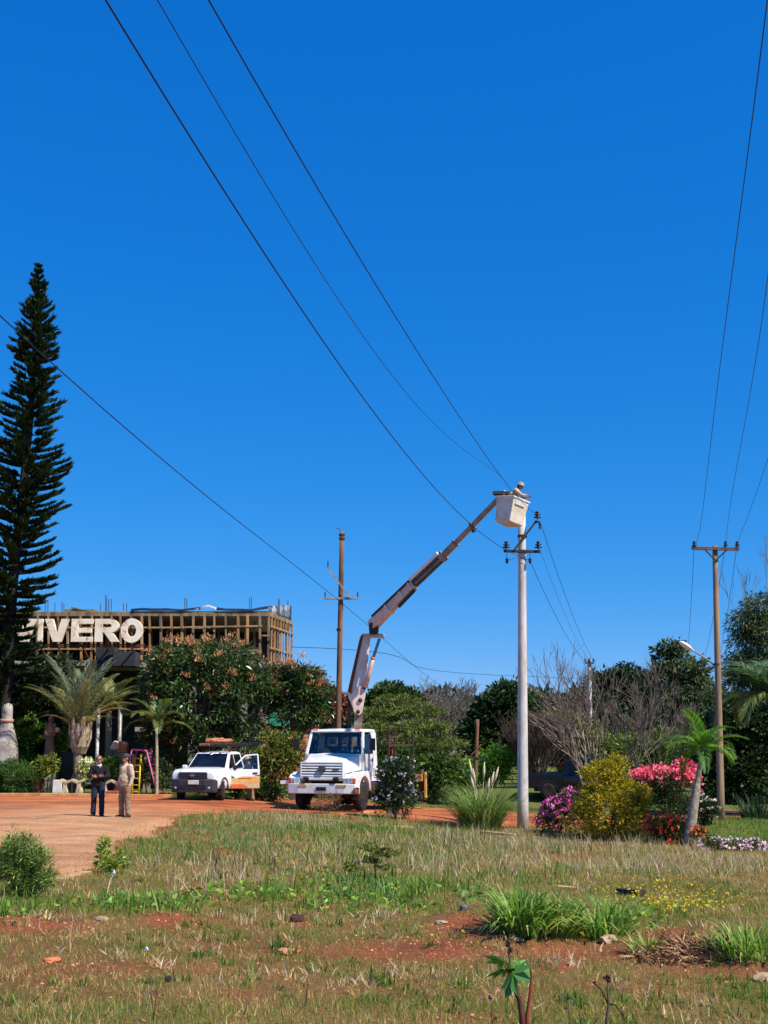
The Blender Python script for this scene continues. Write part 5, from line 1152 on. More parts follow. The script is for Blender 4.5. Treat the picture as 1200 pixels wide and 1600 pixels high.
# ------------------------------------------------------------------ background trees, left to right
tree('cedar_tree', 'broad layered yellow green conifer behind the truck', 'tree', 640, 62,
     [(588,1118,34,11),(648,1112,46,12),(600,1140,44,12,-1),(662,1140,48,13,-2),(690,1165,40,12,-2),(640,1165,50,14,-3),(675,1190,46,12,-3),(600,1165,40,14,0),(622,1098,34,9,1)], 420, 60, .36, .2, .2, [S(84,96,46), S(104,112,54), S(62,78,40)], NEEDLE, .2, droop=-.05, flat=.4, inner=.2, top=.6)
tree('round_tree', 'round dark green tree top behind the layered conifer', 'tree', 612, 84, [(612,1092,34,20),(640,1098,20,16),(590,1100,20,14)], 130, 44, .6, .34, .4, G_DARK + G_MID, LEAF, .2)
tree('dark_tree', 'dark green tree left of the concrete pole with dense crown', 'tree', 785, 78, [(785,1110,38,36),(815,1120,30,34),(760,1130,26,30),(795,1085,24,16),(750,1150,30,30),(800,1160,40,30)], 300, 46, .6, .34, .42, G_DARK + [S(56,80,38)], LEAF, .22)
tree('dark_tree', 'dark green tree behind the leafless tree beside the far pole', 'tree', 890, 92, [(880,1120,36,34),(860,1150,40,34),(905,1100,24,24),(930,1130,40,44),(845,1105,14,16)], 260, 46, .7, .38, .42, G_DARK, LEAF, .22)
tree('dark_tree', 'dark rounded tree top rising behind the middle of the leafless tree', 'tree', 985, 95, [(985,1075,36,34),(950,1085,34,36),(1010,1110,44,40),(960,1130,50,40)], 300, 46, .75, .4, .42, G_DARK, LEAF, .24)
tree('pale_tree', 'grey green tree with loose open crown beside the street lamp', 'tree', 1060, 76, [(1050,1030,24,20),(1072,1050,32,20),(1035,1060,18,16),(1085,1085,36,28),(1060,1100,34,30),(1100,1130,40,40),(1048,1012,12,8)], 250, 42, .6, .33, .42, [S(70,86,58), S(88,102,68), S(52,68,46)], LEAF, .16)
tree('feathery_tree', 'feathery olive tree at the edge of the lawn behind the palm', 'tree', 1195, 60, [(1188,955,24,30),(1205,990,38,36),(1172,1010,26,30),(1192,1045,40,30),(1158,975,14,16),(1165,1060,30,22),(1150,1030,14,14)], 340, 46, .42, .26, .18, [S(66,80,48), S(84,94,56), S(50,64,40)], NEEDLE, .18, droop=.7)
tree('evergreen_tree', 'dense dark evergreen behind the wooden lamp pole', 'tree', 1150, 55, [(1150,1130,40,50),(1185,1150,40,60),(1120,1180,34,44),(1160,1220,52,40),(1120,1235,30,26)], 420, 46, .42, .24, .4, G_DARK + [S(52,74,38)], LEAF, .2)
shrub('shrub', 'lime green shrub behind the pampas grass and the short pole', 65, 772, [(775,1195,32,24),(745,1215,20,20)], 90, 40, .4, .2, .4, G_BRIGHT, LEAF)
shrub('shrub', 'dark leafy thicket at the end of the truck bed', 57, 690, [(690,1215,36,34),(655,1225,30,26),(720,1235,22,20),(630,1205,30,34,1)], 240, 44, .32, .2, .4, G_MID + G_DARK + [S(96,124,48)], LEAF, sr=.03)
shrub('shrub', 'deep green bushes right behind the truck cab', 58, 585, [(590,1200,34,40),(560,1190,30,40,2)], 160, 44, .36, .2, .4, G_MID + G_DARK, LEAF)
shrub('shrub', 'olive low bushes behind the leafless tree', 66, 900, [(895,1150,40,28),(880,1130,22,16),(930,1170,40,30),(990,1180,50,30),(1040,1170,40,30)], 260, 40, .45, .22, .4, G_YEL[:2] + G_MID, LEAF)
# a wood far behind that reads as one mass
L = []
for i in range(-48, 46):
    px = 430 + i*18; L += lob(118 + (i*7 % 5)*4, [(px, 1150 - (i*13 % 7)*4, 24, 30 + (i*5 % 4)*5)], .5)
wd, _, _ = cloud('wood', None, L, 3600, 26, 1.3, .8, .5, G_DARK + [S(60,76,40)], LEAF, .4, .2, .4)
tag(wd, 'far dark woodland closing the horizon', kind='stuff')
# ------------------------------------------------------------------ leafless trees
def branchy(mb, p, d, L, r, n, g, spread=.5, up=.15, fork=2, mn=.006):
    k = 3; pts = [p.copy()]; q = p.copy(); dd = d.copy()
    for i in range(k):
        dd = (dd + Vector((g.uniform(-1,1), g.uniform(-1,1), g.uniform(-.6,1)))*.14 + Vector((0,0,up*.12))).normalized(); q = q + dd*L/k; pts.append(q.copy())
    mb.tube(pts, [r, r*.88, r*.76, r*.62], 5 if r > .03 else 3, cap=False)
    if n == 0: return
    for j in range(fork + (g.random() < .45)):
        ax_ = Vector((g.uniform(-1,1), g.uniform(-1,1), g.uniform(-1,1))).normalized(); nd = (dd + ax_*spread*g.uniform(.6,1.3)).normalized(); nd.z += up*.3
        branchy(mb, q if j < 2 else pts[2], nd.normalized(), L*g.uniform(.62,.86), max(mn, r*.6), n-1, g, spread, up, fork, mn)
def bare(name, label, bpx, D, H, nst, depth, m, seed, spread=.5, lean=.6, r=.08, fork=2, cat='tree', zoff=0, mn=.008, up=.15):
    b = foot(bpx, D); root = thing(name, label, cat, b); g = random.Random(seed)
    for i in range(nst):
        a = 6.283*i/nst + g.uniform(-.4,.4); l = lean*g.uniform(.35,1.15); mb = MB()
        branchy(mb, b + Vector((math.cos(a)*.12, math.sin(a)*.12, -.1 + zoff)), Vector((math.cos(a)*l, math.sin(a)*l*.8, 1)).normalized(), H*g.uniform(.3,.4), r*g.uniform(.7,1.1), depth, g, spread, up, fork, mn)
        mb.build('stem', m, root, True, xf=inv(root))
    return root
bare('leafless_tree', 'wide leafless tree with many grey branches behind the golden shrub', 934, 52, 5.5, 11, 5, TWIG, 11, .5, .72, .08, 2, mn=.010, up=.2)
bare('leafless_tree', 'leafless grey tree top beyond the layered conifer', 692, 86, 5.0, 10, 6, pm('grey_twig', S(150,138,128), S(116,104,96), 2, .9), 12, .5, .5, .13, 2, mn=.02)
bare('leafless_bush', 'dense brown leafless bush beside the concrete pole', 838, 64, 3.3, 75, 4, DARKTWIG, 13, .34, .6, .03, 2, 'shrub', mn=.012, up=.35)
bare('leafless_bush', 'brown leafless bush behind the dark blue pickup', 885, 70, 3.9, 60, 4, DARKTWIG, 14, .38, .6, .03, 2, 'shrub', mn=.013, up=.35)
bare('leafless_tree', 'thin leafless tree rising above the feathery olive tree', 1208, 64, 9.4, 2, 6, TWIG, 15, .3, .12, .1, 2, mn=.012, up=.5)
bare('leafless_tree', 'spindly leafless tree right of the leafless grey tree', 1030, 57, 4.2, 7, 5, TWIG, 16, .45, .5, .05, 2, mn=.010)
# ------------------------------------------------------------------ palms
def frond_mesh(name, L, n, ll, e0, bend, cols, hang=.3, vee=.35, wid=.045, seed=1, m=LEAF):
    g = np.random.default_rng(seed); V = []; Fc = []; C = []
    k = 14; pts = [np.zeros(3)]; ds = []
    for i in range(k):
        e = e0 - bend*((i+.5)/k)**1.3; d = np.array([math.cos(e), 0, math.sin(e)]); ds.append(d); pts.append(pts[-1] + d*L/k)
    pal = np.array(cols)
    for i in range(k):                                    # rachis as a flat folded strip
        w = L*.011*(1 - i/k) + L*.002; a, b = pts[i], pts[i+1]; o = len(V)
        V += [a + [0,w,0], a + [0,-w,0], b + [0,-w*.9,0], b + [0,w*.9,0]]; Fc.append([o,o+1,o+2,o+3]); C += [pal[0]*1.15]*4
        V += [a + [0,0,-w], a + [0,0,w], b + [0,0,w*.9], b + [0,0,-w*.9]]; Fc.append([o+4,o+5,o+6,o+7]); C += [pal[0]*1.1]*4
    for j in range(n):
        t = .12 + .88*j/n; i = min(k-1, int(t*k)); f = t*k - i; p = pts[i]*(1-f) + pts[i+1]*f; d = ds[i]; up = np.array([-d[2], 0, d[0]])
        l = ll * (math.sin(math.pi*min(1, t*.8 + .18))**.6) * (1 + .12*g.uniform(-1,1))
        for s in (-1, 1):
            dv = d*(.55 + .5*t) + np.array([0, s*(1 - .45*t), 0]) + up*vee*g.uniform(.4,1.4); dv /= np.linalg.norm(dv); dv2 = dv + np.array([0,0,-hang*g.uniform(.6,1.6)]); dv2 /= np.linalg.norm(dv2)
            wv = np.cross(dv, up); wv /= np.linalg.norm(wv); wv = wv*wid*.5
            m1 = p + dv*l*.5; e1 = m1 + dv2*l*.55; o = len(V); c = pal[g.integers(len(pal))]*(1 + .25*g.uniform(-1,1))
            V += [p - wv*.5, p + wv*.5, m1 + wv, m1 - wv]; Fc.append([o,o+1,o+2,o+3]); V += [m1 - wv, m1 + wv, e1 + wv*.15, e1 - wv*.15]; Fc.append([o+4,o+5,o+6,o+7]); C += [c]*8
    ob = npmesh(name, np.array(V), np.array(Fc), np.clip(np.array(C), 0, 1), m); me = ob.data; bpy.data.objects.remove(ob); return me
def palm(name, label, b, top, r0, r1, m, fronds, specs, swell=None, seed=1, group=None, rings=True):
    """specs: list of frond meshes; fronds: list of (mesh index, azimuth, pitch, roll, scale)"""
    root = thing(name, label, 'palm', b, 0, group); I = inv(root); b = Vector(b); top = Vector(top)
    mb = MB(); k = 14; pts = []; rad = []
    for i in range(k+1):
        f = i/k; pts.append((b - Vector((0,0,.15))).lerp(top, f)); rad.append((r0 + (r1-r0)*f) * ((1 + .05*(i % 2)) if rings else 1) * (swell(f) if swell else 1))
    mb.tube(pts, rad, 12); mb.build('trunk', m, root, True, xf=I)
    for mi, az, pit, sc in fronds:
        o = bpy.data.objects.new('frond', specs[mi]); COL.objects.link(o); o.parent = root; o.location = I @ top; o.rotation_euler = (0, -pit, az); o.scale = (sc,)*3
    return root
g = random.Random(3)
OLIVE = [S(112,120,72), S(138,138,84), S(90,104,62), S(150,150,104)]; GREYG = [S(112,122,92), S(132,138,104), S(92,104,76)]; DRY = [S(168,140,92), S(140,112,70), S(120,118,66)]
sp1 = [frond_mesh('frond', 3.5, 54, .62, 0, .7, GREYG, .9, .3, .032, 1), frond_mesh('frond', 3.6, 54, .62, 0, .95, OLIVE, .9, .3, .032, 2), frond_mesh('frond', 3.0, 46, .55, 0, 1.5, DRY + OLIVE, 1.0, .2, .035, 3)]
b = foot(121, 52.6); tp_ = at(122, 1150, 52.6)
fr = [(0, g.uniform(0,6.28), R(g.uniform(68,88)), g.uniform(.85,1.15)) for _ in range(11)] + [(1, 6.283*i/9 + .2, R(g.uniform(58,78)), g.uniform(.8,1.0)) for i in range(9)] + [(2, 6.283*i/4 + .6, R(g.uniform(50,60)), .7) for i in range(4)]
fr += [(1, R(8), R(64), .95), (2, R(-10), R(60), .95), (2, R(4), R(66), 1.0)]
tpalm = palm('palm', 'grey green palm with plaited leaf bases beside the white post', b, tp_, .19, .19, pm('palm_trunk', S(150,132,110), S(110,94,78), 5, .9, bump=.5), fr, sp1)
for i in range(18):         # stubs of old leaves, three ranks, making the V pattern
    a = 6.283*(i % 6)/6 + (.5 if (i//6) % 2 else 0); z = tp_.z - .75 + (i//6)*.28; o_ = Vector((math.cos(a), math.sin(a), 0)); c = Vector((b.x, b.y, z))
    mb = MB(); mb.loft([[c + o_*r_ + Vector((-o_.y, o_.x, 0))*w_*s_ + Vector((0,0,h_)) + o_*(t_ if s_ == 0 else 0) for s_, t_ in ((-1,0),(0,.05),(1,0),(0,-.03))] for r_, w_, h_ in ((.15,.2,0),(.34,.2,.3),(.44,.12,.65),(.46,.06,1.0))])
    mb.build('leaf_base', pm('leaf_base', S(176,164,140), S(140,124,100), 4, .85, bump=.3), tpalm, False, xf=inv(tpalm))
sp2 = [frond_mesh('frond', 2.2, 40, .5, 0, 1.2, OLIVE + G_YEL, .5, .3, .05, 5), frond_mesh('frond', 2.1, 40, .48, 0, 1.7, DRY + OLIVE, .7, .3, .05, 6)]
palm('palm', 'slim smooth trunked palm with yellowing fronds beside the plaited palm', foot(168, 55), at(170, 1112, 55), .16, .13, pm('smooth_palm', S(164,160,140), S(134,132,112), 4, .7), [(i % 2, 6.283*i/13, R(30 + (i*37 % 50)), 1.0) for i in range(13)], sp2)
sp3 = [frond_mesh('frond', 1.7, 38, .42, 0, 1.3, G_BRIGHT + OLIVE, .5, .3, .045, 7), frond_mesh('frond', 1.6, 34, .4, 0, 1.9, G_MID + OLIVE, .7, .3, .045, 8)]
palm('palm', 'small green palm with thin pale trunk beside the pink climbing frame', foot(245, 51.6), at(245, 1134, 51.6), .075, .06, pm('thin_palm', S(176,162,134), S(146,130,104), 5, .8), [(i % 2, 6.283*i/14, R(22 + (i*41 % 55)), 1.0) for i in range(14)], sp3)
sp4 = [frond_mesh('frond', 1.5, 46, .36, 0, 1.1, [S(108,150,54), S(86,128,46), S(136,170,74)], .5, .4, .024, 9), frond_mesh('frond', 1.4, 44, .34, 0, 1.7, [S(88,130,50), S(66,104,42)], .6, .3, .024, 10)]
b = foot(1074, 37.0); t1 = at(1097, 1172, 37.0)
palm('palm', 'small bright green palm with leaning mottled trunk between the azaleas', b, t1, .17, .08, pm('mottled_palm', S(164,152,136), S(118,106,92), 7, .9, bump=.5, c3=S(96,100,70), s3=3, t3=.56), [(i % 2, 2.4*i + .3, R(6 + (i*43 % 74)), g.uniform(.75,1.05)) for i in range(22)], sp4, swell=lambda f: 1.0 if f < .6 else 1 - .25*min(1, (f-.6)/.1))
sp5 = [frond_mesh('frond', 3.2, 66, .8, 0, 1.7, [S(72,98,56), S(92,116,70), S(54,80,44)], 1.1, .1, .05, 11), frond_mesh('frond', 3.0, 60, .75, 0, 2.3, [S(96,116,60), S(130,138,70), S(70,92,46)], 1.2, .1, .05, 12)]
palm('palm', 'large drooping palm on the edge of the lawn beside the lamp pole', foot(1216, 46.5), at(1206, 1098, 46.5), .2, .15, BARK, [(i % 2, 6.283*i/18 + .1, R(15 + (i*29 % 60)), g.uniform(.9,1.1)) for i in range(18)], sp5)
# ------------------------------------------------------------------ flowering shrubs on the right
AZL = [S(50,70,34), S(66,86,40), S(40,56,30)]
shrub('azalea_bush', 'magenta flowering azalea at the foot of the concrete pole', 40.2, 872, [(872,1270,24,22),(852,1286,12,14),(888,1254,14,20)], 120, 34, .16, .08, .45, AZL, LEAF, (190,.085,[S(206,100,172), S(226,120,190), S(190,70,150)],.75,.6), sr=.015)
shrub('golden_shrub', 'golden yellow green dense shrub beside the magenta azalea', 38.5, 955, [(955,1262,56,44),(945,1225,34,34),(960,1205,22,22),(925,1215,18,14),(985,1285,34,26),(915,1285,30,28),(1000,1250,18,20)], 480, 40, .17, .12, .24, [S(168,150,32), S(130,124,34), S(92,98,34), S(182,164,40), S(70,80,32)], LEAF, sr=.03, inner=.6, droop=-.15)
shrub('azalea_bush', 'tall pink flowering azalea between the golden shrub and the small palm', 39.5, 1045, [(1040,1222,42,18),(1070,1215,18,20),(1015,1218,24,12),(1040,1250,38,24)], 170, 34, .18, .09, .4, AZL, LEAF, (30,.06,[S(226,110,130)],.8,.9), sr=.02)
ab = [o for o in bpy.data.objects if o.get('label', '').startswith('tall pink')][0]
gg = np.random.default_rng(4); L = lob(39.4, [(1035,1214,46,15),(1070,1205,20,15),(1082,1222,14,14),(1005,1215,20,10)]); c2, u2 = clumps(L, 330, gg, .7, .8)
V, Fc, C = leaves(np.repeat(c2 + u2*.06, 5, 0) + gg.normal(size=(1650,3))*.03, np.repeat(u2,5,0)*.7 + unit(1650, gg), .09, .8, [S(214,100,122), S(224,132,148), S(190,72,98)], .3, .3, 44); ob = npmesh('flowers', V, Fc, C, PETAL, ab); localise(ob, ab); ob['kind'] = 'stuff'
shrub('azalea_bush', 'red orange flowering azalea low beside the leaning palm trunk', 37.6, 1046, [(1050,1300,28,22),(1030,1290,20,18),(1045,1318,24,10)], 120, 34, .15, .08, .42, AZL, LEAF, (170,.075,[S(206,76,58), S(190,54,50), S(216,106,84)],.75,.5), sr=.015)
shrub('azalea_bush', 'pale pink and white flowering low azalea in front of the lawn', 35.2, 1140, [(1112,1322,16,12),(1145,1326,26,11),(1180,1328,18,13)], 120, 30, .13, .07, .42, AZL + [S(96,84,60)], LEAF, (95,.08,[S(226,190,210), S(240,220,228), S(214,168,200)],.75,.7), sr=.012)
shrub('azalea_bush', 'small orange flowering plant on the lawn behind the pale azalea', 36.6, 1100, [(1092,1306,12,10)], 36, 24, .12, .07, .42, AZL, LEAF, (18,.08,[S(226,110,80)],.8,.7), sr=.012)
shrub('white_flower_bush', 'small white flowering bush behind the leaning palm', 40.5, 1102, [(1104,1268,16,20),(1090,1255,12,14)], 80, 30, .16, .09, .4, G_DARK, LEAF, (36,.08,[S(200,202,190)],.8,.6), sr=.014)
shrub('purple_flower_bush', 'small purple flowering plant behind the red azalea', 39.8, 1066, [(1066,1265,12,14)], 40, 26, .14, .08, .4, AZL, LEAF, (50,.08,[S(150,60,150)],.8,.6), sr=.012)
shrub('brunfelsia_bush', 'upright bush with lilac and white flowers in front of the truck bed', 42.2, 618, [(615,1225,26,36),(632,1215,18,28),(605,1250,20,24),(635,1255,16,20),(618,1198,16,12)], 240, 32, .2, .1, .42, [S(46,62,34), S(58,76,40), S(36,50,30)], LEAF, (120,.08,[S(176,168,196), S(140,126,176), S(206,202,206)],.75,.3), sr=.022)
shrub('weed_bush', 'dry brown weeds beside the front tyre of the truck', 43, 515, [(515,1252,14,14),(498,1258,12,10)], 40, 22, .2, .1, .2, [S(120,98,70), S(96,84,54)], LEAF, sr=.01)
# ------------------------------------------------------------------ blade clumps
def blades(name, label, b, rad, h, n, cols, wid=.03, lean=.7, cat='grass clump', parent=None, seed=1, curl=.6, m=GRASS, ns=4):
    g = np.random.default_rng(seed); b = np.array(b); a = g.random(n)*6.283; rr = rad*np.sqrt(g.random(n))*.5
    P0 = np.stack([rr*np.cos(a), rr*np.sin(a), np.zeros(n)-.03], 1); az = a + g.normal(size=n)*.5; L = h*(.65 + .5*g.random(n)); e = R(90) - lean*(.15 + g.random(n))*(.4 + rr/rad*1.4)
    pal = np.array(cols); C0 = pal[g.integers(0, len(pal), n)]*1.25*(1 + .25*g.uniform(-1,1,(n,1)))
    V = []; F_ = []; C = []; p = P0.copy(); el = e.copy(); side = np.stack([-np.sin(az), np.cos(az), np.zeros(n)], 1); side = side*np.cos(.5*g.normal(size=n))[:,None] + np.stack([np.cos(az), np.sin(az), np.zeros(n)],1)*.3
    rows = []
    for i in range(ns+1):
        w = wid*(1 - (i/ns)**1.6)*.5 + .0015; rows.append((p - side*w, p + side*w)); st = (L/ns)[:,None]
        p = p + np.stack([np.cos(az)*np.cos(el), np.sin(az)*np.cos(el), np.sin(el)], 1)*st; el = el - curl*(.4+g.random(n))*(i+1)/ns
    V = np.stack([r for q in rows for r in q], 1)     # n, 2(ns+1), 3
    m_ = 2*(ns+1); base = (np.arange(n)*m_)[:,None]
    F_ = np.concatenate([base + np.array([[2*i, 2*i+1, 2*i+3, 2*i+2]]) for i in range(ns)], 0)
    Cc = np.repeat(np.clip(C0,0,1), m_, 0)
    V = V.reshape(-1,3)
    if parent is None:
        o = npmesh(name, V, F_, Cc, m); o.location = b; return tag(o, label, cat)
    o = npmesh(name, V, F_, Cc, m, parent); o.location = b - np.array(parent.location); o['kind'] = 'stuff'; return o
FRESH = [S(92,126,50), S(112,142,60), S(72,104,42), S(150,164,88)]
b = foot(752, 41.5); pg = thing('pampas_grass', 'tall green pampas grass clump with pale plumes left of the concrete pole', 'grass clump', b)
blades('blades', None, b, 1.2, 1.75, 1300, [S(92,120,58), S(112,138,70), S(72,98,48), S(150,156,96)], .022, .62, parent=pg, seed=31, curl=.75)
for i, (px, py) in enumerate(((733,1186),(739,1200),(757,1190),(772,1205),(779,1198),(736,1212),(765,1215))):
    t = at(px, py, 41.5); mb = MB(); mb.tube([b + Vector((rnd.uniform(-.2,.2),0,0)), (b + t)/2 + Vector((0,0,.1)), t], [.012,.01,.006], 5); mb.tube([t + (b-t)*.0, t + (b-t)*.14, t + (b-t)*.3], [.01,.045,.015], 6); mb.build('plume', pm('plume', S(206,196,164), S(178,164,130), 20, .9), pg, True, xf=inv(pg))
def gclump(label, px, py, rad, h, n, seed, cols=FRESH, wid=.024, lean=.8): b = ground(px, py); return blades('grass_clump', label, b, rad, h, n, cols, wid, lean, seed=seed, curl=.8)
gclump('large arching green grass clump on the red soil mound', 818, 1456, .52, .66, 300, 41, wid=.038)
gclump('second arching green grass clump on the right flank of the large clump', 872, 1458, .42, .60, 210, 42, wid=.034)
gclump('looser green grass clump beside the yellow flower patch', 945, 1462, .5, .58, 130, 43, wid=.026)
gclump('small tuft of green grass at the edge of the brown mound', 1015, 1490, .32, .30, 90, 44)
gclump('green grass tuft growing on the stony right hand slope', 1168, 1490, .6, .42, 200, 45, wid=.02)
gclump('yellowish grass tuft below the yellow flower patch', 965, 1440, .5, .45, 120, 46, wid=.018)
blades('flax_plant', 'dark strap leaved plant at the back of the lawn under the palm', foot(1180, 44.6), .9, 1.0, 120, [S(44,62,42), S(60,78,52), S(34,48,34)], .06, .8, 'plant', seed=47, curl=.25)
# ------------------------------------------------------------------ foreground bushes, sapling, weeds
b = ground(36, 1404)
shrub('shrub', 'feathery green bush at the edge of the dirt road in the foreground', b.y, 36, [(28,1362,26,26),(52,1376,18,20),(12,1338,9,28),(41,1326,6,22),(30,1392,22,14),(68,1350,7,24),(22,1320,5,18),(56,1336,5,20),(76,1374,6,16),(3,1350,9,22)], 300, 34, .10, .075, .14, [S(76,104,48), S(96,124,58), S(58,84,40), S(120,138,70)], NEEDLE, nst=22, sr=.008, b=b, droop=-.3, inner=.2)
b = ground(168, 1366)
shrub('weed_plant', 'upright leafy weed beside the road edge and the white scrap', b.y, 168, [(163,1325,5,16),(160,1342,8,14),(184,1345,12,16),(176,1355,16,10)], 60, 9, .06, .085, .35, FRESH + G_YEL, LEAF, nst=6, sr=.006, b=b)
b = ground(588, 1380); root = thing('sapling', 'small feathery sapling standing among the green weeds', 'tree', b); top = at(580, 1325, b.y)
mb = MB(); mb.tube([b - Vector((0,0,.05)), b.lerp(top,.5) + Vector((.02,0,0)), top], [.014,.011,.006], 6); mb.build('stem', DARKTWIG, root, True, xf=inv(root))
sm = [frond_mesh('spray',   .44, 40, .12, 0, .5, [S(124,134,66), S(144,148,74), S(100,112,56)], .2, .05, .02, 21), frond_mesh('spray', .38, 36, .11, 0, .8, [S(112,124,60), S(150,150,74)], .2, .05, .02, 22)]
cl, _, _ = cloud('foliage', root, lob(b.y, [(572,1322,16,4),(606,1333,17,5),(586,1330,14,5),(552,1354,14,5),(606,1356,15,4),(580,1345,14,5)]), 130, 16, .05, .05, .3, [S(84,100,46), S(110,120,54), S(64,80,40), S(140,140,64)], LEAF, .1, 0, .3, .6, .3); localise(cl, root)
for i in range(6):
    o = bpy.data.objects.new('spray', sm[i % 2]); COL.objects.link(o); o.parent = root; f = .45 + .55*i/5; o.location = inv(root) @ b.lerp(top, f); o.rotation_euler = (0, -R(10 + 22*(i/5)), 2.4*i + .3)
# castor plant at the bottom edge
def palmate(r, cols, seed):
    g = np.random.default_rng(seed); V = []; Fc = []; C = []
    for i in range(8):
        a = R(-150 + 300*i/7); l = r*(1 - .35*abs(i-3.5)/3.5); d = np.array([math.cos(a), math.sin(a), -.25]); s = np.array([-math.sin(a), math.cos(a), 0]); w = l*.19; o = len(V); c = np.array(cols[g.integers(len(cols))])
        V += [np.zeros(3), d*l*.5 + s*w + [0,0,.012], d*l, d*l*.5 + [0,0,-.008]]; Fc.append([o,o+1,o+2,o+3]); V += [np.zeros(3), d*l*.5 + [0,0,-.008], d*l, d*l*.5 - s*w + [0,0,.012]]; Fc.append([o+4,o+5,o+6,o+7]); C += [c]*8
    ob = npmesh('leaf', np.array(V), np.array(Fc), np.array(C), GLOSSY_LEAF); me = ob.data; bpy.data.objects.remove(ob); return me
CB = ground(818, 1640); root = thing('castor_plant', 'young castor plant with glossy star leaves and red stems', 'plant', CB); I = inv(root); Yc = CB.y
rs = pm('red_stem', S(150,74,48), S(120,54,38), 6, .6)
for pts, rr, m_ in (([(818,1640),(816,1590),(812,1562),(803,1542),(800,1530)], [.026,.024,.02,.018,.014], pm('brown_stem', S(96,50,38), S(70,40,32), 6, .7)), ([(826,1640),(824,1590),(828,1560),(831,1525),(828,1508),(822,1502)], [.02,.017,.013,.011,.008,.006], rs), ([(800,1530),(797,1508),(795,1484),(793,1472)], [.01,.008,.006,.004], DARKTWIG)):
    mb = MB(); p = [at(x, y, Yc + .02*(i % 2)) for i, (x, y) in enumerate(pts)]; p[0] = (CB + Vector((p[0].x - CB.x, 0, -.05))) if pts[0][1] > 1600 else p[0]; mb.tube(p, rr, 8); mb.build('stem', m_, root, True, xf=I)
lm = [palmate(.22, [S(92,142,62), S(112,162,78), S(74,122,50)], 1), palmate(.17, [S(98,148,66), S(120,168,84)], 2)]
for (px, py, mi, rx, ry, rz, dy) in ((801,1522,0,R(48),R(10),R(-80),-.06),(786,1503,1,R(40),R(-15),R(150),.02),(812,1513,1,R(45),R(20),R(10),.05),(797,1540,1,R(62),R(-10),R(-100),.03),(789,1514,1,R(25),R(0),R(200),.0)):
    o = bpy.data.objects.new('leaf', lm[mi]); COL.objects.link(o); o.parent = root; q_ = at(px, py, Yc + dy); o.location = I @ q_; o.rotation_euler = (rx, ry, rz)
    mb = MB(); mb.tube([at(800, 1532, Yc), (at(800,1532,Yc) + q_)/2 + Vector((0,0,.01)), q_], [.006,.005,.004], 5); mb.build('leaf_stalk', rs, root, True, xf=I)
mb = MB()
for i in range(16): mb.ell(at(796 + rnd.uniform(-4,4), 1480 + rnd.uniform(-9,8), Yc + rnd.uniform(-.02,.02)), (.012,.012,.012), 6, 5)
mb.build('seed_head', pm('seed_brown', S(70,46,40), S(50,36,32), 9, .9), root, True, xf=I)
def stalk(label, pts, rad, heads=()):
    b = ground(*pts[0]); root = thing('dry_stalk', label, 'plant', b); I = inv(root); Y_ = b.y; mb = MB()
    p = [at(x, y, Y_) for x, y in pts]; p[0] = b - Vector((0,0,.03)); mb.tube(p, [rad*(1 - .6*i/(len(p)-1)) for i in range(len(p))], 6); mb.build('stem', DARKTWIG, root, True, xf=I)
    for hx, hy, hr, br in heads:
        mb = MB(); 
        if br: mb.tube([at(*br, Y_), at((br[0]+hx)/2, (br[1]+hy)/2 - 6, Y_), at(hx, hy, Y_)], [rad*.6, rad*.5, rad*.4], 5)
        for i in range(9): mb.ell(at(hx + rnd.uniform(-1,1)*hr, hy + rnd.uniform(-1,1)*hr, Y_), (hr*.0028,)*3, 6, 5)
        mb.build('seed_head', pm('seed_brown', S(70,46,40)), root, True, xf=I)
    return root
stalk('dead dark forked stalk with dry seed heads', [(946,1625),(948,1590),(951,1570),(949,1545),(950,1530)], .013, ((949,1530,5,None),(929,1536,2.5,(950,1568)),(973,1585,2,(951,1568))))
stalk('thin dry twig between the castor plant and the dead stalk', [(892,1625),(890,1590),(888,1562)], .006, ((888,1560,2,None),(884,1575,1.5,(890,1588))))
stalk('thin dry twig left of the castor plant', [(770,1618),(768,1580),(767,1560)], .006, ((766,1558,2.5,None),(774,1592,2,(769,1600))))
stalk('pale thin grass stem sticking up from the short turf', [(478,1570),(480,1535),(484,1505)], .006)
stalk('pair of pale dry stems near the bottom edge', [(243,1602),(237,1560),(235,1522)], .007, ((245,1550,1,(241,1590)),))
# ------------------------------------------------------------------ nursery garden on the left
tree('garden_tree', 'dark shady tree under the conifer at the nursery', 'tree', 60, 57, [(40,1090,70,50),(95,1075,36,44),(10,1140,50,50),(70,1140,50,46)], 360, 44, .5, .28, .4, [S(36,50,30), S(46,62,34), S(28,40,26)], LEAF, .2)
shrub('shrub', 'light green leafy shrub behind the saint statue', 54.2, 45, [(45,1160,28,40),(25,1190,20,30),(95,1165,16,30),(70,1195,20,20)], 150, 36, .28, .17, .42, G_BRIGHT + G_MID, LEAF)
shrub('shrub', 'rounded fine leaved bush on the lawn beside the kerb', 51.6, 25, [(20,1212,34,24),(45,1218,20,20),(-8,1215,24,24)], 220, 40, .22, .10, .35, [S(62,92,40), S(80,112,50), S(48,74,36)], LEAF)
shrub('shrub', 'small leafy potted plant beside the white cube planter', 51.8, 72, [(70,1200,16,14),(82,1190,8,12)], 60, 30, .2, .15, .3, G_MID + G_YEL, LEAF)
shrub('shrub', 'variegated yellow and white plant beside the person in black', 52, 130, [(130,1212,8,12),(134,1198,8,8)], 50, 26, .2, .14, .5, [S(170,176,60), S(206,206,180), S(70,100,44)], LEAF, (24,.12,[S(226,220,206)],.8,.6))
shrub('shrub', 'leafy plant standing between the two people on the road', 52.2, 172, [(172,1196,18,10),(180,1206,10,10)], 60, 28, .22, .14, .4, G_MID + G_BRIGHT, LEAF)
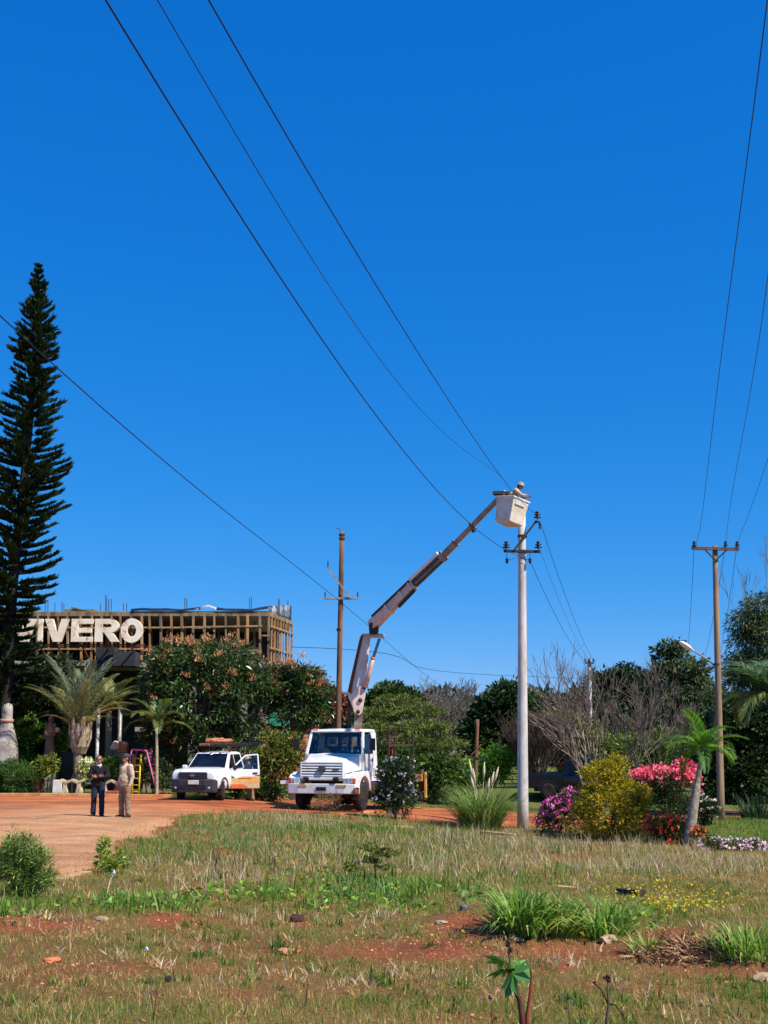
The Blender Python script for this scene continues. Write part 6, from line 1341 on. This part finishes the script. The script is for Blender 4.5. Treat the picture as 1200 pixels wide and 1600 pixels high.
shrub('shrub', 'ragged green plants under the small palm and climbing frame', 52.6, 236, [(236,1205,20,18),(258,1215,12,16)], 80, 28, .25, .16, .3, G_MID + G_GREY, LEAF)

# ================================================================== NURSERY GARDEN OBJECTS
b = foot(4, 52.8); sc_ = scale_at(52.8)
prof = []
for py, w in ((1237,20),(1215,21),(1190,20.5),(1172,20),(1160,18),(1148,14.5),(1138,11.5),(1130,9.2),(1122,8.5),(1112,8.5),(1105,8),(1101,6.5),(1099,3)):
    prof.append((w/sc_, at(4, py, 52.8).z - b.z))
bt = thing('bottle_sculpture', 'giant white weathered bottle standing in the garden under the conifer', 'sculpture', b)
mb = MB(); mb.lathe(prof, 28); mb.build('bottle_body', pm('weathered_white', S(176,168,158), S(128,118,108), 1.8, .85, c3=S(76,70,66), s3=1.6, t3=.54), bt, True)
z_ = at(4, 1126, 52.8).z - b.z; mb = MB(); mb.lathe([(.26,-.07),(.29,-.05),(.29,.05),(.26,.07)], 24, (0,0,z_)); mb.build('neck_band', pm('faded_red', S(190,120,106), S(170,150,140), 3, .8), bt, True)
# saint statue: robe, arms, head, plinth
b = foot(74, 52.9); st = thing('statue', 'brown robed standing statue in front of the leafy shrub', 'statue', b); STM = pm('statue_brown', S(126,92,72), S(84,62,50), 4, .8, bump=.4, c3=S(170,140,110), s3=3, t3=.62)
ph = at(74, 1192, 52.9).z - b.z; mb = MB(); mb.box((0,0,ph/2 - .05), (.7,.6,ph + .1)); mb.build('plinth', CONC, st, bevel=.03)
H_ = at(74, 1117, 52.9).z - b.z - ph; k = H_/1.75; mb = MB(); kw = .72
mb.cap2((0,0,ph+.1), .30*k, (0,0,ph+.9*k), .22*k); mb.cap2((0,0,ph+.9*k), .21*k, (0,-.02,ph+1.32*k), .2*k); mb.ell((0,-.03,ph+1.58*k), (.12*k,.13*k,.15*k)); mb.ell((.0,.03,ph+1.6*k), (.15*k,.15*k,.17*k)); mb.cap2((0,0,ph+1.3*k), .1*k, (0,-.02,ph+1.5*k), .08*k)
mb.cap2((-.2*k,0,ph+1.3*k), .09*k, (-.2*k,-.18,ph+1.0*k), .08*k); mb.cap2((.2*k,0,ph+1.3*k), .09*k, (.26*k,-.2,ph+1.05*k), .08*k); mb.cap2((.26*k,-.2,ph+1.05*k), .07*k, (.36*k,-.34,ph+1.12*k), .05*k); mb.cap2((-.2*k,-.18,ph+1.0*k), .07*k, (.05*k,-.3,ph+1.02*k), .05*k)
for a in range(7): mb.cap2((.28*k*math.cos(a), .28*k*math.sin(a), ph+.05), .06*k, (.19*k*math.cos(a), .19*k*math.sin(a), ph+.9*k), .04*k)
mb.build('figure', STM, st, True, remesh=.022, xf=Matrix.Diagonal((kw, kw, 1, 1)))
mb = MB(); mb.ell((.34*k,-.38,ph+1.2*k), (.1,.1,.12)); mb.build('held_figure', pm('statue_pale', S(190,164,134), S(150,124,100), 5, .8), st, True)
# benches of cast concrete
def bench(label, px, D, w, rot=0):
    b = foot(px, D); r_ = thing('stone_bench', label, 'bench', b, rot); n = 9
    mb = MB(); top = [(-w/2 + w*i/(n-1), .62 + .05*math.cos(i*1.6)) for i in range(n)]; mb.prism(top + [(u, v - .12) for u, v in top[::-1]], -.22, .22); mb.build('seat', pm('bench_concrete', S(196,172,136), S(160,134,104), 3, .85, bump=.3), r_, bevel=.02)
    for s in (-1, 1):
        mb = MB(); mb.loft([[(s*w*.3 + q*x, y, z) for x, y in ((-1,-.2),(1,-.2),(1,.2),(-1,.2))] for z, q in ((-.05,.1),(.12,.13),(.35,.07),(.58,.12))]); mb.build('leg', pm('bench_leg', S(206,186,156), S(176,150,120), 3, .85), r_, bevel=.02)
bench('pale concrete bench with wavy top beside the plaited palm', 113, 51.7, .95)
bench('concrete bench behind the two people on the road', 174, 52.0, .9)
def planter(name, label, px, D, w, h, m, taper=.85):
    b = foot(px, D); r_ = thing(name, label, 'planter', b); mb = MB()
    mb.loft([[(q*x, q*y, z) for x, y in ((-1,-1),(1,-1),(1,1),(-1,1))] for z, q in ((-.02,w/2*taper),(h,w/2),(h,w/2*.88),(h-.08,w/2*.86))]); mb.build('pot', m, r_, bevel=.015)
    mb = MB(); mb.box((0,0,h-.1), (w*.84,w*.84,.04)); mb.build('soil', pm('potting_soil', S(60,44,36), S(44,32,26), 20, 1), r_)
planter('planter', 'white cube planter beside the bench', 90, 51.6, .36, .62, pm('planter_white', S(226,220,206), S(196,184,164), 4, .8), 1)
planter('planter', 'small terracotta planter beside the rounded bush', 57, 52.0, .34, .8, pm('terracotta', S(184,104,74), S(156,86,62), 4, .85))
planter('planter', 'tall dark green planter box behind the bench', 104, 53.3, .5, 1.75, pm('planter_green', S(44,52,48), S(34,40,38), 3, .7))
planter('planter', 'low orange brown planter at the feet of the person in tan', 176, 51.2, .5, .22, pm('terracotta', S(184,104,74)))
# brick pier with separate bricks
b = foot(190, 53.0); pr = thing('brick_pier', 'narrow brick pier behind the person in tan', 'pier', b); ht = at(190, 1157, 53).z - b.z; nrow = int(ht/.105)
mb = MB(); mb.box((0,0,ht/2-.03), (.33,.33,ht)); mb.build('mortar_core', pm('mortar', S(120,92,70), S(96,72,56), 6, .95), pr)
bricks = []
for v in range(3):
    mb = MB(); mb.box((0,0,0), (.185,.375,.082)); o = mb.build('brick', pm('brick_%d' % v, (S(206,142,92), S(190,120,76), S(214,164,112))[v], (S(180,112,70), S(160,96,62), S(190,136,90))[v], 9, .9, bump=.3), pr, bevel=.008); bricks.append(o)
first = [True]*3
for r_ in range(nrow):
    for s in (-1, 1):
        v = rnd.randrange(3); o = bricks[v] if first[v] else dup(bricks[v], pr); first[v] = False
        off = Vector((s*.094, 0, .05 + r_*.105)); o.rotation_euler = (0, 0, rnd.uniform(-.02,.02))
        if r_ % 2: off = Vector((0, s*.094, .05 + r_*.105)); o.rotation_euler = (0, 0, R(90) + rnd.uniform(-.02,.02))
        o.location = off + Vector((rnd.uniform(-.006,.006), rnd.uniform(-.006,.006), 0))
# carved stone on a post left of the pier
b = foot(179, 53.0); cs = thing('stone_carving', 'pale carved stone head on a short post beside the brick pier', 'sculpture', b); z_ = at(179, 1172, 53).z - b.z
mb = MB(); mb.box((0,0,z_/2-.02), (.26,.26,z_+.06)); mb.build('post', pm('carving_post', S(130,96,74), S(100,74,58), 5, .9), cs, bevel=.02)
mb = MB(); mb.ell((0,0,z_+.16), (.24,.22,.2)); mb.ell((-.14,-.1,z_+.1), (.13,.12,.12)); mb.ell((.12,-.05,z_+.24), (.12,.12,.1)); mb.ell((-.05,0,z_+.3), (.12,.12,.1)); mb.build('carved_head', pm('carving', S(214,194,168), S(170,142,112), 5, .9, bump=.6, bscale=12), cs, True, remesh=.03)
# white post and steel column
b = foot(148.5, 53.4); mb = MB(); mb.tube([(0,0,-.1), (0,0,at(149,1108,53.4).z - b.z)], .075, 12); mb.build('garden_post', pm('post_white', S(226,224,218), S(200,196,186), 3, .6), thing('garden_post', 'white painted post beside the plaited palm', 'post', b), True)
b = foot(183, 57.5); gpt = thing('steel_column', 'grey steel column in front of the dark ground floor', 'post', b); mb = MB(); mb.tube([(0,0,-.1), (0,0,at(183,1104,57.5).z - b.z)], .1, 12); mb.build('shaft', STEEL, gpt, True)
mb = MB(); mb.box((0,0,.03), (.34,.34,.06)); mb.build('base_plate', STEEL, gpt)
# climbing frame and slide ladder
PINK = pm('pink_paint', S(222,112,160), S(206,90,140), 4, .45); YEL = pm('yellow_paint', S(230,196,50), S(206,166,40), 4, .5)
b = foot(228, 52.0); cf = thing('climbing_frame', 'pink tubular climbing frame on the garden lawn', 'climbing frame', b); CI = inv(cf)
Dn, Df = 51.6, 52.5
tops = {}
for D, o0 in ((Dn, 0), (Df, 8)):
    L0, T0, T1_, R1 = foot(195 + o0, D), at(206 + o0, 1171 , D), at(229 + o0, 1173, D), foot(247 + o0*1.2, D)
    tops[D] = (L0, T0, T1_, R1)
    for a, c in ((L0 - Vector((0,0,.05)), T0), (T0, T1_), (T1_, R1 - Vector((0,0,.05)))):
        mb = MB(); mb.tube([a, c], .03, 8); mb.build('tube', PINK, cf, True, xf=CI)
for i in range(3):
    for j in range(5):
        t = (j + .5)/5; a = tops[Dn][i].lerp(tops[Dn][i+1], t); c = tops[Df][i].lerp(tops[Df][i+1], t); mb = MB(); mb.tube([a, c], .02, 6); mb.build('rung', PINK, cf, True, xf=CI)
b = foot(216, 52.2); yl = thing('slide_ladder', 'yellow play ladder beside the pink climbing frame', 'ladder', b); YI = inv(yl)
A_ = [(foot(206, 51.7), at(208.5, 1178, 52.0)), (foot(216.5, 51.6), at(220, 1178, 51.9))]
for a, c in A_: mb = MB(); mb.tube([a - Vector((0,0,.05)), c], .036, 8); mb.build('rail', YEL, yl, True, xf=YI)
for px, i in ((222, 0), (230, 1)):
    mb = MB(); mb.tube([A_[i][1], foot(px, 53.0) - Vector((0,0,.05))], .03, 8); mb.build('back_leg', YEL, yl, True, xf=YI)
for j in range(6):
    t = (j+.7)/6.4; mb = MB(); mb.tube([A_[0][0].lerp(A_[0][1], t), A_[1][0].lerp(A_[1][1], t)], .02, 6); mb.build('rung', YEL, yl, True, xf=YI)

# ================================================================== LOOSE THINGS ON THE GROUND
PLANK = pm('ground_plank', S(196,164,122), S(160,126,90), 5, .9, bump=.3, stretch=(.3,1,1))
def plank(label, a, b_, w, h, m=PLANK, cat='plank'):
    p, q_ = ground(*a), ground(*b_); mb = MB(); c = (p+q_)/2; mb.beam(p - c + Vector((0,0,h*.3)), q_ - c + Vector((0,0,h*.3)), w, h); o = mb.build('plank', m, None, bevel=.01); o.location = c; return tag(o, label, cat)
plank('pale plank lying at the road edge beside the feathery bush', (92,1378), (136,1366), .16, .07)
plank('long pale board lying in the grass in front of the truck', (498,1283), (532,1286), .2, .08)
plank('short pale board lying below the long board in front of the truck', (503,1291), (516,1292), .2, .08)
plank('sunlit board lying beside the lilac bush', (566,1271), (590,1272), .22, .1)
plank('grey brown board lying in dry grass in front of the lilac bush', (575,1292), (645,1294), .2, .08)
plank('weathered board lying in the dry grass left of the concrete pole', (752,1302), (805,1307), .2, .1)
plank('dark burnt timber lying behind the looser grass clump', (966,1398), (1006,1402), .16, .14, pm('burnt_timber', S(58,48,44), S(40,34,32), 6, .95), 'timber')
plank('pale short board lying behind the large grass clump', (872,1387), (903,1390), .14, .05)
def stone(label, px, py, s, m=RUBBLE, cat='stone', flat=.6, nm='stone', group=None):
    g_ = ground(px, py); bm = bmesh.new(); bmesh.ops.create_icosphere(bm, subdivisions=2, radius=1); rr = random.Random(int(px*7+py))
    for v in bm.verts: v.co *= 1 + rr.uniform(-.22,.22); v.co.x *= rr.uniform(.97,1.03)*1.2; v.co.z *= flat
    bmesh.ops.scale(bm, vec=(s/2,)*3, verts=bm.verts); me = bpy.data.meshes.new(nm); bm.to_mesh(me); bm.free(); me.materials.append(m); o = bpy.data.objects.new(nm, me); COL.objects.link(o); o.location = g_ + Vector((0,0,s*.12)); o.rotation_euler[2] = rr.random()*6
    return tag(o, label, cat, group)
stone('broad pinkish stone on the turf', 449, 1490, .2, pm('pink_stone', S(206,140,104), S(176,112,84), 6, .9), flat=.35)
stone('orange tile shard lying on the turf', 82, 1503, .15, pm('orange_shard', S(222,120,72), S(206,104,60), 6, .8), 'shard', .3, 'tile_shard')
stone('pale stone on the edge of the green weeds', 158, 1438, .13, flat=.5)
stone('rounded beige stone at the foot of the looser grass clump', 950, 1472, .2, pm('beige_stone', S(178,150,120), S(146,118,92), 6, .9))
stone('flat pale stone at the left foot of the large grass clump', 808, 1471, .13, pm('beige_stone', S(214,186,152)), flat=.4)
stone('large pale stone at the right edge of the turf', 1192, 1533, .18, pm('beige_stone', S(214,186,152)))
stone('grey stone on the brown soil mound', 1120, 1490, .12, flat=.6)
stone('flat pale stone beside the soil mound', 690, 1443, .14, flat=.3)
stone('small white stone near the dead stalk', 1040, 1475, .08, pm('white_stone', S(220,212,204), S(196,186,176), 6, .8))
stone('dark clod of earth on the short turf', 265, 1534, .10, pm('black_clod', S(34,30,30), S(48,40,38), 8, .95), 'clod', .8, 'clod')
stone('dark brown clod among the green weeds', 465, 1440, .16, pm('brown_clod', S(70,44,36), S(50,34,30), 8, .95), 'clod', .9, 'clod')
stone('blue grey lump on top of the soil mound', 725, 1420, .1, pm('blue_lump', S(96,98,112), S(74,76,90), 8, .8), 'lump', .9, 'lump')
mb = MB(); mb.add([(-.07,0,.02),(.0,-.03,.09),(.07,.01,.03),(.03,.05,.0),(-.04,.05,.07),(.0,.02,.13)], [(0,1,5,4),(1,2,3,5),(0,3,2,1),(0,4,3),(4,5,3)])
o = mb.build('scrap', pm('white_scrap', S(232,232,230), rough=.8)); o.location = ground(178, 1372); tag(o, 'white scrap of litter beside the leafy weed', 'litter')
mb = MB(); mb.add([(-.03,0,.0),(.0,-.02,.05),(.03,.0,.01),(.01,.03,.04)], [(0,1,2),(0,1,3),(1,2,3),(0,2,3)]); o = mb.build('scrap', pm('white_scrap', S(232,232,230))); o.location = ground(228, 1487); tag(o, 'tiny white scrap on the short turf', 'litter')
# pebbles and crumbs of red soil, too many to count
def sample(n, y0, y1, seed, pw=1.0):
    g = np.random.default_rng(seed); y = y0 + (y1-y0)*g.random(n)**pw; hw = y*.345 + 1.2; x = g.uniform(-1,1,n)*hw
    return x, y, g
def scatter_tris(n, region, size, cols, seed, name, label, m=None):
    x, y, g = sample(n*14, 9.2, 44 if 'road' in name else 30, seed); px, py = project(x, y, zg(x, y)); w = ellmask(px, py, region, .6); keep = np.nonzero(g.random(len(x)) < w)[0][:n]
    n = len(keep); x, y = x[keep], y[keep]; P = np.stack([x, y, zg(x, y)], 1); k = size*(.4 + g.random(n)**2*1.4)
    T = np.array([[1,0,-.3],[-.5,.87,-.3],[-.5,-.87,-.3],[0,0,.8]]); a = g.random(n)*6.28; V = np.repeat(T[None], n, 0)*(.7 + .6*g.random((n,4,1)))
    x = V[...,0]*np.cos(a)[:,None] - V[...,1]*np.sin(a)[:,None]; y = V[...,0]*np.sin(a)[:,None] + V[...,1]*np.cos(a)[:,None]; V = np.stack([x, y, V[...,2]*.7], -1)*k[:,None,None]*.5 + P[:,None]
    F_ = (np.arange(n)*4)[:,None,None] + np.array([[0,1,3],[1,2,3],[2,0,3]])[None]; pal = np.array(cols); C = np.repeat(pal[g.integers(0,len(pal),n)]*(1+.3*g.uniform(-1,1,(n,1))), 4, 0)
    return tag(npmesh(name, V.reshape(-1,3), F_.reshape(-1,3), np.clip(C,0,1), m or leafmat('clod_surface', .95, 0, .1)), label, kind='stuff')
scatter_tris(4200, SOILPX, .035, [S(164,92,64), S(136,72,50), S(196,140,106), S(110,60,44)], 51, 'soil_crumbs', 'crumbs of red soil scattered on the turf')
scatter_tris(260, [(600,1500,600,60,.3),(745,1445,60,26,1),(1100,1490,100,30,1)], 0.035, [S(180,144,112), S(160,116,88), S(140,96,72)], 52, 'pebbles', 'small pale pebbles and dry leaves on the turf')


scatter_tris(1500, [(600,1500,700,90,.5)], .03, [S(120,84,58), S(150,112,76), S(92,66,48), S(170,130,90)], 53, 'leaf_litter', 'dead brown leaf litter on the turf')
scatter_tris(1600, [(150,1310,190,50,1),(300,1265,200,12,1)], .035, [S(170,104,66), S(146,84,54), S(190,140,104)], 54, 'road_gravel', 'loose gravel and clods on the dirt road')

# ================================================================== GRASS
def tufts(n, m, y0, y1, seed, rad):
    x, y, g = sample(n, y0, y1, seed); x = np.repeat(x, m) + g.normal(size=n*m)*rad; y = np.repeat(y, m) + g.normal(size=n*m)*rad
    return x, y, g
def blademesh(name, label, x, y, h, wid, cols, g, lean=.5, nseg=1, cmix=None):
    n = len(x); z = zg(x, y) - .012; az = g.random(n)*6.283; ln = lean*np.abs(g.normal(size=n)); fa = g.random(n)*3.1416
    side = np.stack([np.cos(fa), np.sin(fa), np.zeros(n)], 1)*(wid*(.7+.6*g.random(n)))[:,None]*.5; P = np.stack([x,y,z],1)
    d = np.stack([np.cos(az)*ln, np.sin(az)*ln, np.ones(n)],1); d /= np.linalg.norm(d,axis=1,keepdims=True)
    C = np.clip(cols*(1+.25*g.uniform(-1,1,(n,1))),0,1)
    if nseg == 1:
        V = np.stack([P-side, P+side, P+d*h[:,None]],1); F_ = np.arange(n*3).reshape(n,3); Cc = np.repeat(C,3,0)
    else:
        d2 = d + np.stack([np.cos(az), np.sin(az), -.35*np.ones(n)],1)*(.35*np.abs(g.normal(size=n)))[:,None]; d2 /= np.linalg.norm(d2,axis=1,keepdims=True)
        m1 = P + d*h[:,None]*.55; tp_ = m1 + d2*h[:,None]*.5; V = np.stack([P-side, P+side, m1+side*.8, m1-side*.8, m1+side*.8, m1-side*.8, tp_+side*.1, tp_-side*.1],1)
        F_ = np.concatenate([(np.arange(n)*8)[:,None] + np.array([[0,1,2,3]]), (np.arange(n)*8)[:,None] + np.array([[5,4,6,7]])],0); Cc = np.repeat(C,8,0)
    return tag(npmesh(name, V.reshape(-1,3), F_, Cc, GRASS), label, kind='stuff')
def pick(g, pal, n): return np.array(pal)[g.integers(0, len(pal), n)]
DRYC = [S(188,156,98), S(166,136,84), S(206,178,126), S(148,120,70)]; OLVC = [S(140,134,64), S(120,122,54), S(156,146,78), S(104,108,46)]; GRNC = [S(98,130,50), S(118,146,62), S(82,112,42)]; BLUEG = [S(104,144,80), S(122,158,94), S(88,126,66)]; MAUVE = [S(206,186,150), S(190,168,136), S(220,202,168), S(176,154,120), S(168,152,104)]
def masks(x, y):
    z = zg(x, y); px, py = project(x, y, z); rm = roadmask(x, y); return px, py, rm
# short turf
X1, Y1, H1, C1, W1_ = [], [], [], [], []
for (n, y0, y1, sd_, wd_) in ((150000, 9.2, 17, 61, .008), (150000, 17, 27, 62, .012), (130000, 27, 44, 63, .018)):
    x, y, g = sample(n, y0, y1, sd_); px, py, rm = masks(x, y)
    so = np.clip(ellmask(px, py, SOILPX, .5)*(.45 + 1.1*fnoise(x, y, 1.1, 31)), 0, 1); so = np.maximum(so, np.clip((fnoise(x, y, 1.1, 31)-.62)*5, 0, 1)*.6)
    keep = (g.random(n) < (1 - .93*so)*(.25 + 1.1*vnoise(x, y, .35, 71))) & (rm < -.1 + .9*g.random(n)**4)
    x, y, px, py = x[keep], y[keep], px[keep], py[keep]; k = len(x); gm = ellmask(px, py, GREENSHORT, .5); ln_ = ellmask(px, py, LAWNPX, .3); n2 = fnoise(x, y, 1.7, 73)
    n5 = vnoise(x, y, .3, 74); c = np.where((g.random(k) < np.clip((n2 + n5)*1.4 - .75, .05, 1))[:,None], pick(g, OLVC, k), pick(g, DRYC, k)); c = c*(.82 + .62*vnoise(x, y, .18, 81))[:,None]; c = np.where((g.random(k) < np.maximum(gm*.75, np.maximum(ln_*.95, np.clip((vnoise(x, y, .55, 82) - .5)*1.6, .06, .6))))[:,None], pick(g, GRNC, k), c)
    X1.append(x); Y1.append(y); H1.append((.035 + .05*g.random(k)**1.5)*(1 + .5*gm)*(1 + wd_*25)); C1.append(c); W1_.append(np.full(k, wd_))
g = np.random.default_rng(64)
blademesh('short_grass', 'short dry olive turf grass', np.concatenate(X1), np.concatenate(Y1), np.concatenate(H1), np.concatenate(W1_), np.concatenate(C1), g, 1.1)
# garden strips and lawn
x, y, g = sample(60000, 36, 52.5, 65); px, py, rm = masks(x, y); ln_ = ellmask(px, py, LAWNPX, .2); keep = (g.random(len(x)) < ln_*1.2) & (rm < -.15); x, y = x[keep], y[keep]
xg = np.random.default_rng(66).uniform(-18, -6.5, 26000); yg = np.random.default_rng(67).uniform(50.6, 53, 26000); x = np.concatenate([x, xg]); y = np.concatenate([y, yg])
blademesh('lawn_grass', 'short green lawn grass of garden and verge', x, y, .08 + .09*g.random(len(x)), np.full(len(x), .025), pick(g, [S(104,128,50), S(122,140,62), S(88,110,44)], len(x)), g, .6)
# tall dry grass
x, y, g = tufts(17000, 13, 15, 42, 68, .10); px, py, rm = masks(x, y); td = ellmask(px, py, TALLDRY, .45)*np.clip((fnoise(x, y, 1.3, 75) - .30)*3.2, .06, 1.2)*np.clip((vnoise(x, y, .22, 85) - .25)*2.2, .1, 1.3); keep = (g.random(len(x)) < td*.8) & (rm < -.1); x, y = x[keep], y[keep]; k = len(x)
hn = vnoise(x, y, 1.0, 76)
blademesh('tall_dry_grass', 'tall dry straw coloured grass band', x, y, (.12 + .30*g.random(k)**1.4)*(.45 + .95*hn), np.full(k, .013), np.where((g.random(k) < np.clip(.9*fnoise(x, y, 1.6, 89) - .05, .1, .8))[:,None], pick(g, OLVC + GRNC, k), pick(g, MAUVE, k)), g, .6, 2)
# tall green weeds and grass
x, y, g = tufts(15000, 13, 14, 42, 69, .11); px, py, rm = masks(x, y); tg = ellmask(px, py, TALLGREEN, .45)*np.clip((fnoise(x, y, 1.0, 77) - .36)*3.4, .03, 1.2); keep = (g.random(len(x)) < tg*.55) & (rm < -.1); x, y, px, py = x[keep], y[keep], px[keep], py[keep]; k = len(x)
hn = vnoise(x, y, .7, 78); bl = ellmask(px, py, [(370,1310,80,20,1),(560,1400,60,20,.5)])
blademesh('green_weeds', 'lush green grass and weeds in patches', x, y, (.12 + .2*g.random(k))*(.5 + .8*hn), np.full(k, .018), np.where((g.random(k) < bl)[:,None], pick(g, BLUEG, k), pick(g, GRNC + FRESH, k)), g, .5, 2)
# broad leaved ground weeds
x, y, g = sample(60000, 13, 36, 70); px, py, rm = masks(x, y); tg = ellmask(px, py, [(560,1410,190,20,1),(180,1420,180,10,1),(370,1400,80,16,.6),(1000,1440,40,20,.6),(20,1425,60,10,1),(500,1380,120,20,.5)], .45)*np.clip((fnoise(x, y, .8, 87) - .42)*4, 0, 1.2); keep = (g.random(len(x)) < tg*.5) & (rm < -.1); x, y = x[keep], y[keep]; k = len(x)
P = np.stack([x, y, zg(x, y) + .02 + .12*g.random(k)], 1); D_ = unit(k, g); D_[:,2] = np.abs(D_[:,2])*.5
V, Fc, C = leaves(P, D_, .09, .5, G_BRIGHT + GRNC, .4, .3, 71); tag(npmesh('broadleaf_weeds', V, Fc, C, LEAF), 'broad leaved green weeds among the grass', kind='stuff')
# yellow flowers on the turf
x, y, g = sample(30000, 12, 30, 72); px, py, rm = masks(x, y); yf = ellmask(px, py, [(1060,1412,70,26,1),(1000,1400,60,20,.6),(1110,1420,40,20,.6),(820,1345,80,6,.25),(480,1425,60,14,.12),(640,1400,60,14,.1),(380,1440,60,10,.1),(900,1500,300,60,.015)], .45); keep = g.random(len(x)) < yf*.32; x, y = x[keep], y[keep]; k = len(x)
P = np.stack([x, y, zg(x, y) + .06 + .12*g.random(k)], 1); P4 = np.repeat(P, 4, 0); V, Fc, C = leaves(P4, unit(k*4, g)*[1,1,.4] + [0,0,.3], .03, .8, [S(190,172,50), S(200,184,70), S(170,154,44)], .3, .2, 73); tag(npmesh('yellow_flowers', V, Fc, C, PETAL), 'tiny yellow wild flowers on the turf', kind='stuff')
x, y, g = sample(60000, 14, 28, 74); px, py, rm = masks(x, y); keep = g.random(len(x)) < ellmask(px, py, [(1060,1412,80,30,1)], .4)*.5; x, y = x[keep], y[keep]; k = len(x)
blademesh('flower_stems', 'green stems of the yellow wild flowers', x, y, .08 + .1*g.random(k), np.full(k, .012), pick(g, GRNC + OLVC, k), g, .5)
# dark dead weed stems in the dry grass
x, y, g = sample(26000, 16, 42, 79); px, py, rm = masks(x, y); keep = (g.random(len(x)) < ellmask(px, py, [(330,1355,50,20,1),(380,1375,60,18,.7),(700,1310,120,16,.5),(860,1318,60,14,.8),(900,1330,80,14,.6),(600,1300,60,12,.5),(660,1285,50,8,.6),(450,1350,120,30,.2)], .4)*.12) & (rm < -.2); x, y = x[keep], y[keep]; k = len(x)
blademesh('dead_weed_stems', 'dark dead weed stems standing in the dry grass', x, y, .3 + .25*g.random(k), np.full(k, .016), pick(g, [S(84,66,54), S(104,84,66), S(66,52,46)], k), g, .2, 2)

# heap of dead brown weeds on the right-hand mound
hb_ = ground(1072, 1492); g = np.random.default_rng(90); k = 1500; a = g.random(k)*6.283; r_ = np.sqrt(g.random(k))
P = np.stack([hb_.x + .62*r_*np.cos(a), hb_.y + .45*r_*np.sin(a), np.zeros(k)], 1); P[:,2] = zg(P[:,0], P[:,1]) + .11*(1 - r_**2)*g.random(k)
D_ = unit(k, g); D_[:,2] = np.abs(D_[:,2])*.35; V, Fc, C = leaves(P, D_, .16, .09, [S(140,108,82), S(112,82,64), S(164,132,102), S(96,70,56)], .5, .1, 91)
o = npmesh('dead_weed_heap', V, Fc, C, leafmat('clod_surface'), loc=tuple(hb_)); tag(o, 'low heap of dead brown weeds beside the small grass tuft', 'weed heap')

# small rosettes and tussocks that break up the turf
x, y, g = tufts(1500, 16, 9.2, 24, 95, .05); px, py, rm = masks(x, y); keep = (rm < -.2) & (vnoise(x, y, 1.1, 96) > .45); x, y = x[keep], y[keep]; k = len(x); cn = vnoise(x, y, .4, 97)
blademesh('turf_tussocks', 'small tussocks and rosettes of weeds in the turf', x, y, .05 + .10*g.random(k)*(.5 + cn), np.full(k, .016), np.where((cn > .55)[:,None], pick(g, DRYC + MAUVE, k), pick(g, GRNC + [S(70,96,40), S(86,110,60)], k)), g, 1.0, 2)
